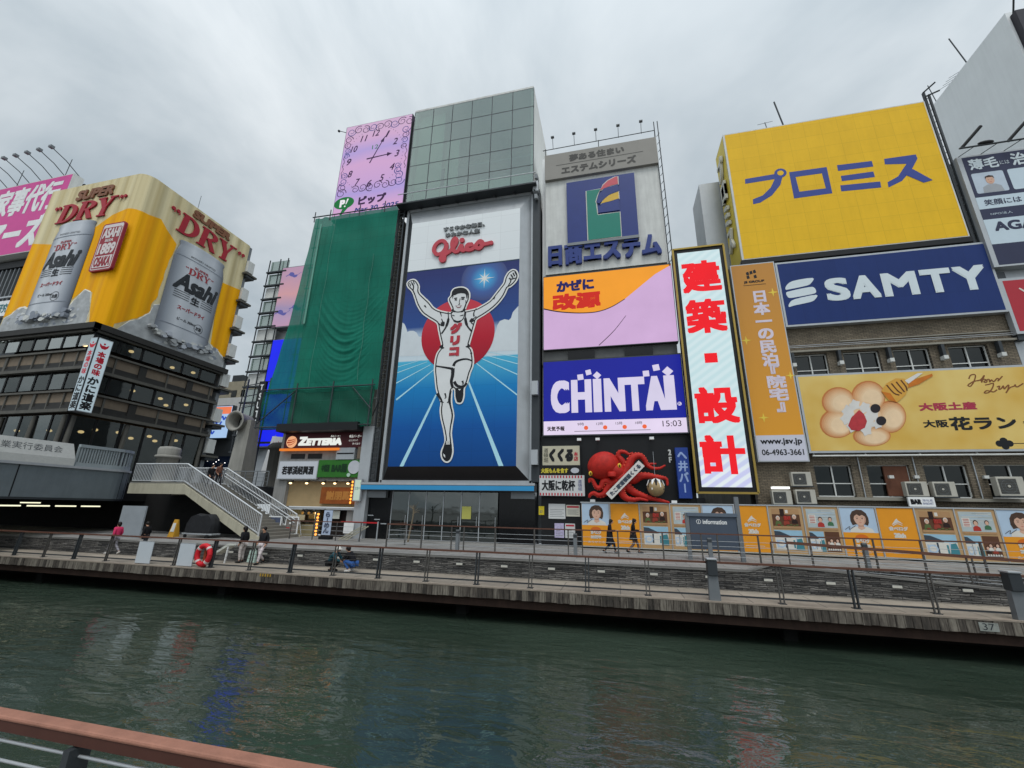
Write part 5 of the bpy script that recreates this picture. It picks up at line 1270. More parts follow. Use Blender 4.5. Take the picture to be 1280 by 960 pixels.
s1 = sign('shop_sign', 'white lightbox sign with six black brush characters above the plaster shop wall', 'sign', -23.3, -20.05, 3.7, 4.98, 25.75, led('cool_lightbox', '#c9d2dc', .62), lgrey)
M = MB(); M.text(FY(25.75), '若耶渓紹興酒', (-22.95, 4.0, -20.35, 4.62), black, .01, .03); M.build('lettering', s1)
gm = mat('green_sign_panel', '#2c6a23', .5, var=.15)
s1 = sign('shop_sign', 'green sign with dark letters and two pale round discs beside the white lightbox', 'sign', -20.03, -16.7, 3.85, 5.02, 25.75, gm, gm)
M = MB(); M.text(FY(25.75), '中国酒', (-19.75, 4.2, -19.1, 4.72), mat('dark_green_letter', '#12351a', .5), .01, .02); M.text(FY(25.75), 'BAR麺', (-18.95, 4.15, -17.75, 4.78), mat('dark_green_letter', '#12351a'), .01, .03)
M.disc(FY(25.75), (-17.2, 4.52), .45, mat('pale_disc', '#b6b9bf', .5), .0, .05, 26); M.disc(FY(25.75), (-17.55, 4.0), .13, mat('pale_mint_disc', '#a9c4b4', .5), .0, .05, 16); M.build('lettering', s1)
wsg = mat('carved_wood', '#8a4a1e', .6, var=.25, vs=3)
s1 = sign('wooden_sign', 'carved brown wooden board sign under the green sign', 'sign', -19.75, -17.05, 2.1, 3.2, 26.05, wsg, wsg, .2)
M = MB(); M.text(FY(26.05), '謝朋殿', (-19.3, 2.35, -17.4, 2.95), mat('carved_wood_dark', '#b3793a', .6), .01, .03); M.build('lettering', s1)
s1 = sign('shop_sign', 'small upright white lightbox sign beside the string of bulbs at the shop corner', 'sign', -16.75, -16.2, 2.3, 3.7, 25.3, led('mint_lightbox', '#d5ead8', .7), lgrey)
M = MB(); M.text(FY(25.3), '営業中', (-16.65, 3.0, -16.3, 3.2), mat('teal_print', '#2f6f74'), .01); M.build('lettering', s1)
M = MB()
for k_ in range(7): M.ell((-16.95, 25.4, 2.2+.22*k_), (.06, .06, .08), led('amber_bulb', '#ff9a3c'), 8, 6)
tag(M.build('lantern_string'), 'string of small amber lanterns hanging at the corner of the noodle shop', 'lantern string')
# menu boards and standing banner
def aboard(x, y, label, m_):
    b_ = thing('menu_board', label, 'menu board', (x, y, 0))
    MB().box(x-.5, x+.5, y, y+.05, .15, 1.25, white).rect(FY(y), x-.43, .22, x+.43, 1.18, m_, .004).build('panel', b_)
    M = MB()
    for s_ in (-1, 1): M.bar((x+s_*.47, y+.02, 0), (x+s_*.47, y+.02, .2), .05, .05, white, up=Y3).bar((x+s_*.47, y+.5, 0), (x+s_*.47, y+.04, 1.2), .04, .04, white)
    M.build('stand', b_)
    M = MB()
    for k_ in range(5): M.rect(FY(y), x-.35+.16*(k_ % 3), .95-.16*k_, x-.1+.16*(k_ % 3), 1.05-.16*k_, random.choice([redp, white, beige]), .008)
    M.build('pictures', b_)
aboard(-21.9, 24.7, 'white framed menu stand nearest the stairs with blue grey card', mat('menu_blue', '#4b5368', .6, var=.3, vs=6))
aboard(-20.75, 24.9, 'white framed menu stand with food pictures before the shop window', mat('menu_grey', '#77706a', .6, var=.4, vs=6))
b_ = thing('menu_placard', 'cream menu placard standing on the sill of the plaster shop window', 'placard', (-21.3, 25.7, 1))
MB().box(-21.9, -20.6, 25.85, 25.9, 1.0, 1.35, mat('cream_card', '#b9ac8c', .7, var=.2, vs=8)).build('card', b_)
fn = thing('standing_banner', 'tall pale blue standing banner on a black base by the noodle shop', 'banner', (-17.4, 24.0, 0))
MB().box(-17.75, -17.15, 24.0, 24.04, .25, 1.7, mat('pale_blue_cloth', '#a9b7cc', .7, var=.1)).build('cloth', fn)
MB().box(-17.85, -17.1, 23.9, 24.3, 0, .16, black).tube([(-17.8, 24.1, .1), (-17.8, 24.1, 1.8)], .02, black, 6).build('stand', fn)
M = MB(); M.vtext(FY(24.0), 'らーめん', (-17.65, .35, -17.25, 1.6), mat('menu_blue', '#4b5368'), .01, .02); M.build('lettering', fn)
wbx = thing('notice_board', 'white notice board by the noodle shop doorway', 'notice board', (-16.9, 25.5, 0))
MB().box(-17.2, -16.5, 25.4, 25.45, .3, 1.0, white).bar((-17.1, 25.45, 0), (-17.1, 25.45, .4), .05, .05, grey, up=Y3).bar((-16.6, 25.45, 0), (-16.6, 25.45, .4), .05, .05, grey, up=Y3).build('board', wbx)
bk = thing('barrier', 'folded cream trestle barrier lying by the upper railing', 'barrier', (-15.2, 23.6, 0))
M = MB()
for k_ in range(3): M.bar((-16.2+.25*k_, 23.6, .05), (-14.8+.2*k_, 23.7, .85), .06, .06, cream)
M.bar((-14.9, 23.6, 0), (-14.7, 23.7, .9), .05, .05, grey, up=Y3); M.build('frame', bk)
rt = thing('barrier_tape', 'red barrier tape strung on a grey post before the black wall', 'barrier', (-15.2, 24.6, 0))
MB().box(-16.9, -14.3, 24.6, 24.61, .98, 1.06, redp).build('tape', rt); MB().bar((-14.3, 24.6, 0), (-14.3, 24.6, 1.1), .06, .06, lgrey, up=Y3).build('post', rt)
# ---- scaffold with net
sn = thing('scaffold_netting', 'tall green scaffold netting sagging in folds in front of the building', 'netting', (-20, 25.6, 7))
def netmat(name, c1, tr):
    k = NB(name); tcn = k.new('ShaderNodeTexCoord'); sx = k.new('ShaderNodeSeparateXYZ'); k.link(tcn.outputs['Object'], sx.inputs[0])
    nz = k.new('ShaderNodeTexNoise', Scale=.35, Detail=5); k.link(tcn.outputs['Object'], nz.inputs['Vector'])
    rr = k.new('ShaderNodeValToRGB'); k.link(nz.outputs['Fac'], rr.inputs[0]); e = rr.color_ramp.elements
    c = lin(c1); e[0].position = .3; e[0].color = tuple(q*.8 for q in c[:3])+(1,); e[1].position = .75; e[1].color = tuple(q*1.15 for q in c[:3])+(1,)
    # seams between the sheets
    seam = None
    for ax, per in ((0, .61), (2, .92)):
        dv = k.new('ShaderNodeMath', operation='DIVIDE'); k.link(sx.outputs[ax], dv.inputs[0]); dv.inputs[1].default_value = per
        fr_ = k.new('ShaderNodeMath', operation='FRACT'); k.link(dv.outputs[0], fr_.inputs[0])
        lt_ = k.new('ShaderNodeMath', operation='LESS_THAN'); k.link(fr_.outputs[0], lt_.inputs[0]); lt_.inputs[1].default_value = .03
        seam = lt_ if seam is None else seam
        if seam is not lt_:
            mxm = k.new('ShaderNodeMath', operation='MAXIMUM'); k.link(seam.outputs[0], mxm.inputs[0]); k.link(lt_.outputs[0], mxm.inputs[1]); seam = mxm
    mc = k.new('ShaderNodeMix', data_type='RGBA'); k.link(rr.outputs[0], mc.inputs['A']); mc.inputs['B'].default_value = tuple(q*.45 for q in c[:3])+(1,)
    sf_ = k.new('ShaderNodeMath', operation='MULTIPLY'); k.link(seam.outputs[0], sf_.inputs[0]); sf_.inputs[1].default_value = .5; k.link(sf_.outputs[0], mc.inputs['Factor'])
    df = k.b; k.link(mc.outputs['Result'], df.inputs['Base Color']); df.inputs['Roughness'].default_value = .7; df.inputs['Specular IOR Level'].default_value = .15
    tl = k.new('ShaderNodeBsdfTranslucent'); k.link(mc.outputs['Result'], tl.inputs[0])
    m1 = k.new('ShaderNodeMixShader'); m1.inputs[0].default_value = .05; k.link(df.outputs[0], m1.inputs[1]); k.link(tl.outputs[0], m1.inputs[2])
    tp = k.new('ShaderNodeBsdfTransparent'); m2 = k.new('ShaderNodeMixShader'); m2.inputs[0].default_value = tr; k.link(m1.outputs[0], m2.inputs[1]); k.link(tp.outputs[0], m2.inputs[2])
    k.link(m2.outputs[0], k.o.inputs[0]); return k.m
net = netmat('green_net', '#0f6f5c', .10)
net2 = netmat('dark_green_net', '#0d5443', .16)
def netsheet(nx, nz_, zlo, zhi, fx0, fx1, dep, m_):
    vs, fs_ = [], []
    for j in range(nz_+1):
        t = j/nz_; z = zlo+(zhi-zlo)*t
        for i in range(nx+1):
            s = i/nx; x = fx0(z)+(fx1(z)-fx0(z))*s
            vs.append((x, 25.6-dep(s, t, z), z))
    for j in range(nz_):
        for i in range(nx): fs_.append((j*(nx+1)+i, j*(nx+1)+i+1, (j+1)*(nx+1)+i+1, (j+1)*(nx+1)+i))
    return MB().add(vs, fs_, m_, True)
def fold(s, t, z):
    d = .025*math.sin(s*23+z*.7)+.02*math.sin(z*1.9+s*9)+.012*math.sin(s*95+.8*math.sin(z*2))*(1 if z < 20 else .3)
    u = (s-.62)/.34
    if abs(u) < 1.15:
        zz_ = (z-9.9)-2.6*u*u
        amp = math.exp(-((z-13.2-2.2*u*u)/3.0)**2)*max(0, 1-(abs(u)/1.15)**3)
        d += .038*amp*(math.sin(zz_*8.3+1.6*math.sin(s*15+z*.3))*(.6+.6*math.sin(s*11+z))+.5*math.sin(zz_*17+s*29))
    if s < .2: d += .06*math.sin(s*60)
    return d+.10
netsheet(120, 220, 9.9, 25.3, lambda z: -23.75-1.5*((25.3-z)/15.4)**1.6, lambda z: -15.95, fold, net).build('upper_net', sn)
netsheet(60, 30, 7.2, 10.05, lambda z: -25.25+.25*(10-z)/3, lambda z: -15.95, lambda s, t, z: .45+.05*math.sin(s*40)+.05*math.sin(s*13+z*3), net2).build('lower_net', sn)
M = MB()
for i in range(6):
    x = -23.6+i*1.5
    M.tube([(x, 25.75, 7.2), (x, 25.75, 25.6)], .035, grey, 6)
for j in range(10): M.tube([(-23.8, 25.72, 7.4+j*1.9), (-16.0, 25.72, 7.4+j*1.9)], .035, grey, 6)
M.tube([(-25.3, 25.0, 10.1), (-15.9, 25.0, 10.1)], .05, dgrey, 6); M.tube([(-25.3, 25.0, 7.3), (-15.9, 25.0, 7.3)], .05, dgrey, 6)
for x in (-25.2, -22.2, -19.2, -16.1): M.tube([(x, 25.0, 7.2), (x, 25.0, 10.5)], .045, dgrey, 6)
M.tube([(-25.1, 24.98, 7.6), (-22.2, 24.98, 10.0)], .04, dgrey, 6); M.tube([(-17.6, 24.98, 10.0), (-16, 24.98, 8.4)], .04, dgrey, 6)
M.build('tubes', sn)
M = MB(); M.tube([(-24.0, 25.5, 25.5), (-15.9, 25.5, 25.4)], .05, dgrey, 6)
for x in (-23.8, -22.3, -19.5, -17.2): M.tube([(x, 25.5, 25.0), (x, 25.5, 26.0)], .04, dgrey, 6)
M.build('top_bar', sn)
MB().box(-23.0, -22.85, 25.36, 25.38, 15.5, 24.6, mat('pale_tape', '#5f9585', .6)).build('tie_strip', sn)
M = MB()
for (a, b, x_) in ((25.2, 10.3, -21.6), (21, 10.6, -17.6)): M.tube([(x_+.05*math.sin(k_*.9), 25.35, a+(b-a)*k_/22) for k_ in range(23)], .012, mat('faded_rope', '#5d8578', .8), 4)
M.build('rope', sn)
# ================================================================== development company building with screens
nsb = thing('sign_building', 'narrow white building stacked with four signs above a black octopus shop front', 'building', (0, 26, 0))
MB().box(-4.35, 4.2, 26.4, 42, 6.3, 28.4, white).box(-4.4, 4.4, 26.1, 26.39, 0, 6.45, black).box(-4.35, 4.15, 26.2, 26.39, 11.2, 12.4, mat('grey_tile', '#5b5c5c', .7, var=.2)).build('wall', nsb)
for x in (-2.6, 1.0): MB().box(x, x+1.7, 26.05, 26.19, 11.45, 12.0, black).build('vent_window', nsb)
es = thing('estate_sign', 'white estate company sign with blue square emblem and grey header board', 'sign', (0, 26, 17.8))
MB().box(-4.05, 4.05, 26.0, 26.38, 17.85, 28.0, offwhite).build('panel', es)
fn_ = FY(26.0)
tg = mat('taupe_header', '#8a8781', .6, var=.06)
MB().box(-4.06, 4.06, 25.75, 25.998, 25.75, 28.05, tg).build('header', es)
dk_ = mat('dark_taupe_letter', '#403f3c', .5, var=.05); nv = mat('navy_letter', '#2c3d7c', .45, var=.06)
fh = FY(25.75)
M = MB(); M.text(fh, '夢ある住まい', (-2.2, 27.1, 1.8, 27.75), dk_, .01, .035); M.rect(fh, -3.2, 26.92, 3.1, 26.96, dk_, .01); M.text(fh, 'エステムシリーズ', (-2.8, 26.05, 2.6, 26.75), dk_, .01, .035); M.build('header_lettering', es)
nav = mat('navy_panel', '#2b3a77', .4, var=.08); tealm = mat('teal_panel', '#1d7a6a', .4, var=.05); rim = mat('pale_rim', '#c3c1ba', .5)
P8 = lambda x, y: (lambda v: (v.x, v.z))(onY(660+x/4.8, 160+y/4.8, 25.7))
a, b = P8(230, 330), P8(665, 640)
ex0, ex1, ez0, ez1 = a[0], b[0], b[1], a[1]
ob = MB().box(ex0, ex1, 25.7, 25.99, ez0, ez1, nav).box(ex0-.02, ex1+.02, 25.66, 25.995, ez0-.22, ez0-.005, grey).build('emblem', es)
W_, H_ = ex1-ex0, ez1-ez0
E_ = lambda a, b: (ex0+W_*a, ez0+H_*b)
fe = FY(25.7); M = MB()
def em(pts, m_, k_):
    q = [E_(*p) for p in pts]
    M.poly(fe, [tuple(p) for p in inset([Vector(p) for p in q], -.07)], rim, .0, .05+k_*.005); M.poly(fe, q, m_, .0, .07+k_*.005)
em([(.30, .005), (.30, .80), (.50, .80), (.45, .70), (.42, .60), (.43, .58), (.44, .42), (.45, .38), (.76, .38), (.76, .005)], tealm, 0)
em([(.50, .78), (.55, .86), (.62, .92), (.72, .96), (.76, .965), (.76, .84), (.66, .83)], mat('emblem_red', '#c25560', .45), 1)
em([(.50, .56), (.56, .63), (.64, .68), (.76, .71), (.76, .60), (.64, .575)], mat('emblem_yellow', '#d0a93f', .45), 2)
M.poly(fe, [E_(*p) for p in [(.44, .58), (.47, .70), (.56, .80), (.76, .83), (.76, .72), (.62, .68), (.52, .60), (.48, .56)]], nav, .0, .088)
M.poly(fe, [E_(*p) for p in [(.455, .41), (.47, .50), (.52, .555), (.64, .57), (.76, .595), (.76, .41)]], nav, .0, .086)
M.build('symbol', ob)
M = MB(); M.text(FY(26.0), '日商エステム', (-3.85, 18.35, 3.75, 20.1), nv, .03, .07, ext=.22); M.build('lettering', es)
M = MB(); M.tube([(-4.2, 25.7, 28.5), (4.0, 25.7, 28.6)], .03, dgrey, 5)
for k_ in range(3): M.tube([(-4+k_*4, 25.8, 28.0), (-4+k_*4, 25.7, 28.6)], .03, dgrey, 5)
M.build('lamp_rail', es)
for i in range(5):
    x = -3.4+i*1.62
    MB().tube([(x, 25.7, 28.5), (x, 25.4, 29.3)], .02, dgrey, 5).box(x-.12, x+.12, 25.3, 25.45, 29.25, 29.36, dgrey).build('floodlight', es)
M = MB()
for (x, y) in ((4.15, 25.9), (4.4, 25.9)): M.tube([(x, y, 17.5), (x-.12, y, 29.6)], .035, dgrey, 5)
for i in range(16): M.tube([(4.15, 25.9, 17.7+i*.7), (4.35, 25.9, 18.0+i*.7)], .02, dgrey, 4)
M.build('ladder_mast', es)
# medicine screen (illustration left off)
ks = thing('video_screen', 'orange and pale lilac screen with red and navy medicine lettering', 'screen', (0, 26, 12.2))
MB().box(-4.22, 4.25, 25.95, 26.38, 12.15, 17.7, dgrey).build('case', ks)
fk = FY(25.95)
M = MB(); lil = led('screen_lilac', '#dcb8e4', .86, .09); org = led('screen_amber', '#f7a12a', .95, .09)
M.rect(fk, -4.2, 12.2, 4.22, 17.62, lil, .003)
cur = [(-4.2, 15.2), (-3.4, 14.95), (-2.6, 14.78), (-1.6, 14.65), (-.6, 14.65), (.3, 14.9), (1.2, 15.4), (2.2, 16.2), (3.2, 17.0), (4.22, 17.55)]
M.poly(fk, [(-4.2, 17.62)]+cur+[(4.22, 17.62)], org, .01); M.build('panel', ks)
M = MB(); M.ribbon(fk, cur[:7], [.09, .05], led('screen_dark', '#2a1c1c', .6), .016); 
M.text(fk, 'かぜに', (-3.3, 16.35, -.75, 17.2), led('screen_navy', '#22206a', .7), .02, .05); M.text(fk, '改源', (-3.6, 14.98, -.35, 16.2), led('screen_scarlet', '#d02818', .9), .02, .08)
M.ribbon(fk, [(-.6, 12.25), (.4, 13.2), (1.2, 14.2)], [.05, .03], led('screen_dark', '#2a1c1c'), .016); M.build('graphics', ks)
# letting company screen
cs_ = thing('video_screen', 'deep blue screen with huge white capitals and small tilted squares above the octopus', 'screen', (0, 26, 6.5))
MB().box(-4.25, 4.3, 25.95, 26.09, 6.4, 11.4, dgrey).box(-4.25, 4.3, 26.1, 26.38, 6.46, 11.3, dgrey).build('case', cs_)
fc = FY(25.95)
bl = led('screen_royal', '#1c24a0', .85, .09); wl_ = led('screen_pearl', '#ddd6f0', .95, .07); wst = led('screen_strip', '#e6d8f2', .95)
M = MB(); M.rect(fc, -4.22, 7.35, 4.25, 11.32, bl, .003); M.rect(fc, -4.22, 6.48, 4.25, 7.35, wst, .003); M.build('panel', cs_)
M = MB()
Cx = lambda x, y: (lambda v: (v.x, v.z))(onY(670+x/4, 320+y/4, 25.95))
for ch, xa, xb in (('C', 75, 165), ('H', 178, 275), ('I', 290, 325), ('N', 345, 440), ('T', 450, 540), ('A', 552, 645), ('I', 652, 690)):
    pa, pb = Cx(xa, 790), Cx(xb, 610)
    yb, yt = 7.85, 10.0
    M.text(fc, ch, (pa[0], yb, pb[0], yt), wl_, .012, .12)
for (x, y, r, t) in ((222, 606, .22, .1), (262, 582, .2, .2), (305, 597, .22, .785), (550, 588, .22, .05), (600, 558, .23, .15), (658, 577, .27, .785)):
    p = Cx(x, y); M.poly(fc, [(p[0]+r*1.2*math.cos(t+math.pi*(.25+.5*i)), p[1]+r*1.2*math.sin(t+math.pi*(.25+.5*i))) for i in range(4)], wl_, .013)
M.disc(fc, (3.95, 8.2), .12, wl_, .012, n=14); M.text(fc, 'R', (3.88, 8.12, 4.02, 8.28), bl, .018)
M.text(fc, '天気予報', (-4.0, 6.72, -2.9, 7.02), led('screen_dark', '#2a1c1c'), .012, .01); M.text(fc, '15:03', (2.9, 6.85, 3.95, 7.2), led('screen_dark', '#2a1c1c'), .012)
for i, t in enumerate(('9時', '12時', '15時', '18時')):
    x = -1.8+i*1.15; M.text(fc, t, (x-.3, 7.02, x+.1, 7.22), led('screen_dark', '#2a1c1c'), .012); M.disc(fc, (x+.22, 6.88), .13, led('screen_coral', '#f0683c', .95), .012, n=14)
M.rect(fc, -2.3, 6.66, 2.2, 6.69, led('screen_dark', '#2a1c1c'), .012); M.build('graphics', cs_)
# small lights on the black front
for x in (-2.0, -.9, 2.2):
    tag(MB().box(x-.12, x+.12, 25.6, 25.85, 6.05, 6.2, white).tube([(x, 25.85, 6.12), (x, 26.1, 6.2)], .02, white, 5).build('spotlight'), 'small white spotlight on the black wall above the red octopus', 'spotlight', 'spotlights above the octopus')
# ------------------------------------------------------------------ octopus
YO = 25.35
oc = thing('octopus_sculpture', 'giant red octopus sculpture with coiling arms on the black wall', 'sculpture', (0, 25.6, 2.7))
octm = mat('octopus_red', '#b5261d', .6, var=.30, vs=3.5, bump=.35, bs=14, streak=.2); octs = mat('octopus_sucker', '#c8503a', .5, var=.1)
O_ = lambda x, y, Y=YO: onY(725+x*.09375, 545+y*.09375, Y)
hc = O_(310, 400, 25.3)
M = MB(); M.ell(O_(310, 395, 25.35), (.92, .70, .80), octm, 22, 14, Matrix.Rotation(R(-20), 3, 'Y')); M.ell(O_(470, 470, 25.35), (.62, .5, .5), octm, 16, 10, Matrix.Rotation(R(25), 3, 'Y'))
M.ell(O_(560, 560, 25.4), (.62, .45, .5), octm, 16, 10); M.build('head', oc)
M = MB(); c_ = O_(425, 515, 24.85); M.lathe(c_, [(.24, -.1), (.25, .1), (.19, .16), (.14, .10), (.10, -.05)], octm, 14); ob = M.build('siphon', oc)
for p in ((525, 395), (140, 500)):
    e_ = MB().ell(O_(p[0], p[1], 24.98), (.11, .09, .14), mat('octopus_eye', '#d9b23a', .3), 12, 8).build('eye', oc); MB().ell(O_(p[0]+4, p[1], 24.9), (.04, .03, .08), black, 8, 6).build('pupil', e_)
def arm(pts, r0, r1, Ys=(25.3, 25.3)):
    P = []; n_ = len(pts)
    for i, p in enumerate(pts): P.append(O_(p[0], p[1], Ys[0]+(Ys[1]-Ys[0])*i/(n_-1)))
    P = smooth_path(P, 7); L = len(P); rr = [r0+(r1-r0)*(i/(L-1))**.8 for i in range(L)]
    M = MB(); M.tube(P, rr, octm, 12); M.ell(P[-1], rr[-1], octm, 8, 6)
    o = M.build('tentacle', oc)
    M = MB()
    for i in range(4, L-2, 3):
        t = (P[i+1]-P[i-1]).normalized(); nn = t.cross(Y3).normalized()
        M.ell(P[i]+nn*rr[i]*.85+Vector((0, -rr[i]*.4, 0)), rr[i]*.26, octs, 8, 5)
    M.build('suckers', o)
arm([(560, 560), (640, 420), (680, 320), (740, 270), (810, 270), (860, 320), (900, 390), (970, 430), (1060, 430), (1130, 395)], .30, .05)
arm([(520, 480), (590, 400), (560, 330), (510, 270), (530, 215), (600, 215), (650, 245), (700, 225)], .26, .05, (25.5, 25.3))
arm([(620, 570), (720, 580), (800, 540), (900, 530), (1000, 545), (1080, 555), (1150, 575), (1165, 650)], .30, .06)
arm([(560, 620), (640, 690), (720, 750), (820, 790), (940, 830), (1080, 860), (1180, 885)], .30, .06)
arm([(540, 650), (550, 740), (600, 820), (700, 850), (800, 840), (900, 860)], .28, .05, (25.1, 25.1))
arm([(500, 600), (430, 640), (370, 600), (310, 610), (280, 680), (230, 690), (200, 650), (170, 590), (130, 580), (125, 610)], .24, .07, (25.2, 25.1))
arm([(460, 620), (380, 680), (320, 770), (250, 790), (190, 760), (140, 780), (125, 810)], .24, .07, (25.2, 25.2))
arm([(640, 480), (720, 430), (830, 400), (930, 375), (1010, 370)], .2, .04, (25.6, 25.5))
hb = thing('name_board', 'white slanting headband shaped board with dark lettering across the octopus', 'sign', O_(600, 590, 24.85))
pa, pb = O_(400, 790, 24.8), O_(805, 380, 24.8)
u_ = (pb-pa); Lb = u_.length; u_.normalize(); v_ = Vector((-u_.z, 0, u_.x))
fb2_ = Fr(pa, u_, v_, -Y3)
MB().rect(fb2_, -.1, -.22, Lb+.1, .22, mat('board_white', '#cfcbc6', .5, var=.05), -.06, .0).build('board', hb)
M = MB(); M.text(fb2_, 'たこ家道頓堀くくる', (.05, -.13, Lb-.05, .13), mat('board_slate', '#3a4452', .5), .01, .012); M.build('lettering', hb)
tb = thing('dumpling_model', 'round beige octopus dumpling ball model with dark drip pattern held by a tentacle', 'model', O_(1010, 690, 25.2))
bc = O_(1010, 690, 25.2)
M = MB(); M.ell(bc, .47, mat('dumpling_beige', '#a08a64', .5, var=.2, vs=3), 20, 12); M.build('ball', tb)
M = MB()
for i in range(12):
    a = i*.5236; M.tube([bc+Vector((.02, 0, .47)), bc+Vector((.33*math.cos(a), .33*math.sin(a), .36)), bc+Vector((.46*math.cos(a), .46*math.sin(a), .12-.12*(i % 3)))], [.06, .08, .03], black if i % 2 else white, 6)
M.build('sauce', tb)
MB().tube([bc+Z3*.47, bc+Z3*2.0], .012, lgrey, 5).build('wire', tb)
# ------------------------------------------------------------------ small signs left of the octopus
cream_s = mat('cream_sign', '#b8b29c', .55, var=.08)
s1 = sign('shop_sign', 'cream sign with three thick black brush kana and a red seal', 'sign', -4.28, -1.98, 4.58, 5.78, 25.75, cream_s, dgrey, .3, fw=.02)
M = MB(); f_ = FY(25.75); M.text(f_, 'くくる', (-3.85, 4.8, -2.4, 5.6), ink, .01, .05, .2); M.vtext(f_, '道頓堀', (-4.2, 4.75, -3.9, 5.65), ink, .01); M.vtext(f_, '本店', (-2.35, 4.85, -2.1, 5.4), rl_, .01, .01); M.build('lettering', s1)
s1 = sign('shop_sign', 'long black strip sign with yellow brush lettering under the cream sign', 'sign', -4.45, -1.95, 4.02, 4.56, 25.7, black, black, .3, fw=.01)
M = MB(); f_ = FY(25.7); M.text(f_, '大阪もんを食す', (-4.35, 4.12, -2.7, 4.42), mat('yellow_letter', '#c9b83f', .5), .01, .015); M.disc(f_, (-2.3, 4.28), .25, mat('pale_disc', '#b6b9bf'), .01, n=16, ry=.16); M.build('lettering', s1)
s1 = sign('shop_sign', 'white sign with red striped edges and large black toast lettering', 'sign', -4.45, -1.75, 2.8, 4.0, 25.7, mat('paper_white', '#c4c5c4', .6, var=.05), lgrey, .3, fw=.01)
M = MB(); f_ = FY(25.7); M.text(f_, '大阪に乾杯', (-4.3, 3.1, -2.3, 3.72), ink, .01, .02); M.vtext(f_, '道頓堀', (-2.15, 3.1, -1.9, 3.75), nv, .01)
for i in range(15): M.rect(f_, -4.42+i*.175, 3.83, -4.34+i*.175, 3.98, rl_, .01); M.rect(f_, -4.42+i*.175, 2.82, -4.34+i*.175, 2.97, rl_, .01)
M.build('lettering', s1)
for (x0_, x1_, z0_, z1_, lab, nm) in ((-3.95, -2.95, 1.5, 2.35, 'white paper notice on the black wall, larger of the two side by side', 'notice'), (-2.9, -2.1, 1.65, 2.3, 'smaller cream notice with red heading on the black wall', 'notice'), (-3.6, -3.05, .45, 1.25, 'violet and white picture poster low on the black wall', 'poster'), (-2.98, -2.4, .45, 1.25, 'white poster with red top stripe low on the black wall', 'poster'), (-4.55, -4.22, 1.7, 2.2, 'small yellow warning sticker at the left edge of the black wall', 'notice')):
    y_ = 26.08
    s1 = thing(nm, lab, nm, ((x0_+x1_)/2, y_, z0_))
    col_ = mat('yellow_notice2', '#c9b42a', .6) if 'yellow' in lab else mat('cream_paper', '#c3c0b2', .7, var=.05) if 'cream' in lab else mat('lilac_paper', '#b2a9c6', .6, var=.3, vs=7) if 'violet' in lab else mat('paper_white', '#c4c5c4')
    MB().box(x0_, x1_, y_-.02, y_+.015, z0_, z1_, col_).build('sheet', s1)
    M = MB(); f_ = FY(y_-.02); g_ = mat('grey_print', '#6f7274', .6)
    if 'red' in lab: M.rect(f_, x0_+.05, z1_-.16, x1_-.05, z1_-.06, rl_, .004)
    n_ = 5
    for k_ in range(n_):
        z_ = z0_+.12+(z1_-z0_-.35)*k_/n_; M.rect(f_, x0_+.08, z_, x1_-.08-.12*(k_ % 2), z_+.02, g_, .004)
    M.build('print', s1)
s1 = sign('vertical_sign', 'upright blue sign with pale stroke lettering beside the octopus', 'sign', 3.42, 4.1, 2.75, 5.55, 25.6, mat('blue_sign', '#24408c', .5, var=.06), mat('blue_sign', '#24408c'), .4, fw=.01)
M = MB(); M.vtext(FY(25.6), 'ヘ井バー', (3.5, 3.0, 4.02, 5.4), mat('pale_blue_letter', '#94a9d4', .5), .01, .02); M.build('lettering', s1)
M = MB(); M.vtext(FY(26.08), '2F', (3.02, 4.7, 3.32, 5.55), offwhite, .005, .02, .03); tag(M.build('wall_numerals'), 'white raised 2F lettering on the black wall beside the blue sign', 'lettering')
# ================================================================== red lettered vertical screen
lv = thing('video_screen', 'tall narrow bright screen with huge red architecture lettering in a black and gold frame', 'screen', (6, 25.3, 3))
YV = 25.3
fv = FY(YV)
k_ = YV/26; vx0_, vx1_, vz0_, vz1_ = 4.45*k_, 7.53*k_, 2+(3.08-2)*k_, 2+(18.7-2)*k_
MB().box(vx0_, vx1_, YV+.02, 26.1, vz0_, vz1_, black).build('case', lv)
gold = mat('gold_frame', '#9c8443', .35, .5, var=.1)
M = MB()
for a, b in (((vx0_, vz0_), (vx1_, vz0_)), ((vx0_, vz1_), (vx1_, vz1_)), ((vx0_, vz0_), (vx0_, vz1_)), ((vx1_, vz0_), (vx1_, vz1_))): M.bar((a[0], YV, a[1]), (b[0], YV, b[1]), .11, .11, gold, up=Y3)
M.build('frame', lv)
kk_ = NB('pale_rippled_screen'); tcn = kk_.new('ShaderNodeTexCoord'); mp = kk_.new('ShaderNodeMapping'); mp.inputs['Rotation'].default_value = (0, R(35), 0); kk_.link(tcn.outputs['Object'], mp.inputs[0])
wv = kk_.new('ShaderNodeTexWave', Scale=.75, Distortion=3, Detail=2, bands_direction='Z'); kk_.link(mp.outputs[0], wv.inputs['Vector']); wv.inputs['Detail Scale'].default_value = .4
rr = kk_.new('ShaderNodeValToRGB'); kk_.link(wv.outputs['Fac'], rr.inputs[0]); e = rr.color_ramp.elements; e[0].position = .1; e[0].color = lin('#c3dfe4'); e[1].position = .9; e[1].color = lin('#d0e6ea')
sx_ = kk_.new('ShaderNodeSeparateXYZ'); kk_.link(tcn.outputs['Object'], sx_.inputs[0])
rr2 = kk_.new('ShaderNodeValToRGB'); kk_.link(wv.outputs['Fac'], rr2.inputs[0]); e = rr2.color_ramp.elements; e[0].position = .3; e[0].color = lin('#c9cdf2'); e[1].position = .8; e[1].color = lin('#e4eef4')
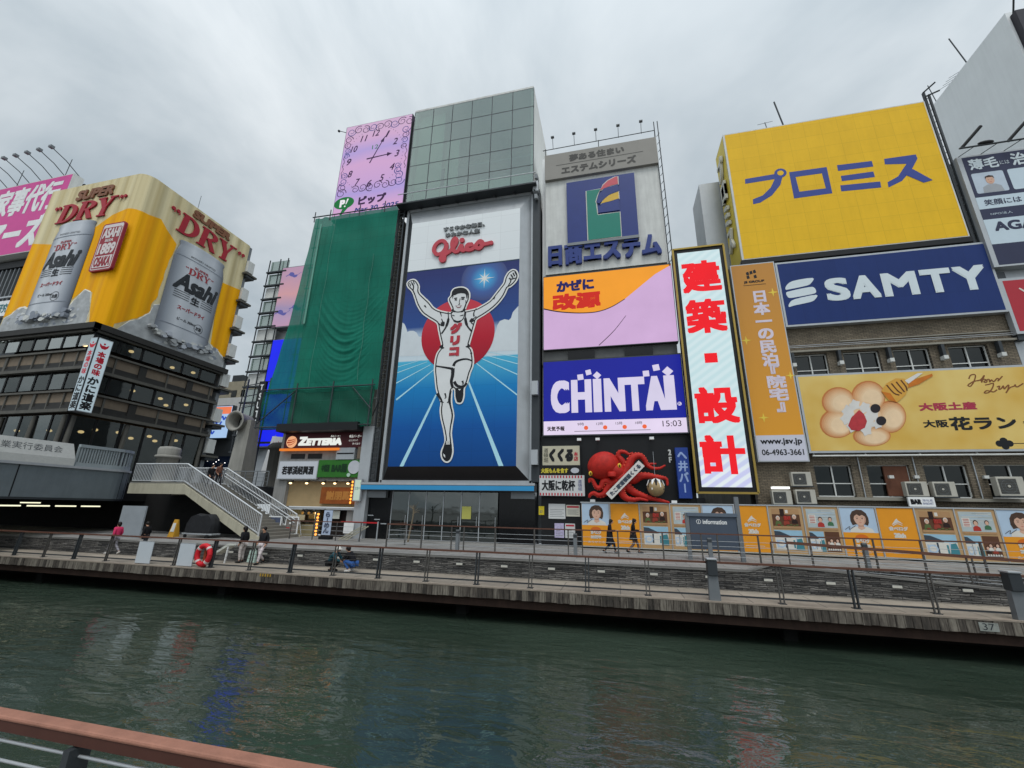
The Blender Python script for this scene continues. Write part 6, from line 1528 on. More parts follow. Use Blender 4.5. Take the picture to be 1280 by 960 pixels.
mr = kk_.new('ShaderNodeMapRange'); mr.inputs[1].default_value = 3.2; mr.inputs[2].default_value = 1.2; kk_.link(sx_.outputs[2], mr.inputs[0])
mc = kk_.new('ShaderNodeMix', data_type='RGBA'); kk_.link(mr.outputs[0], mc.inputs['Factor']); kk_.link(rr.outputs[0], mc.inputs['A']); kk_.link(rr2.outputs[0], mc.inputs['B'])
kk_.link(mc.outputs['Result'], kk_.b.inputs['Emission Color']); kk_.b.inputs['Emission Strength'].default_value = .92; kk_.b.inputs['Base Color'].default_value = (.01, .01, .01, 1)
M = MB(); M.rect(fv, vx0_+.25, vz0_+.3, vx1_-.25, vz1_-.3, kk_.m, .002); M.build('panel', lv)
redL = led('screen_vivid_red', '#f01420', 1.0, .12)
Lx = lambda x, y: (lambda v: (v.x, v.z))(onY(830+x/3, 300+y/3, YV))
M = MB()
for ch, yt, yb in (('建', 80, 190), ('築', 225, 345), ('設', 555, 685), ('計', 735, 875)):
    pt, pb2 = Lx(140, yt), Lx(180, yb); z_t, z_b = pt[1]+.0, pb2[1]-.0
    M.text(fv, ch, (vx0_+.36, z_b-.05, vx1_-.36, z_t+.05), redL, .012, .085)
p = Lx(178, 442); M.rect(fv, (vx0_+vx1_)/2-.35, p[1]-.3, (vx0_+vx1_)/2+.35, p[1]+.3, redL, .012)
M.build('lettering', lv)
# ================================================================== orange lodging sign
jv = thing('vertical_sign', 'tall orange vertical lodging sign with white lettering and pale foot panel', 'sign', (9, 25.8, 4.8))
MB().box(7.7, 10.2, 25.85, 26.25, 4.75, 17.0, lgrey).build('case', jv)
om = ramp_mat('orange_panel', [(0, '#dd9a2e'), (1, '#bb8440')], 2, 0, 12, rough=.5)
f_ = FY(25.85); M = MB(); M.rect(f_, 7.76, 6.2, 10.14, 16.94, om, .004); M.rect(f_, 7.76, 4.8, 10.14, 6.2, mat('pale_lilac_panel', '#c6c6d2', .5, var=.04), .004); M.build('panel', jv)
M = MB(); wl2 = mat('lilac_white_letter', '#d5cad6', .5, var=.03); bkp = mat('printed_black', '#14161a')
M.vtext(f_, '日本一の民泊', (8.65, 10.2, 9.55, 15.1), wl2, .01, .035); M.vtext(f_, '『院宅』', (8.75, 7.4, 9.75, 10.4), wl2, .01, .035)
for k2, (a, b) in enumerate(((8.55, 16.4), (8.75, 16.45), (8.95, 16.5), (8.55, 16.15), (8.95, 16.15))): M.poly(f_, [(a, b), (a+.14, b+.06), (a+.18, b-.16), (a+.02, b-.2)], bkp, .01)
M.text(f_, 'JS GROUP', (8.35, 15.62, 9.5, 15.82), bkp, .01, .01); M.rect(f_, 8.3, 15.5, 9.55, 15.53, bkp, .01)
M.text(f_, 'www.jsv.jp', (7.95, 5.62, 10.0, 6.02), bkp, .01, .012); M.text(f_, '06-4963-3661', (7.95, 5.1, 10.0, 5.42), bkp, .01, .006)
sp_ = mat('sparkle_yellow', '#e3c74a', .5)
for (a, b, r) in ((9.85, 14.9, .3), (8.0, 11.9, .3), (10.0, 9.6, .25), (8.3, 7.2, .28)):
    M.poly(f_, [(a+(r if i % 2 == 0 else r*.25)*math.cos(i*math.pi/4), b+(r if i % 2 == 0 else r*.25)*math.sin(i*math.pi/4)) for i in range(8)], sp_, .01)
M.build('lettering', jv)
# ================================================================== yellow finance billboard box
pr = thing('billboard', 'huge yellow box billboard with blue katakana on front and side', 'billboard', (14.4, 26, 17.4))
ym = mat('yellow_panel', '#e2b426', .6, var=.06, vs=.6, streak=.06, spec=.15, seam=(.97, .97)); yms = mat('yellow_side_panel', '#d8c14c', .5, var=.06)
MB().box(8.5, 20.35, 26.0, 28.2, 17.4, 27.45, offwhite).build('case', pr)
f_ = FY(26.0); fl_ = FXl(8.5)
k2 = NB('yellow_led_panel')
ob = MB().rect(f_, 8.62, 17.46, 20.28, 27.38, ym, .006).build('front_panel', pr)
MB().rect(fl_, -28.15, 17.45, -26.1, 27.4, yms, .006).build('side_panel', pr)
bp_ = mat('blue_letter', '#30428a', .45, var=.05)
q = lambda x, y: (lambda v: (v.x, v.z))(onY(860+x*.328, 100+y*.328, 26.0))
M = MB()
def strk(pts, m_=bp_, d=.012): M.poly(f_, [q(*p) for p in pts], m_, d)
strk([(217, 378), (340, 357), (362, 362), (352, 400), (320, 440), (275, 468), (248, 474), (247, 455), (285, 440), (315, 410), (330, 378), (218, 396)])
c_ = q(352, 355); M.disc(f_, c_, .36, bp_, .014, n=24); M.disc(f_, c_, .19, ym, .018, n=20)
o_ = [(385, 352), (528, 332), (550, 432), (404, 452)]; i_ = [(410, 370), (510, 356), (525, 413), (424, 426)]
for a in range(4): b = (a+1) % 4; strk([o_[a], o_[b], i_[b], i_[a]])
strk([(567, 325), (700, 309), (706, 330), (572, 347)]); strk([(582, 366), (706, 349), (712, 370), (586, 386)]); strk([(580, 402), (732, 387), (736, 410), (584, 425)])
strk([(747, 301), (868, 284), (874, 300), (852, 342), (815, 385), (764, 410), (760, 390), (800, 368), (832, 320), (750, 322)]); strk([(838, 345), (856, 340), (932, 382), (898, 392), (828, 362)], d=.02)
M.build('lettering', pr)
M = MB(); gl_ = mat('grey_white_letter', '#c9c8bd', .5); M.vtext(fl_, 'プロミス', (-27.6, 18.6, -26.5, 26.3), gl_, .05, .06, ext=.16); M.build('side_lettering', pr)
MB().box(8.45, 20.4, 25.95, 26.2, 17.05, 17.38, black).build('sill', pr)
MB().bar((20.5, 26.1, 15), (20.5, 26.1, 28.2), .12, .12, dgrey, up=Y3).bar((20.75, 26.1, 15), (20.75, 26.1, 28.0), .1, .1, dgrey, up=Y3).build('corner_post', pr)
M = MB()
for i in range(22): M.tube([(20.5, 26.1, 17.5+i*.48), (20.75, 26.1, 17.75+i*.48)], .02, dgrey, 4)
M.tube([(20.4, 26, 28.1), (20.9, 25.6, 28.4)], .05, dgrey, 5); M.tube([(20.5, 26, 27.8), (20.9, 25.5, 27.6)], .05, dgrey, 5); M.build('lattice', pr)
an = thing('roof_antenna', 'thin television mast and small aerial on the yellow billboard roof', 'antenna', (12.2, 27, 27.4))
M = MB(); M.tube([(12.9, 27, 27.4), (12.5, 27, 30.6)], .05, dgrey, 6); M.tube([(12.0, 27.3, 27.4), (11.8, 27.3, 29.2)], .035, grey, 5)
for z in (28.0, 28.6, 29.1): M.tube([(11.3, 27.3, z), (12.3, 27.3, z+.1)], .02, grey, 4)
M.build('mast', an)
gk = thing('roof_block', 'plain grey concrete stair block behind the yellow billboard', 'building', (8, 28.3, 17))
MB().box(7.15, 12, 28.31, 31, 16.0, 25.5, lgrey).build('wall', gk)
# ================================================================== navy sign
sm_ = thing('billboard', 'wide navy billboard with white capitals and a striped emblem under the yellow box', 'billboard', (15.5, 25.9, 12.6))
MB().box(10.25, 20.85, 25.9, 26.3, 12.6, 16.9, lgrey).build('case', sm_)
MB().rect(FY(25.9), 10.36, 12.71, 20.74, 16.79, mat('deep_blue_panel', '#20346a', .5, var=.06, vs=.5, spec=.15, streak=.08, seam=(2.1, 1.36)), .004).build('panel', sm_)
q = lambda x, y: (lambda v: (v.x, v.z))(onY(960+x/4, 300+y/4, 25.9)); f_ = FY(25.9)
M = MB(); pw = mat('pale_white_letter', '#ccd6da', .45, var=.03)
for i_, (ch, xa, xb) in enumerate((('S', (298, 300), (417, 290)), ('A', (426, 297), (571, 290)), ('M', (588, 288), (764, 272)), ('T', (752, 165), (904, 150)), ('Y', (916, 150), (1077, 132)))):
    pa, pb2 = q(*xa), q(*xb)
    M.text(f_, ch, (pa[0], 14.02, pb2[0], 15.5), pw, .01+.014*(i_ % 2), .085)
for pts in ([(88, 248), (92, 228), (125, 205), (222, 190), (218, 212), (195, 228), (110, 246)], [(90, 266), (110, 256), (205, 236), (232, 240), (240, 262), (215, 272), (130, 288), (102, 288)], [(104, 335), (108, 315), (135, 296), (240, 274), (236, 296), (212, 310), (130, 328)]):
    M.poly(f_, [tuple(p) for p in sm2([q(*p) for p in pts], 3)], pw, .012)
M.build('lettering', sm_)
# ================================================================== brick building behind these signs
bb = thing('brick_building', 'old brown brick building with steel windows behind the yellow and navy billboards', 'building', (14, 26, 0))
M = MB()
def wall_with_holes(M, x0, x1, z0, z1, holes, y0, y1, m_):
    xs = sorted({x0, x1}|{h[0] for h in holes}|{h[1] for h in holes}); zs_ = sorted({z0, z1}|{h[2] for h in holes}|{h[3] for h in holes})
    for a, b in zip(xs[:-1], xs[1:]):
        run = None
        for c_, d_ in zip(zs_[:-1], zs_[1:]):
            inside = any(h[0] <= a and b <= h[1] and h[2] <= c_ and d_ <= h[3] for h in holes)
            if not inside:
                M.box(a, b, y0, y1, c_, d_, m_)
wup = [(10.55, 12.2, 9.3, 10.95), (13.0, 14.75, 9.3, 10.95), (15.4, 17.1, 9.3, 10.95), (17.95, 19.7, 9.3, 10.95)]
wlo = [(10.5, 12.25, 2.95, 4.6), (12.95, 14.85, 2.95, 4.6), (15.45, 17.3, 2.95, 4.6), (18.0, 20.2, 2.95, 4.6)]
wall_with_holes(M, 7.55, 20.9, 0, 17.0, wup+wlo, 26.26, 26.7, brick)
M.box(7.55, 20.9, 27.6, 44, 0, 17.0, dconcrete); M.build('wall', bb)
for h in wup+wlo:
    f2_ = MB(); f2_.box(h[0], h[1], 26.42, 26.48, h[2], h[2]+.06, offwhite).box(h[0], h[1], 26.42, 26.48, h[3]-.05, h[3], offwhite)
    mx_ = (h[0]+h[1])/2; mz_ = h[2]+(h[3]-h[2])*.42
    f2_.box(mx_-.03, mx_+.03, 26.41, 26.47, h[2], h[3], offwhite).box(h[0], h[1], 26.415, 26.465, mz_-.025, mz_+.025, offwhite)
    for x in (h[0], h[1]-.05): f2_.box(x, x+.05, 26.42, 26.48, h[2], h[3], offwhite)
    o = f2_.build('window', bb); MB().box(h[0]+.05, h[1]-.05, 26.5, 26.52, h[2]+.06, h[3]-.05, glass_win).build('pane', o)
MB().box(13.75, 14.8, 26.4, 26.49, 3.02, 4.55, mat('rust_board', '#6b4636', .8, var=.25)).build('boarded_panel', bb)
sillm = mat('window_sill', '#8b877c', .7, var=.15)
MB().box(10.3, 20.9, 26.0, 26.255, 2.78, 2.93, sillm).build('sill', bb)
MB().box(10.3, 20.9, 26.05, 26.255, 11.05, 11.15, sillm).build('sill', bb)
M = MB()
for z in (11.35, 11.45): M.tube([(10.3, 26.1, z), (20.9, 26.1, z)], .02, lgrey, 5)
M.tube([(10.4, 25.9, 5.05), (20.9, 25.9, 5.05)], .05, offwhite, 6)
for x in (10.5, 12.9, 15.3, 17.7, 20.1): M.tube([(x, 26.2, 5.35), (x, 25.9, 5.05)], .035, offwhite, 5)
for x in (12.6, 15.05, 17.55, 20.3): M.tube([(x, 26.2, 2.9), (x, 26.2, 5.0)], .03, lgrey, 5)
M.build('conduit', bb)
for x in (10.35, 12.7, 15.1, 17.55, 20.05): MB().box(x-.07, x+.07, 25.95, 26.2, 10.3, 11.0, dgrey).box(x-.1, x+.1, 25.9, 26.2, 10.15, 10.35, offwhite).build('wall_lamp', bb)
for x in (15.0, 13.9, 17.9): MB().box(x-.1, x+.1, 26.1, 26.25, 3.9, 4.05, offwhite).build('junction_box', bb)
MB().box(12.95, 20.9, 26.2, 26.255, 11.6, 11.66, sillm).build('string_course', bb)
# flower biscuit billboard
hs = thing('billboard', 'long yellow confectionery billboard with a flower shaped biscuit between window rows', 'billboard', (16, 25.9, 5.2))
hx1 = 26.0
MB().box(10.25, hx1, 25.85, 26.25, 5.2, 9.6, lgrey).build('case', hs)
hm = NB('yellow_cream_print'); tcn = hm.new('ShaderNodeTexCoord'); nz = hm.new('ShaderNodeTexNoise', Scale=.28, Detail=3); hm.link(tcn.outputs['Object'], nz.inputs['Vector'])
rr = hm.new('ShaderNodeValToRGB'); hm.link(nz.outputs['Fac'], rr.inputs[0]); e = rr.color_ramp.elements; e[0].position = .35; e[0].color = lin('#c99c2e'); e[1].position = .65; e[1].color = lin('#dcc375'); hm.link(rr.outputs[0], hm.b.inputs['Base Color']); hm.b.inputs['Roughness'].default_value = .45
MB().rect(FY(25.85), 10.36, 5.31, hx1-.1, 9.49, hm.m, .004).build('panel', hs)
q = lambda x, y: (lambda v: (v.x, v.z))(onY(990+x*.22656, 460+y*.22634, 25.85)); f_ = FY(25.85)
bis = mat('biscuit_edge', '#bb6d38', .6, var=.2, vs=1.6); bis2 = mat('biscuit_face', '#dda873', .6, var=.12, vs=1.2); bis3 = mat('biscuit_light', '#e2bd95', .6, var=.08)
M = MB()
for i, (x, y, rx, ry, t) in enumerate(((255, 185, 92, 80, 0), (420, 160, 95, 90, 0), (540, 270, 90, 90, 0), (440, 375, 105, 58, 10), (250, 305, 98, 82, 0))):
    for k3 in range(7):
        sc = 1-.075*k3; f3 = (k3/6)**.6; ca3, cb3 = (0xbe, 0x76, 0x40), (0xe8, 0xca, 0xa4); hx3 = '#%02x%02x%02x' % tuple(int(p_+(q_-p_)*f3) for p_, q_ in zip(ca3, cb3))
        m_ = mat('biscuit_tone_%d' % k3, hx3, .6, var=.10, vs=1.4)
        pts = [(x+rx*sc*math.cos(t_)+(3*k3), y+ry*sc*math.sin(t_)+1.5*k3) for t_ in [j*2*math.pi/22 for j in range(22)]]
        M.poly(f_, [q(*p) for p in pts], m_, .008+.0022*k3+.0003*i)
M.poly(f_, [q(380+110*math.cos(j*.285), 265+80*math.sin(j*.285)) for j in range(22)], bis3, .024)
M.build('biscuit', hs)
M = MB(); crm = mat('cream_print', '#d3d0cb', .5, var=.1)
for (x, y, r) in ((310, 240, 40), (300, 280, 38), (345, 205, 34), (335, 320, 40), (410, 345, 34), (420, 300, 40), (400, 220, 35), (470, 310, 30), (440, 260, 45)): M.poly(f_, [q(x+r*math.cos(j*.6283)*(1 if j % 2 else .7), y+r*math.sin(j*.6283)*(1 if j % 2 else .7)) for j in range(10)], crm, .028+.0005*r/10)
M.poly(f_, [q(*p) for p in [(368, 232), (395, 255), (412, 295), (400, 330), (365, 348), (325, 342), (308, 318), (325, 275)]], mat('strawberry_print', '#b3363c', .5, var=.15, vs=5), .038)
for (x, y) in ((458, 224), (490, 292)): M.poly(f_, [q(x+28*math.cos(j*.4), y+25*math.sin(j*.4)) for j in range(16)], mat('berry_print', '#231d22', .4, var=.2), .038)
M.build('filling', hs)
M = MB(); hon = mat('honey_print', '#c4701c', .4, var=.2, vs=2)
M.poly(f_, [q(*p) for p in [(490, 130), (520, 85), (570, 58), (620, 60), (640, 100), (625, 150), (580, 190), (530, 180)]], mat('dipper_print', '#cf9a3f', .4, var=.1), .036)
for t_ in range(4): M.ribbon(f_, [q(520+t_*26, 95-t_*9), q(560+t_*22, 140-t_*12), q(590+t_*14, 150-t_*8)], .07, mat('dipper_dark', '#5a3317', .5), .04, 3)
M.poly(f_, [q(*p) for p in [(490, 130), (540, 140), (575, 190), (535, 178)]], hon, .041)
M.poly(f_, [q(*p) for p in [(640, 75), (770, 32), (775, 45), (700, 90), (640, 110)]], hon, .034); M.poly(f_, [q(*p) for p in [(620, 70), (690, 30), (720, 28), (640, 88)]], crm, .038)
M.build('honey_dipper', hs)
M = MB(); cri = mat('crimson_letter', '#a8334a', .5)
a, b = q(705, 240), q(1010, 185); M.text(f_, '大阪土産', (a[0], a[1]+.02, b[0], b[1]+.0), cri, .01, .022)
a, b = q(728, 330), q(855, 285); M.text(f_, '大阪', (a[0], a[1], b[0], b[1]), bkp, .01, .015)
a, b = q(880, 345), q(1225, 262); M.text(f_, '花ラン', (a[0], a[1], b[0], b[1]), bkp, .01, .03); M.text(f_, 'グ', (b[0]+.25, a[1], b[0]+1.25, b[1]), bkp, .01, .03)
bn = mat('brown_script', '#7b4a26', .5)
for pts in ([(975, 60), (985, 40), (1010, 38), (1005, 70), (985, 100), (970, 95), (1000, 75), (1040, 65), (1060, 40), (1045, 80)], [(1040, 72), (1060, 62), (1075, 70), (1070, 80), (1058, 75), (1085, 62), (1090, 78), (1100, 65), (1112, 76), (1130, 58), (1140, 62), (1135, 72), (1160, 45)],
            [(1065, 95), (1085, 90), (1110, 85), (1105, 110), (1085, 135), (1060, 138), (1075, 125), (1110, 132), (1130, 120)], [(1130, 105), (1145, 100), (1140, 118), (1155, 112), (1165, 98), (1170, 116), (1185, 100), (1195, 95), (1190, 120), (1180, 138), (1200, 110), (1225, 100), (1230, 92), (1240, 105), (1275, 85)]):
    M.ribbon(f_, [q(*p) for p in pts], .055, bn, .012, 4)
c_ = q(1172, 417)
for (dx, dz) in ((-.2, 0), (.2, 0), (0, .14), (0, -.14)): M.disc(f_, (c_[0]+dx, c_[1]+dz), .16, bkp, .012+.001*(dx+dz), n=12)
a = q(1205, 417); M.rect(f_, a[0], a[1]-.015, a[0]+.6, a[1]+.015, bkp, .012)
M.build('lettering', hs)
# ------------------------------------------------------------------ air conditioners
acw = mat('ac_casing', '#b4b1a6', .5, var=.10, streak=.15); acg = mat('ac_grille', '#4b4a45', .6, var=.2)
def make_ac():
    r = thing('air_conditioner', 'x', 'air conditioner')
    MB().box(-.46, .46, -.16, .16, 0, .72, acw).build('casing', r, .02)
    M = MB(); M.rect(Fr((0, -.16, 0), X3, Z3, -Y3), -.40, .08, .20, .64, acg, .003, .012)
    for k_ in range(9): M.box(-.40, .20, -.185, -.174, .1+.06*k_, .107+.06*k_, grey)
    M.build('fan_grille', r)
    M = MB(); f_ = Fr((-.1, -.19, .36), X3, Z3, -Y3)
    for r_ in (.12, .25): M.ribbon(f_, [(r_*math.cos(t), r_*math.sin(t)) for t in [i*.5236 for i in range(12)]], .008, grey, .0, 2, True)
    M.disc(f_, (0, 0), .05, acw, 0, .01, 12); M.build('fan_guard', r)
    MB().box(-.5, .5, -.2, .2, -.05, -.005, dgrey).build('bracket', r)
    return r
ac0 = make_ac()
spots = [(9.56, 3.45, 'beige air conditioner stacked on top of another beside the orange sign'), (8.5, 2.5, 'beige air conditioner under a lit tube beside the bright screen corner'), (9.62, 2.55, 'beige air conditioner underneath another beside the orange sign'),
         (14.55, 2.98, 'smaller beige air conditioner directly above the bar sign'), (15.7, 2.98, 'beige air conditioner with bright fan hub under the curtained window'), (18.35, 3.05, 'largest pale air conditioner on the brick wall')]
for i, (x, z, lab) in enumerate(spots):
    o = ac0 if i == 0 else copy_tree(ac0)
    o.location = (x, 25.7, z); o['label'] = lab; o['group'] = 'air conditioners on the brick wall'
    if i == 5: o.scale = (1.15, 1.1, 1.25)
bs1 = thing('bar_sign', 'small white bar sign with black serif capitals above the hoarding', 'sign', (14.6, 25.4, 2.5))
MB().box(14.02, 15.1, 25.45, 25.55, 2.5, 2.95, white).build('panel', bs1)
M = MB(); M.text(FY(25.45), 'BAR', (14.1, 2.6, 14.55, 2.85), bkp, .006, .02); M.text(FY(25.45), '深化系', (14.6, 2.74, 15.02, 2.85), nv, .006); M.text(FY(25.45), 'BAR&DART', (14.6, 2.6, 15.02, 2.7), nv, .006); M.build('lettering', bs1)
for x in (8.55,): MB().box(8.15, 8.95, 25.6, 25.9, 3.3, 3.42, led('white_tube', '#f3f4ee', 1.6)).build('tube_light', bb)
# ================================================================== poster hoarding
hd = thing('poster_hoarding', 'long hoarding of repeated orange restaurant guide posters along the walkway', 'hoarding', (8, 25.3, 0))
HY = 25.35
pn_w = 1.605; hz0, hz1 = .12, 2.42
oc_ = mat('poster_orange', '#d98f22', .55, var=.05); pbl = mat('poster_blue', '#a9bdd0', .55, var=.08); tanp = mat('poster_tan', '#b08f66', .55, var=.08)
skp = mat('poster_skin', '#c9a28c', .55, var=.06); hair = mat('poster_hair', '#3a2a22', .6, var=.2); wht = mat('poster_white', '#cfcbc2', .55)
f_ = FY(HY)
def ell2(M, cx_, cz_, rx, rz, m_, d, n_=18): M.poly(f_, [(cx_+rx*math.cos(t*2*math.pi/n_), cz_+rz*math.sin(t*2*math.pi/n_)) for t in range(n_)], m_, d)
def diner(M, x, z, s_, cloth, d, hat=False):
    """a printed guest at a table: shoulders, face, hair"""
    M.poly(f_, [(x-.55*s_, z-1.3*s_), (x-.5*s_, z-.75*s_), (x-.2*s_, z-.5*s_), (x+.2*s_, z-.5*s_), (x+.5*s_, z-.75*s_), (x+.55*s_, z-1.3*s_)], cloth, d)
    ell2(M, x, z, .36*s_, .46*s_, wht if hat else cA[3], d+.0012); ell2(M, x, z-.10*s_, .29*s_, .38*s_, skp, d+.0024)
def scene_print(M, x0, x1, z0, z1, kind, seed):
    rnd = random.Random(seed); W, H = x1-x0, z1-z0; d = .006
    P_ = lambda a, b: (x0+W*a, z0+H*b)
    R_ = lambda a0, b0, a1, b1, m_, dd: M.rect(f_, x0+W*a0, z0+H*b0, x0+W*a1, z0+H*b1, m_, dd)
    if kind == 'diners':
        R_(0, 0, 1, 1, cA[0], d); R_(0, .72, 1, 1, cA[1], d+.001); R_(.3, .62, .46, 1, cA[3], d+.002); R_(.5, .78, .6, .95, wht, d+.002)
        for i, (a, b, c_, h_) in enumerate(((.2, .52, cA[5], 1), (.5, .56, cA[4], 0), (.80, .60, cA[3], 1))): diner(M, *P_(a, b), .26*H, c_, d+.004+.003*i, h_)
        R_(0, 0, 1, .12, cA[1], d+.016)
        for i in range(8): ell2(M, *P_(.1+.11*i, .14+.05*(i % 2)), W*.05, H*.03, rnd.choice([wht, cA[4], cA[5]]), d+.018+.0005*i)
    elif kind == 'harbour':
        R_(0, 0, 1, 1, wht, d); R_(0, .62, 1, 1, cB[0], d+.001); M.poly(f_, [P_(0, .95), P_(.2, .93), P_(.55, .72), P_(.6, .62), P_(0, .62)], cB[3], d+.002)
        for i in range(9): R_(.04+.1*i, .1+.05*(i % 3), .10+.1*i, .5+.1*(i % 2), rnd.choice(cB[1:]), d+.003+.0004*i)
        M.poly(f_, [P_(.7, 0), P_(.78, .55), P_(.95, .6), P_(1, .3), P_(1, 0)], cB[2], d+.009); ell2(M, *P_(.2, .3), W*.16, H*.2, cB[5], d+.010); ell2(M, *P_(.2, .3), W*.11, H*.13, wht, d+.012)
    elif kind == 'street':
        R_(0, 0, 1, 1, cC[0], d)
        for i in range(12): R_(rnd.uniform(0, .6), .55+.036*i, rnd.uniform(.6, 1), .565+.036*i, rnd.choice([wht, cB[4], cB[5]]), d+.001+.0003*i)
        diner(M, *P_(.45, .5), .28*H, cC[1], d+.006); diner(M, *P_(.78, .52), .24*H, cC[4], d+.010); R_(.06, .3, .3, .72, wht, d+.006)
        for i in range(5): R_(.09, .34+.075*i, .27, .37+.075*i, cC[1], d+.008)
        R_(0, 0, 1, .1, cA[1], d+.014)
    else:
        R_(0, 0, 1, 1, cA[0], d)
        for i in range(4): diner(M, *P_(.2+.2*i, .45+.12*(i % 2)), .2*H, rnd.choice(cA), d+.002+.003*i)
        for i in range(6): ell2(M, *P_(.12+.15*i, .12), W*.06, H*.04, wht, d+.016+.0005*i)
cA = [mat('collage_brown', '#5a3a28', .6), mat('collage_tan', '#a7825c', .6), skp, mat('collage_dark', '#2a1a16', .6), mat('collage_red', '#8f3a2c', .6), mat('collage_green', '#56663a', .6), wht]
cB = [mat('collage_sky', '#8fb3c6', .6), wht, mat('collage_teal', '#3e7c86', .6), mat('collage_slate', '#3a4550', .6), mat('collage_grey', '#8a8f92', .6), pbl]
cC = [mat('collage_pale', '#a8b2b2', .6), mat('collage_red2', '#a8342c', .6), wht, mat('collage_dark', '#2a1a16'), mat('collage_green2', '#3f6a4a', .6), skp]
kinds = 'WOAB'
for i in range(15):
    x0 = -1.95+i*pn_w; x1 = x0+pn_w-.06
    p_ = MB().box(x0, x1, HY, HY+.06, hz0, hz1, tanp).build('poster_panel', hd)
    kd = kinds[i % 4]; M = MB(); cxm = (x0+x1)/2
    if kd == 'W':
        M.rect(f_, x0+.02, 1.22, x1-.02, hz1-.02, pbl, .004); M.rect(f_, x0+.02, hz0+.02, x1-.02, 1.22, oc_, .004)
        el = lambda cx_, cz_, rx, rz, m_, d: M.poly(f_, [(cx_+rx*math.cos(t*.3142), cz_+rz*math.sin(t*.3142)) for t in range(20)], m_, d)
        M.poly(f_, [(cxm-.45, 1.225), (cxm-.38, 1.42), (cxm-.15, 1.5), (cxm+.3, 1.5), (cxm+.52, 1.4), (cxm+.6, 1.225)], wht, .008)
        hx = cxm+.05; hb = mat('poster_brown_hair', '#4a382e', .6, var=.3, vs=9); sh2 = mat('poster_skin_shade', '#b58a74', .55)
        M.poly(f_, [(hx-.34, 1.56), (hx-.40, 1.75), (hx-.38, 2.02), (hx-.26, 2.22), (hx-.05, 2.31), (hx+.17, 2.29), (hx+.33, 2.14), (hx+.39, 1.92), (hx+.38, 1.7), (hx+.31, 1.55), (hx+.2, 1.6), (hx-.2, 1.6)], hb, .009)
        M.poly(f_, [(hx-.1, 1.40), (hx+.14, 1.40), (hx+.13, 1.66), (hx-.11, 1.66)], sh2, .0105); M.poly(f_, [(hx-.15, 1.45), (hx, 1.34), (hx+.2, 1.45), (hx+.13, 1.5), (hx-.1, 1.5)], skp, .0115)
        M.poly(f_, [tuple(p) for p in sm2([(hx-.24, 1.95), (hx-.22, 1.76), (hx-.13, 1.61), (hx+.01, 1.55), (hx+.15, 1.61), (hx+.25, 1.76), (hx+.27, 1.95), (hx+.18, 2.12), (hx, 2.17), (hx-.16, 2.12)], 3)], skp, .013)
        M.poly(f_, [(hx+.12, 1.60), (hx+.25, 1.76), (hx+.27, 1.95), (hx+.22, 1.95), (hx+.2, 1.78)], sh2, .0145)
        M.poly(f_, [(hx-.28, 1.8), (hx-.27, 2.1), (hx-.1, 2.25), (hx+.12, 2.24), (hx+.3, 2.08), (hx+.31, 1.82), (hx+.25, 1.98), (hx+.14, 2.06), (hx+.02, 2.0), (hx-.08, 2.08), (hx-.2, 2.0)], hb, .016)
        for s_ in (-1, 1):
            ell2(M, hx+.01+s_*.11, 1.88, .038, .017, cA[3], .0165); M.ribbon(f_, [(hx+.01+s_*.16, 1.945), (hx+.01+s_*.11, 1.96), (hx+.01+s_*.06, 1.945)], .014, hb, .0165, 3)
        M.ribbon(f_, [(hx+.02, 1.86), (hx+.035, 1.77), (hx+.0, 1.765)], .014, sh2, .0165, 3)
        M.poly(f_, [(hx-.06, 1.70), (hx+.01, 1.69), (hx+.08, 1.70), (hx+.01, 1.665)], rl_, .0165)
        M.ribbon(f_, [(x0+.12, 1.35), (x0+.35, 1.5), (x0+.3, 1.35), (x0+.6, 1.55)], .02, hair, .018, 4)
        el(cxm, .98, .28, .16, mat('poster_deep_orange', '#c8641c', .5), .009)
        M.text(f_, '食べログ', (cxm-.3, .74, cxm+.3, .96), wht, .016, .012); M.text(f_, '20周年', (cxm-.3, .5, cxm+.3, .7), wht, .016, .015); M.text(f_, 'ありがとう', (cxm-.45, .28, cxm+.45, .4), wht, .016)
    elif kd == 'O':
        M.rect(f_, x0+.02, hz0+.02, x1-.02, hz1-.02, oc_, .004)
        M.poly(f_, [(cxm-.24, 1.62), (cxm-.05, 1.86), (cxm+.02, 1.92), (cxm+.05, 1.84), (cxm+.25, 1.66), (cxm+.05, 1.74), (cxm-.05, 1.70)], wht, .010); M.ribbon(f_, [(cxm-.2, 1.58), (cxm, 1.68), (cxm+.2, 1.6)], .03, wht, .012, 4)
        M.text(f_, '食べログ', (cxm-.4, 1.35, cxm+.4, 1.55), wht, .010, .015); M.text(f_, '20th', (cxm-.24, 1.02, cxm+.24, 1.25), wht, .010, .02); M.rect(f_, cxm-.45, .42, cxm+.45, .44, wht, .01); M.rect(f_, cxm-.4, .32, cxm+.4, .335, wht, .01)
    elif kd == 'A':
        scene_print(M, x0+.14, x1-.14, 1.32, 2.28, 'diners', 5); scene_print(M, x0+.14, x1-.14, .3, 1.24, 'harbour', 6)
        M.text(f_, '最高の肉', (cxm-.12, 1.72, cxm+.2, 1.95), mat('collage_red2', '#a8342c'), .04, .012)
    else:
        scene_print(M, x0+.12, x1-.12, 1.30, 2.30, 'street', 9); scene_print(M, x0+.12, cxm-.02, .28, 1.22, 'harbour', 10); scene_print(M, cxm+.02, x1-.12, .28, 1.22, 'crowd', 11)
    M.build('poster_print', p_)
    MB().bar((x1+.03, HY-.01, hz0), (x1+.03, HY-.01, hz1+.02), .05, .05, lgrey, up=Y3).build('frame_post', hd)
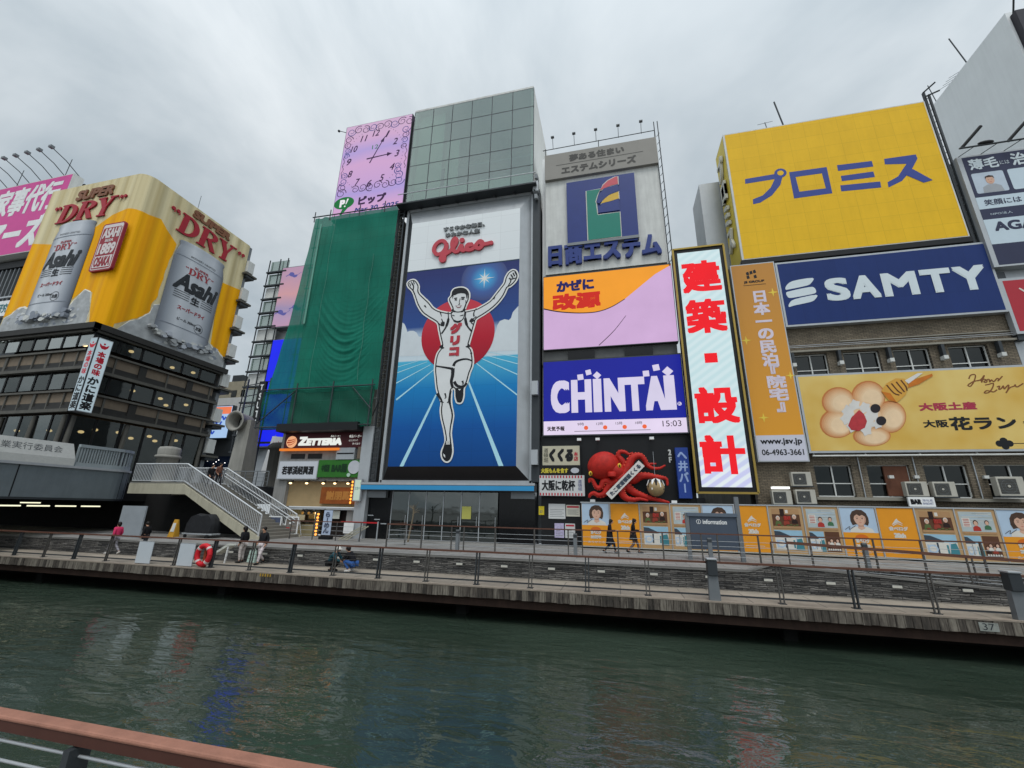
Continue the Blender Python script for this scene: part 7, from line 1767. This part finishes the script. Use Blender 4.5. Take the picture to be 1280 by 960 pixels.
MB().box(-2.0, 22.1, HY-.04, HY+.08, hz1, hz1+.06, lgrey).box(-2.0, 22.1, HY-.05, HY-.001, hz0-.05, hz0-.002, cream).build('frame_rail', hd)
MB().box(-2.0, 22.1, HY+.02, HY+.1, 0, hz0-.06, black).build('base', hd)
for x in (-1.3, .8, 3.1): tag(MB().box(x-.14, x+.14, HY-.05, HY+.1, hz1+.062, hz1+.2, white).build('hoarding_lamp'), 'small white lamp box standing on top of the poster hoarding', 'lamp', 'lamp boxes on the hoarding')
# information shutter
inf = thing('information_shutter', 'blue grey information kiosk shutter between two posts on the walkway', 'kiosk', (4.1, 21.4, 0))
gm2 = mat('blue_grey_shutter', '#4a5360', .5, .2, var=.06)
MB().box(3.2, 5.15, 21.4, 21.5, .45, 1.95, gm2).box(3.1, 5.2, 21.33, 21.56, 1.85, 2.0, mat('blue_grey_rail', '#5d6773', .5, .2)).build('shutter', inf)
MB().bar((3.1, 21.45, 0), (3.1, 21.45, 2.0), .16, .16, grey, up=Y3).bar((5.25, 21.45, 0), (5.25, 21.45, 2.72), .17, .17, grey, up=Y3).build('post', inf)
M = MB(); f_ = FY(21.4); M.text(f_, 'information', (3.75, 1.52, 4.75, 1.72), white, .006, .006); M.ribbon(f_, [(3.58+.09*math.cos(t), 1.62+.09*math.sin(t)) for t in [i*.5236 for i in range(12)]], .02, white, .006, 2, True); M.text(f_, 'i', (3.565, 1.56, 3.595, 1.68), white, .006); M.build('lettering', inf)
# ================================================================== clinic building at the right edge
wb2 = thing('white_tower', 'tall plain pale grey walled tower behind the clinic billboard', 'building', (26, 26, 0))
pale = mat('pale_grey_wall', '#e3e6e6', .6, var=.05, vs=.4, streak=.06)
MB().box(26.0, 46, 26.0, 32.6, 0, 33.4, pale).build('wall', wb2)
MB().box(26.15, 40, 25.6, 25.99, 27.5, 33.0, mat('dark_screen', '#26232b', .4)).build('screen', wb2)
M = MB(); M.tube([(26.1, 32.4, 33.4), (25.9, 32.4, 35.2)], .03, dgrey, 5); M.tube([(26.1, 29.3, 33.4), (25.6, 29.3, 36.0)], .04, dgrey, 5)
for i in range(4): M.tube([(25.7, 30.4+.3*i, 33.5), (26.4, 30.4+.3*i, 33.9)], .02, grey, 4)
M.tube([(26.2, 25.8, 33.0), (25.8, 24.6, 34.6)], .05, dgrey, 5); M.build('antenna', wb2)
cb_ = thing('clinic_building', 'lower grey building carrying the clinic and red signs beside the brick building', 'building', (23, 26, 0))
MB().box(20.95, 25.98, 26.3, 40, 0, 22.3, lgrey).build('wall', cb_)
MB().box(20.92, 21.3, 26.0, 26.29, 11, 15, dgrey).build('frame', cb_)
ag = thing('billboard', 'navy and white clinic billboard with a man in a grey top and serif letters', 'billboard', (23.5, 25.8, 15))
MB().box(20.75, 28.0, 25.75, 26.29, 15.2, 22.65, lgrey).build('case', ag)
f_ = FY(25.75); nvy = mat('ink_navy_panel', '#2b2f49', .45, var=.06); pap = mat('pale_paper_panel', '#bccbd4', .45, var=.04)
M = MB(); x0_, x1_ = 20.98, 27.9
M.rect(f_, x0_, 15.3, x1_, 22.55, nvy, .003); M.rect(f_, x0_, 18.9, x1_, 19.7, pap, .007); M.rect(f_, x0_, 16.6, x1_, 18.2, pap, .007)
M.poly(f_, rrect(21.15, 19.95, 22.65, 21.35, .1), mat('portrait_ground', '#b3bfcb', .5), .008); M.poly(f_, rrect(22.85, 19.95, 24.4, 21.35, .1), pap, .008)
M.build('panel', ag)
M = MB()
M.poly(f_, [(21.45, 19.96), (21.5, 20.35), (21.75, 20.5), (22.1, 20.5), (22.35, 20.35), (22.42, 19.96)], mat('grey_top_print', '#9a9ea3', .5), .012)
M.disc(f_, (21.93, 20.78), .2, skp, .016, n=18, ry=.27); M.poly(f_, [(21.71, 20.85), (21.74, 21.05), (21.93, 21.12), (22.12, 21.05), (22.15, 20.85), (22.08, 20.98), (21.78, 20.98)], hair, .02)
for s_ in (-1, 1): M.disc(f_, (21.93+s_*.08, 20.82), .022, hair, .02, n=8, ry=.014)
M.rect(f_, 21.87, 20.64, 21.99, 20.66, rl_, .02)
M.build('portrait', ag)
M = MB(); M.text(f_, '薄毛', (21.2, 21.6, 22.6, 22.35), pw, .012, .02); M.text(f_, 'には', (22.66, 21.75, 23.1, 22.0), pw, .012); M.text(f_, '治', (23.2, 21.55, 23.95, 22.4), pw, .012, .02)
M.text(f_, '笑顔には', (21.3, 19.1, 23.0, 19.5), nvy, .012, .006); M.text(f_, 'AGA', (21.35, 17.4, 23.2, 18.0), nvy, .012, .03); M.text(f_, 'ク', (22.6, 16.7, 23.2, 17.25), nvy, .012, .03); M.text(f_, 'NPO法人', (21.4, 18.45, 22.4, 18.6), pap, .012)
M.disc(f_, (22.7, 16.05), .35, redp, .01, n=18, ry=.22); M.rect(f_, 22.5, 16.0, 22.95, 16.1, wht, .014); M.build('lettering', ag)
M = MB(); M.tube([(20.6, 25.2, 22.8), (28, 25.2, 22.9)], .05, dgrey, 6)
for x in (21.2, 23.4): M.tube([(x-.4, 25.3, 22.9), (x+.5, 24.9, 23.9)], .09, black, 6)
M.ell((21.9, 25.2, 22.95), (.4, .15, .12), black, 10, 6)
for i in range(6): M.tube([(20.8+i*1.1, 25.7, 22.6), (21.4+i*1.1, 25.2, 22.85)], .025, dgrey, 4)
M.build('lamp_bar', ag)
rs_ = thing('billboard', 'red billboard with white script below the clinic billboard', 'billboard', (23.5, 25.9, 11))
MB().box(20.85, 27, 25.9, 26.2, 11.3, 14.55, lgrey).build('case', rs_)
MB().rect(FY(25.9), 21.0, 11.45, 26.9, 14.4, mat('cherry_panel', '#a82a36', .45, var=.05), .004).build('panel', rs_)
M = MB(); f_ = FY(25.9); M.ribbon(f_, [(21.6, 13.9), (21.9, 13.6), (22.2, 13.7), (22.3, 14.0)], [.08, .15], wht, .01, 4); M.ribbon(f_, [(22.6, 12.9), (22.0, 12.8), (21.8, 12.4), (22.1, 12.1), (22.6, 12.2)], .14, wht, .01, 5); M.build('lettering', rs_)
# ================================================================== people
def skin_mesh(name, verts, edges, radii, m_, parent, root=0, sub=1):
    me = bpy.data.meshes.new(name); bm = bmesh.new(); lay = bm.verts.layers.skin.verify()
    bv = []
    for i, (p, r) in enumerate(zip(verts, radii)):
        v = bm.verts.new(p); r = r if isinstance(r, tuple) else (r, r); v[lay].radius = r; v[lay].use_root = (i == root); bv.append(v)
    for a, b in edges: bm.edges.new((bv[a], bv[b]))
    bm.to_mesh(me); bm.free()
    o = bpy.data.objects.new(name, me); COL.objects.link(o)
    sk = o.modifiers.new('skin', 'SKIN'); sk.use_smooth_shade = True
    ss = o.modifiers.new('sub', 'SUBSURF'); ss.levels = sub; ss.render_levels = sub
    me2 = bpy.data.meshes.new_from_object(o.evaluated_get(bpy.context.evaluated_depsgraph_get()))
    bpy.data.objects.remove(o); bpy.data.meshes.remove(me)
    me2.name = name; me2.materials.append(m_)
    for p in me2.polygons: p.use_smooth = True; p.material_index = 0
    o = bpy.data.objects.new(name, me2); COL.objects.link(o)
    if parent: o.parent = parent
    return o
skinm = mat('skin', '#b98d74', .55, var=.05)
hairm = mat('dark_hair', '#191412', .5, var=.2, vs=30)
WALK = dict(pel=(0, 0, .90), wai=(0, .01, 1.08), che=(0, .02, 1.26), nec=(0, .03, 1.42), hea=(0, .07, 1.56),
    lsh=(-.17, .02, 1.36), lel=(-.22, -.06, 1.10), lwr=(-.20, .06, .88), rsh=(.17, .02, 1.36), rel=(.22, -.02, 1.10), rwr=(.20, .14, .92),
    lhi=(-.09, 0, .88), lkn=(-.10, .20, .50), lan=(-.10, .26, .09), lto=(-.10, .44, .035), rhi=(.09, 0, .88), rkn=(.10, .02, .47), ran=(.10, -.30, .15), rto=(.10, -.20, .03))
PHONE = dict(WALK, hea=(0, .11, 1.54), lel=(-.20, .06, 1.10), lwr=(-.10, .34, 1.10), rel=(.20, .06, 1.10), rwr=(.10, .34, 1.10))
STAND = dict(WALK, lkn=(-.10, .03, .48), lan=(-.10, -.02, .08), lto=(-.12, .16, .03), rkn=(.10, .04, .48), ran=(.11, .02, .08), rto=(.14, .20, .03))
CROUCH = dict(pel=(0, -.18, .34), wai=(0, -.10, .50), che=(0, .04, .66), nec=(0, .14, .80), hea=(0, .22, .92),
    lsh=(-.17, .10, .74), lel=(-.22, .26, .52), lwr=(-.10, .46, .46), rsh=(.17, .10, .74), rel=(.22, .28, .52), rwr=(.10, .46, .44),
    lhi=(-.10, -.16, .34), lkn=(-.15, .26, .46), lan=(-.13, -.02, .09), lto=(-.14, .16, .03), rhi=(.10, -.16, .34), rkn=(.15, .26, .44), ran=(.13, -.02, .09), rto=(.14, .16, .03))
def person(label, x, y, z, face, pose, top, legs, h=1.62, coat=0., hairlen=0, hat=None, shoe='#1c1a1a', group=None):
    """body as one skinned surface; clothes, hair and shoes as children"""
    t = thing('person', label, 'person', (x, y, z))
    k_ = h/1.66; J = {n: Vector(p)*k_ for n, p in pose.items()}
    names = list(J); idx = {n: i for i, n in enumerate(names)}; V = [J[n] for n in names]
    E_ = [('pel', 'wai'), ('wai', 'che'), ('che', 'nec'), ('nec', 'hea'), ('che', 'lsh'), ('lsh', 'lel'), ('lel', 'lwr'), ('che', 'rsh'), ('rsh', 'rel'), ('rel', 'rwr'),
          ('pel', 'lhi'), ('lhi', 'lkn'), ('lkn', 'lan'), ('lan', 'lto'), ('pel', 'rhi'), ('rhi', 'rkn'), ('rkn', 'ran'), ('ran', 'rto')]
    rad = dict(pel=(.13, .10), wai=(.115, .09), che=(.13, .10), nec=.05, hea=(.085, .095), lsh=.055, rsh=.055, lel=.04, rel=.04, lwr=.028, rwr=.028, lhi=.085, rhi=.085, lkn=.055, rkn=.055, lan=.038, ran=.038, lto=.03, rto=.03)
    edges = [(idx[a], idx[b]) for a, b in E_]; radii = [tuple(q*k_ for q in rad[n]) if isinstance(rad[n], tuple) else rad[n]*k_ for n in names]
    # crown of the head, nose; palm and five fingers on each hand
    def add(p, r, par): V.append(Vector(p)); radii.append(r*k_); edges.append((par, len(V)-1)); return len(V)-1
    up = (J['hea']-J['nec']).normalized()
    crown = add(J['hea']+up*.085*k_, .075, idx['hea']); add(J['hea']+Vector((0, .105, -.01))*k_, .018, idx['hea'])
    for s_ in 'lr':
        wv_ = J[s_+'wr']; d = (wv_-J[s_+'el']).normalized(); sd_ = d.cross(X3 if abs(d.x) < .8 else Z3).normalized(); pn_ = sd_.cross(d)
        pal = add(wv_+d*.06*k_, .026, idx[s_+'wr'])
        for f in range(4): 
            a = add(wv_+d*(.115-.008*abs(f-1.4))*k_+sd_*(f-1.5)*.017*k_, .009, pal); add(V[a]+d*.032*k_+pn_*.014*k_, .007, a)
        a = add(wv_+d*.065*k_+sd_*-.038*k_, .010, idx[s_+'wr']); add(V[a]+d*.035*k_, .008, a)
    body = skin_mesh('body', V, edges, radii, skinm, t, root=idx['pel'])
    topm = mat('cloth_'+top.strip('#'), top, .85, var=.12, vs=9); legm = mat('cloth_'+legs.strip('#'), legs, .85, var=.12, vs=9); shm = mat('shoe_'+shoe.strip('#'), shoe, .6, var=.1)
    tn = ['pel', 'wai', 'che', 'lsh', 'lel', 'lwr', 'rsh', 'rel', 'rwr', 'nec']; ti = {n: i for i, n in enumerate(tn)}
    tr = dict(pel=(.155, .13), wai=(.15, .12), che=(.16, .13), nec=.06, lsh=.085, rsh=.085, lel=.062, rel=.062, lwr=.05, rwr=.05)
    tv = [J[n].copy() for n in tn]; tv[ti['nec']] = J['che'].lerp(J['nec'], .75)
    for s_ in 'lr': tv[ti[s_+'wr']] = J[s_+'el'].lerp(J[s_+'wr'], .93)
    skin_mesh('jacket', tv, [(ti[a], ti[b]) for a, b in E_ if a in ti and b in ti], [tuple(q*k_ for q in tr[n]) if isinstance(tr[n], tuple) else tr[n]*k_ for n in tn], topm, t, root=0)
    ln = ['pel', 'lhi', 'lkn', 'lan', 'rhi', 'rkn', 'ran']; li = {n: i for i, n in enumerate(ln)}
    lr = dict(pel=(.14, .115), lhi=.10, rhi=.10, lkn=.072, rkn=.072, lan=.055, ran=.055)
    lv = [J[n].copy() for n in ln]
    for s_ in 'lr': lv[li[s_+'an']] = J[s_+'kn'].lerp(J[s_+'an'], .93)
    skin_mesh('trousers', lv, [(li[a], li[b]) for a, b in E_ if a in li and b in li], [tuple(q*k_ for q in lr[n]) if isinstance(lr[n], tuple) else lr[n]*k_ for n in ln], legm, t, root=0)
    for s_ in 'lr':
        a, b = J[s_+'an'], J[s_+'to']; d = (b-a); M = MB()
        M.tube([a+Vector((0, -.05, .02)), a+Vector((0, -.03, -.02)), a.lerp(b, .6)+Vector((0, 0, .005)), b+Vector((0, .02, .01))], [.05*k_, .055*k_, .05*k_, .03*k_], shm, 8); o = M.build('shoe'); o.parent = t
    if coat:
        M = MB(); c_ = J['pel']; z1_ = J['wai'].z; n_ = 16; prof = [(.165, z1_), (.175, z1_-.15), (.20, max(z1_-coat*.6, .3)), (.24, max(z1_-coat, .28))]
        M.lathe((0, 0, 0), prof, topm, n_, sy=.85); o = M.build('coat_skirt'); o.parent = t
    hm_ = mat('hat_'+hat.strip('#'), hat, .7, var=.1) if hat else hairm
    M = MB(); hc_ = J['hea']+Vector((0, -.018, .035))*k_
    M.ell(hc_, (.093*k_, .108*k_, .105*k_), hm_, 14, 9)
    if hat: M.lathe(hc_+Vector((0, .05, .0)), [(.10*k_, -.005), (.135*k_, -.02), (.13*k_, -.03)], hm_, 14)
    elif hairlen: M.ell(hc_+Vector((0, -.05, -.10*hairlen))*k_, (.095*k_, .06*k_, (.10+.12*hairlen)*k_), hm_, 12, 8)
    o = M.build('hat' if hat else 'hair'); o.parent = t
    M = MB()
    for s_ in (-1, 1): M.ell(J['hea']+Vector((s_*.032, .088, .012))*k_, (.011*k_, .008*k_, .007*k_), black, 6, 4)
    o = M.build('eyes'); o.parent = t
    t.rotation_euler = (0, 0, face)
    return t
RIGHT, LEFT, CAM, AWAY = R(-90), R(90), R(180), 0
person('woman in a long dark navy coat looking down at a phone on the upper walkway', -.39, 22.7, 0, RIGHT, PHONE, '#15161f', '#22262c', 1.6, coat=.62, hairlen=.6)
person('woman with long dark red hair and short black jacket on the upper walkway', .75, 23.1, 0, RIGHT, PHONE, '#17171a', '#6d564c', 1.64, coat=.42, hairlen=1.5)
person('person in a bright pink jacket and pale trousers under the bridge edge', -25.97, 18.3, DZ, LEFT, WALK, '#c2315c', '#8b8890', 1.6, hairlen=.3, shoe='#c9c6c2')
person('person in black beside the pink jacket under the bridge edge', -25.6, 19.5, DZ, LEFT, STAND, '#131316', '#15161a', 1.6)
person('person in black jacket over white shirt leaning by the stone wall near the life ring', -17.5, 18.0, DZ, LEFT, STAND, '#17181c', '#b8b0ac', 1.62, hairlen=.5)
person('person in pale trousers and black open jacket walking with a pale tote bag', -16.3, 17.9, DZ, CAM, WALK, '#1b1c20', '#c9bfc0', 1.64)
person('crouching person in blue jeans and a black jacket on the boardwalk', -11.15, 17.3, DZ, LEFT, CROUCH, '#17171b', '#2f5590', 1.64, hairlen=.2, shoe='#c9c6c2')
person('crouching person in teal jacket and white cap facing the one in blue jeans', -11.95, 17.2, DZ, RIGHT, CROUCH, '#1f4a55', '#16171a', 1.6, hat='#d2cfc8')
person('dark dressed person going down the top of the staircase', -26.0, 23.0, STZ-.45, RIGHT, WALK, '#1a1b1e', '#25262a', 1.66)
person('person in brown top behind the dark dressed one at the stair head', -26.7, 24.2, STZ-.2, RIGHT, WALK, '#6f4a3c', '#2a2a2e', 1.6, hairlen=.6)
tt = thing('tote_bag', 'pale mint tote bag held by the walking person in pale trousers', 'bag', (-16.65, 17.75, DZ))
M = MB(); M.add([(-16.85, 17.68, DZ+.08), (-16.42, 17.68, DZ+.08), (-16.42, 17.82, DZ+.08), (-16.85, 17.82, DZ+.08), (-16.8, 17.72, DZ+.62), (-16.46, 17.72, DZ+.62), (-16.46, 17.78, DZ+.62), (-16.8, 17.78, DZ+.62)],
    [(0, 1, 5, 4), (1, 2, 6, 5), (2, 3, 7, 6), (3, 0, 4, 7), (4, 5, 6, 7), (3, 2, 1, 0)], mat('mint_cloth', '#a3b8ae', .8, var=.1)); M.build('bag_body', tt)
MB().tube([(-16.75, 17.75, DZ+.6), (-16.62, 17.75, DZ+.85), (-16.5, 17.75, DZ+.6)], .012, mat('mint_cloth', '#a3b8ae'), 5).build('strap', tt)
sb_ = thing('folding_board', 'pale folded cloth covered board propped beside the life ring', 'board', (-18.0, 17.6, DZ))
M = MB(); M.add([(-18.75, 17.6, DZ+.42), (-18.0, 17.6, DZ+.86), (-17.85, 17.9, DZ+.86), (-18.6, 17.9, DZ+.42), (-18.7, 17.6, DZ+.34), (-17.98, 17.6, DZ+.76), (-17.83, 17.9, DZ+.76), (-18.55, 17.9, DZ+.34)],
    [(0, 1, 2, 3), (7, 6, 5, 4), (0, 4, 5, 1), (1, 5, 6, 2), (2, 6, 7, 3), (3, 7, 4, 0)], mat('pale_cloth', '#c4c6bd', .7, var=.1)); M.build('top', sb_)
M = MB(); M.bar((-18.05, 17.65, DZ), (-18.0, 17.65, DZ+.76), .05, .05, white, up=Y3).bar((-18.25, 17.85, DZ), (-18.15, 17.85, DZ+.66), .05, .05, white, up=Y3); M.build('leg', sb_)
# life ring
lr_ = thing('life_ring', 'red life ring with pale bands on a short wooden post at the railing', 'life ring', (-17.6, 16.1, DZ))
M = MB(); c_ = Vector((-17.62, 16.08, -.18)); n_ = 32; vs = []
red_r = mat('life_ring_red', '#c4222c', .45, var=.08)
for i in range(n_+1):
    a = 2*math.pi*i/n_
    vs.append(c_+Vector((.33*math.cos(a), .0, .38*math.sin(a))))
M.tube(vs, .105, red_r, 10); M.build('ring', lr_)
M = MB()
for a in (45, 135, 225, 315):
    q0 = [c_+Vector((.33*math.cos(R(a+d)), 0, .38*math.sin(R(a+d)))) for d in (-7, 0, 7)]; M.tube(q0, .112, mat('life_ring_band', '#c9b8b6', .5, var=.05), 10)
M.build('band', lr_)
MB().bar((-17.62, 16.2, DZ), (-17.62, 16.2, .1), .12, .12, mat('orange_brown_post', '#8a3f24', .7, var=.2), up=Y3).build('post', lr_)
# white boards hung on the railing
for x, lab in ((-21.0, 'pale grey blank board on the railing, farther from the life ring'), (-18.63, 'pale grey blank board on the railing beside the life ring')):
    b_ = thing('blank_board', lab, 'board', (x, 16.15, DZ), 'blank boards on the railing')
    MB().box(x-.42, x+.42, 16.12, 16.15, DZ+.03, DZ+.93, mat('pale_board', '#b7bdc2', .5, var=.06)).build('sheet', b_)
    MB().bar((x-.42, 16.14, DZ+.95), (x+.42, 16.14, DZ+.95), .03, .03, lgrey).build('hanger', b_)
tag(MB().box(-28.4, -26.6, 19.9, 19.98, 0, 1.75, mat('grey_board', '#8d9398', .6, var=.1)).build('partition_screen'), 'large pale grey blank partition standing behind the pink jacketed person', 'partition')
ya = thing('a_frame_sign', 'yellow and white caution board standing under the stairs', 'sign', (-25.9, 21.3, 0))
M = MB(); M.add([(-26.2, 21.2, 0), (-25.75, 21.2, 0), (-25.8, 21.35, 1.0), (-26.1, 21.35, 1.0), (-26.2, 21.6, 0), (-25.75, 21.6, 0), (-25.8, 21.4, 1.0), (-26.1, 21.4, 1.0)], [(0, 1, 2, 3), (7, 6, 5, 4), (3, 2, 6, 7), (0, 3, 7, 4), (1, 5, 6, 2)], mat('caution_yellow', '#b98a2e', .6, var=.1)); M.build('board', ya)
M = MB(); M.poly(Fr((-25.95, 21.26, .5), X3, Vector((0, .148, .989)), -Y3), [(-.14, -.2), (.14, -.2), (.11, .3), (-.11, .3)], offwhite, .01); M.build('notice', ya)
ct = thing('covered_cart', 'dark cloth covered cart parked under the stairs', 'cart', (-24.3, 21.6, 0))
M = MB(); dcv = mat('dark_cover', '#232427', .8, var=.3, vs=4, bump=.5, bs=5)
pr_ = [Vector((-25.3, 0, .28)), Vector((-25.25, 0, .8)), Vector((-25.0, 0, 1.25)), Vector((-24.6, 0, 1.38)), Vector((-24.2, 0, 1.3)), Vector((-23.7, 0, 1.36)), Vector((-23.4, 0, 1.1)), Vector((-23.3, 0, .7)), Vector((-23.35, 0, .28))]
for ya_, yb_, ka, kb_ in ((21.4, 21.6, .94, 1.0), (21.6, 21.9, 1.0, .99), (21.9, 22.1, .99, .92)):
    A_ = [Vector((-24.3+(p.x+24.3)*ka, ya_, .28+(p.z-.28)*ka)) for p in pr_]; B_ = [Vector((-24.3+(p.x+24.3)*kb_, yb_, .28+(p.z-.28)*kb_)) for p in pr_]
    M.add(A_+B_, [(i, i+1, i+10, i+9) for i in range(8)], dcv, True)
    if ya_ == 21.4: M.add(A_, [tuple(range(9))], dcv)
M.build('cover', ct)
M = MB(); M.box(-25.4, -23.2, 21.4, 22.0, .18, .26, lgrey); M.build('deck', ct)
for x in (-25.1, -23.5): MB().tube([(x, 21.35, .1), (x, 21.42, .1)], .1, black, 12).build('wheel', ct)
# dead planter tree before the glass lobby
tr_ = thing('bare_tree', 'small bare leafless tree in front of the glass lobby doors', 'tree', (-12.0, 24.6, 0))
M = MB(); bark = mat('pale_bark', '#776b58', .8, var=.2)
M.tube(smooth_path([(-12.2, 24.6, 0), (-12.1, 24.6, .8), (-12.0, 24.6, 1.5), (-12.05, 24.6, 2.1)], 4), [.06-.0025*i for i in range(13)], bark, 7); M.build('trunk', tr_)
M = MB()
for i in range(9):
    a = i*.7; b0 = Vector((-12.05+.02*i, 24.6, 1.55+.06*i)); M.tube([b0, b0+Vector((.18*math.cos(a), .18*math.sin(a), .14)), b0+Vector((.42*math.cos(a), .42*math.sin(a), .16+.05*(i % 3)))], [.022, .014, .006], bark, 5)
M.build('crown', tr_)
# depth stencil on the boardwalk edge
M = MB(); M.rect(FY(DE-.075), 9.7, DZ-.3, 10.15, DZ-.08, mat('faded_white_paint', '#8b8e88', .7, var=.3, vs=8), .004); M.text(FY(DE-.075), '37', (9.78, DZ-.27, 10.05, DZ-.1), dgrey, .008)
M.build('painted_number', deck)
M = MB()
for i in range(5): M.rect(FY(DE-.075), -14.35+.12*i, DZ-.14, -14.29+.12*i, DZ-.03, mat('faded_yellow_paint', '#a8862f', .7, var=.2), .004)
M.build('painted_mark', deck)
# roof clutter, cables
cbz = MB()
for i in range(3): cbz.tube([(-16.2, 25.6, 8+i*5), (-15.9, 25.7, 9+i*5)], .03, black, 5)
cbz.build('cable', gb)
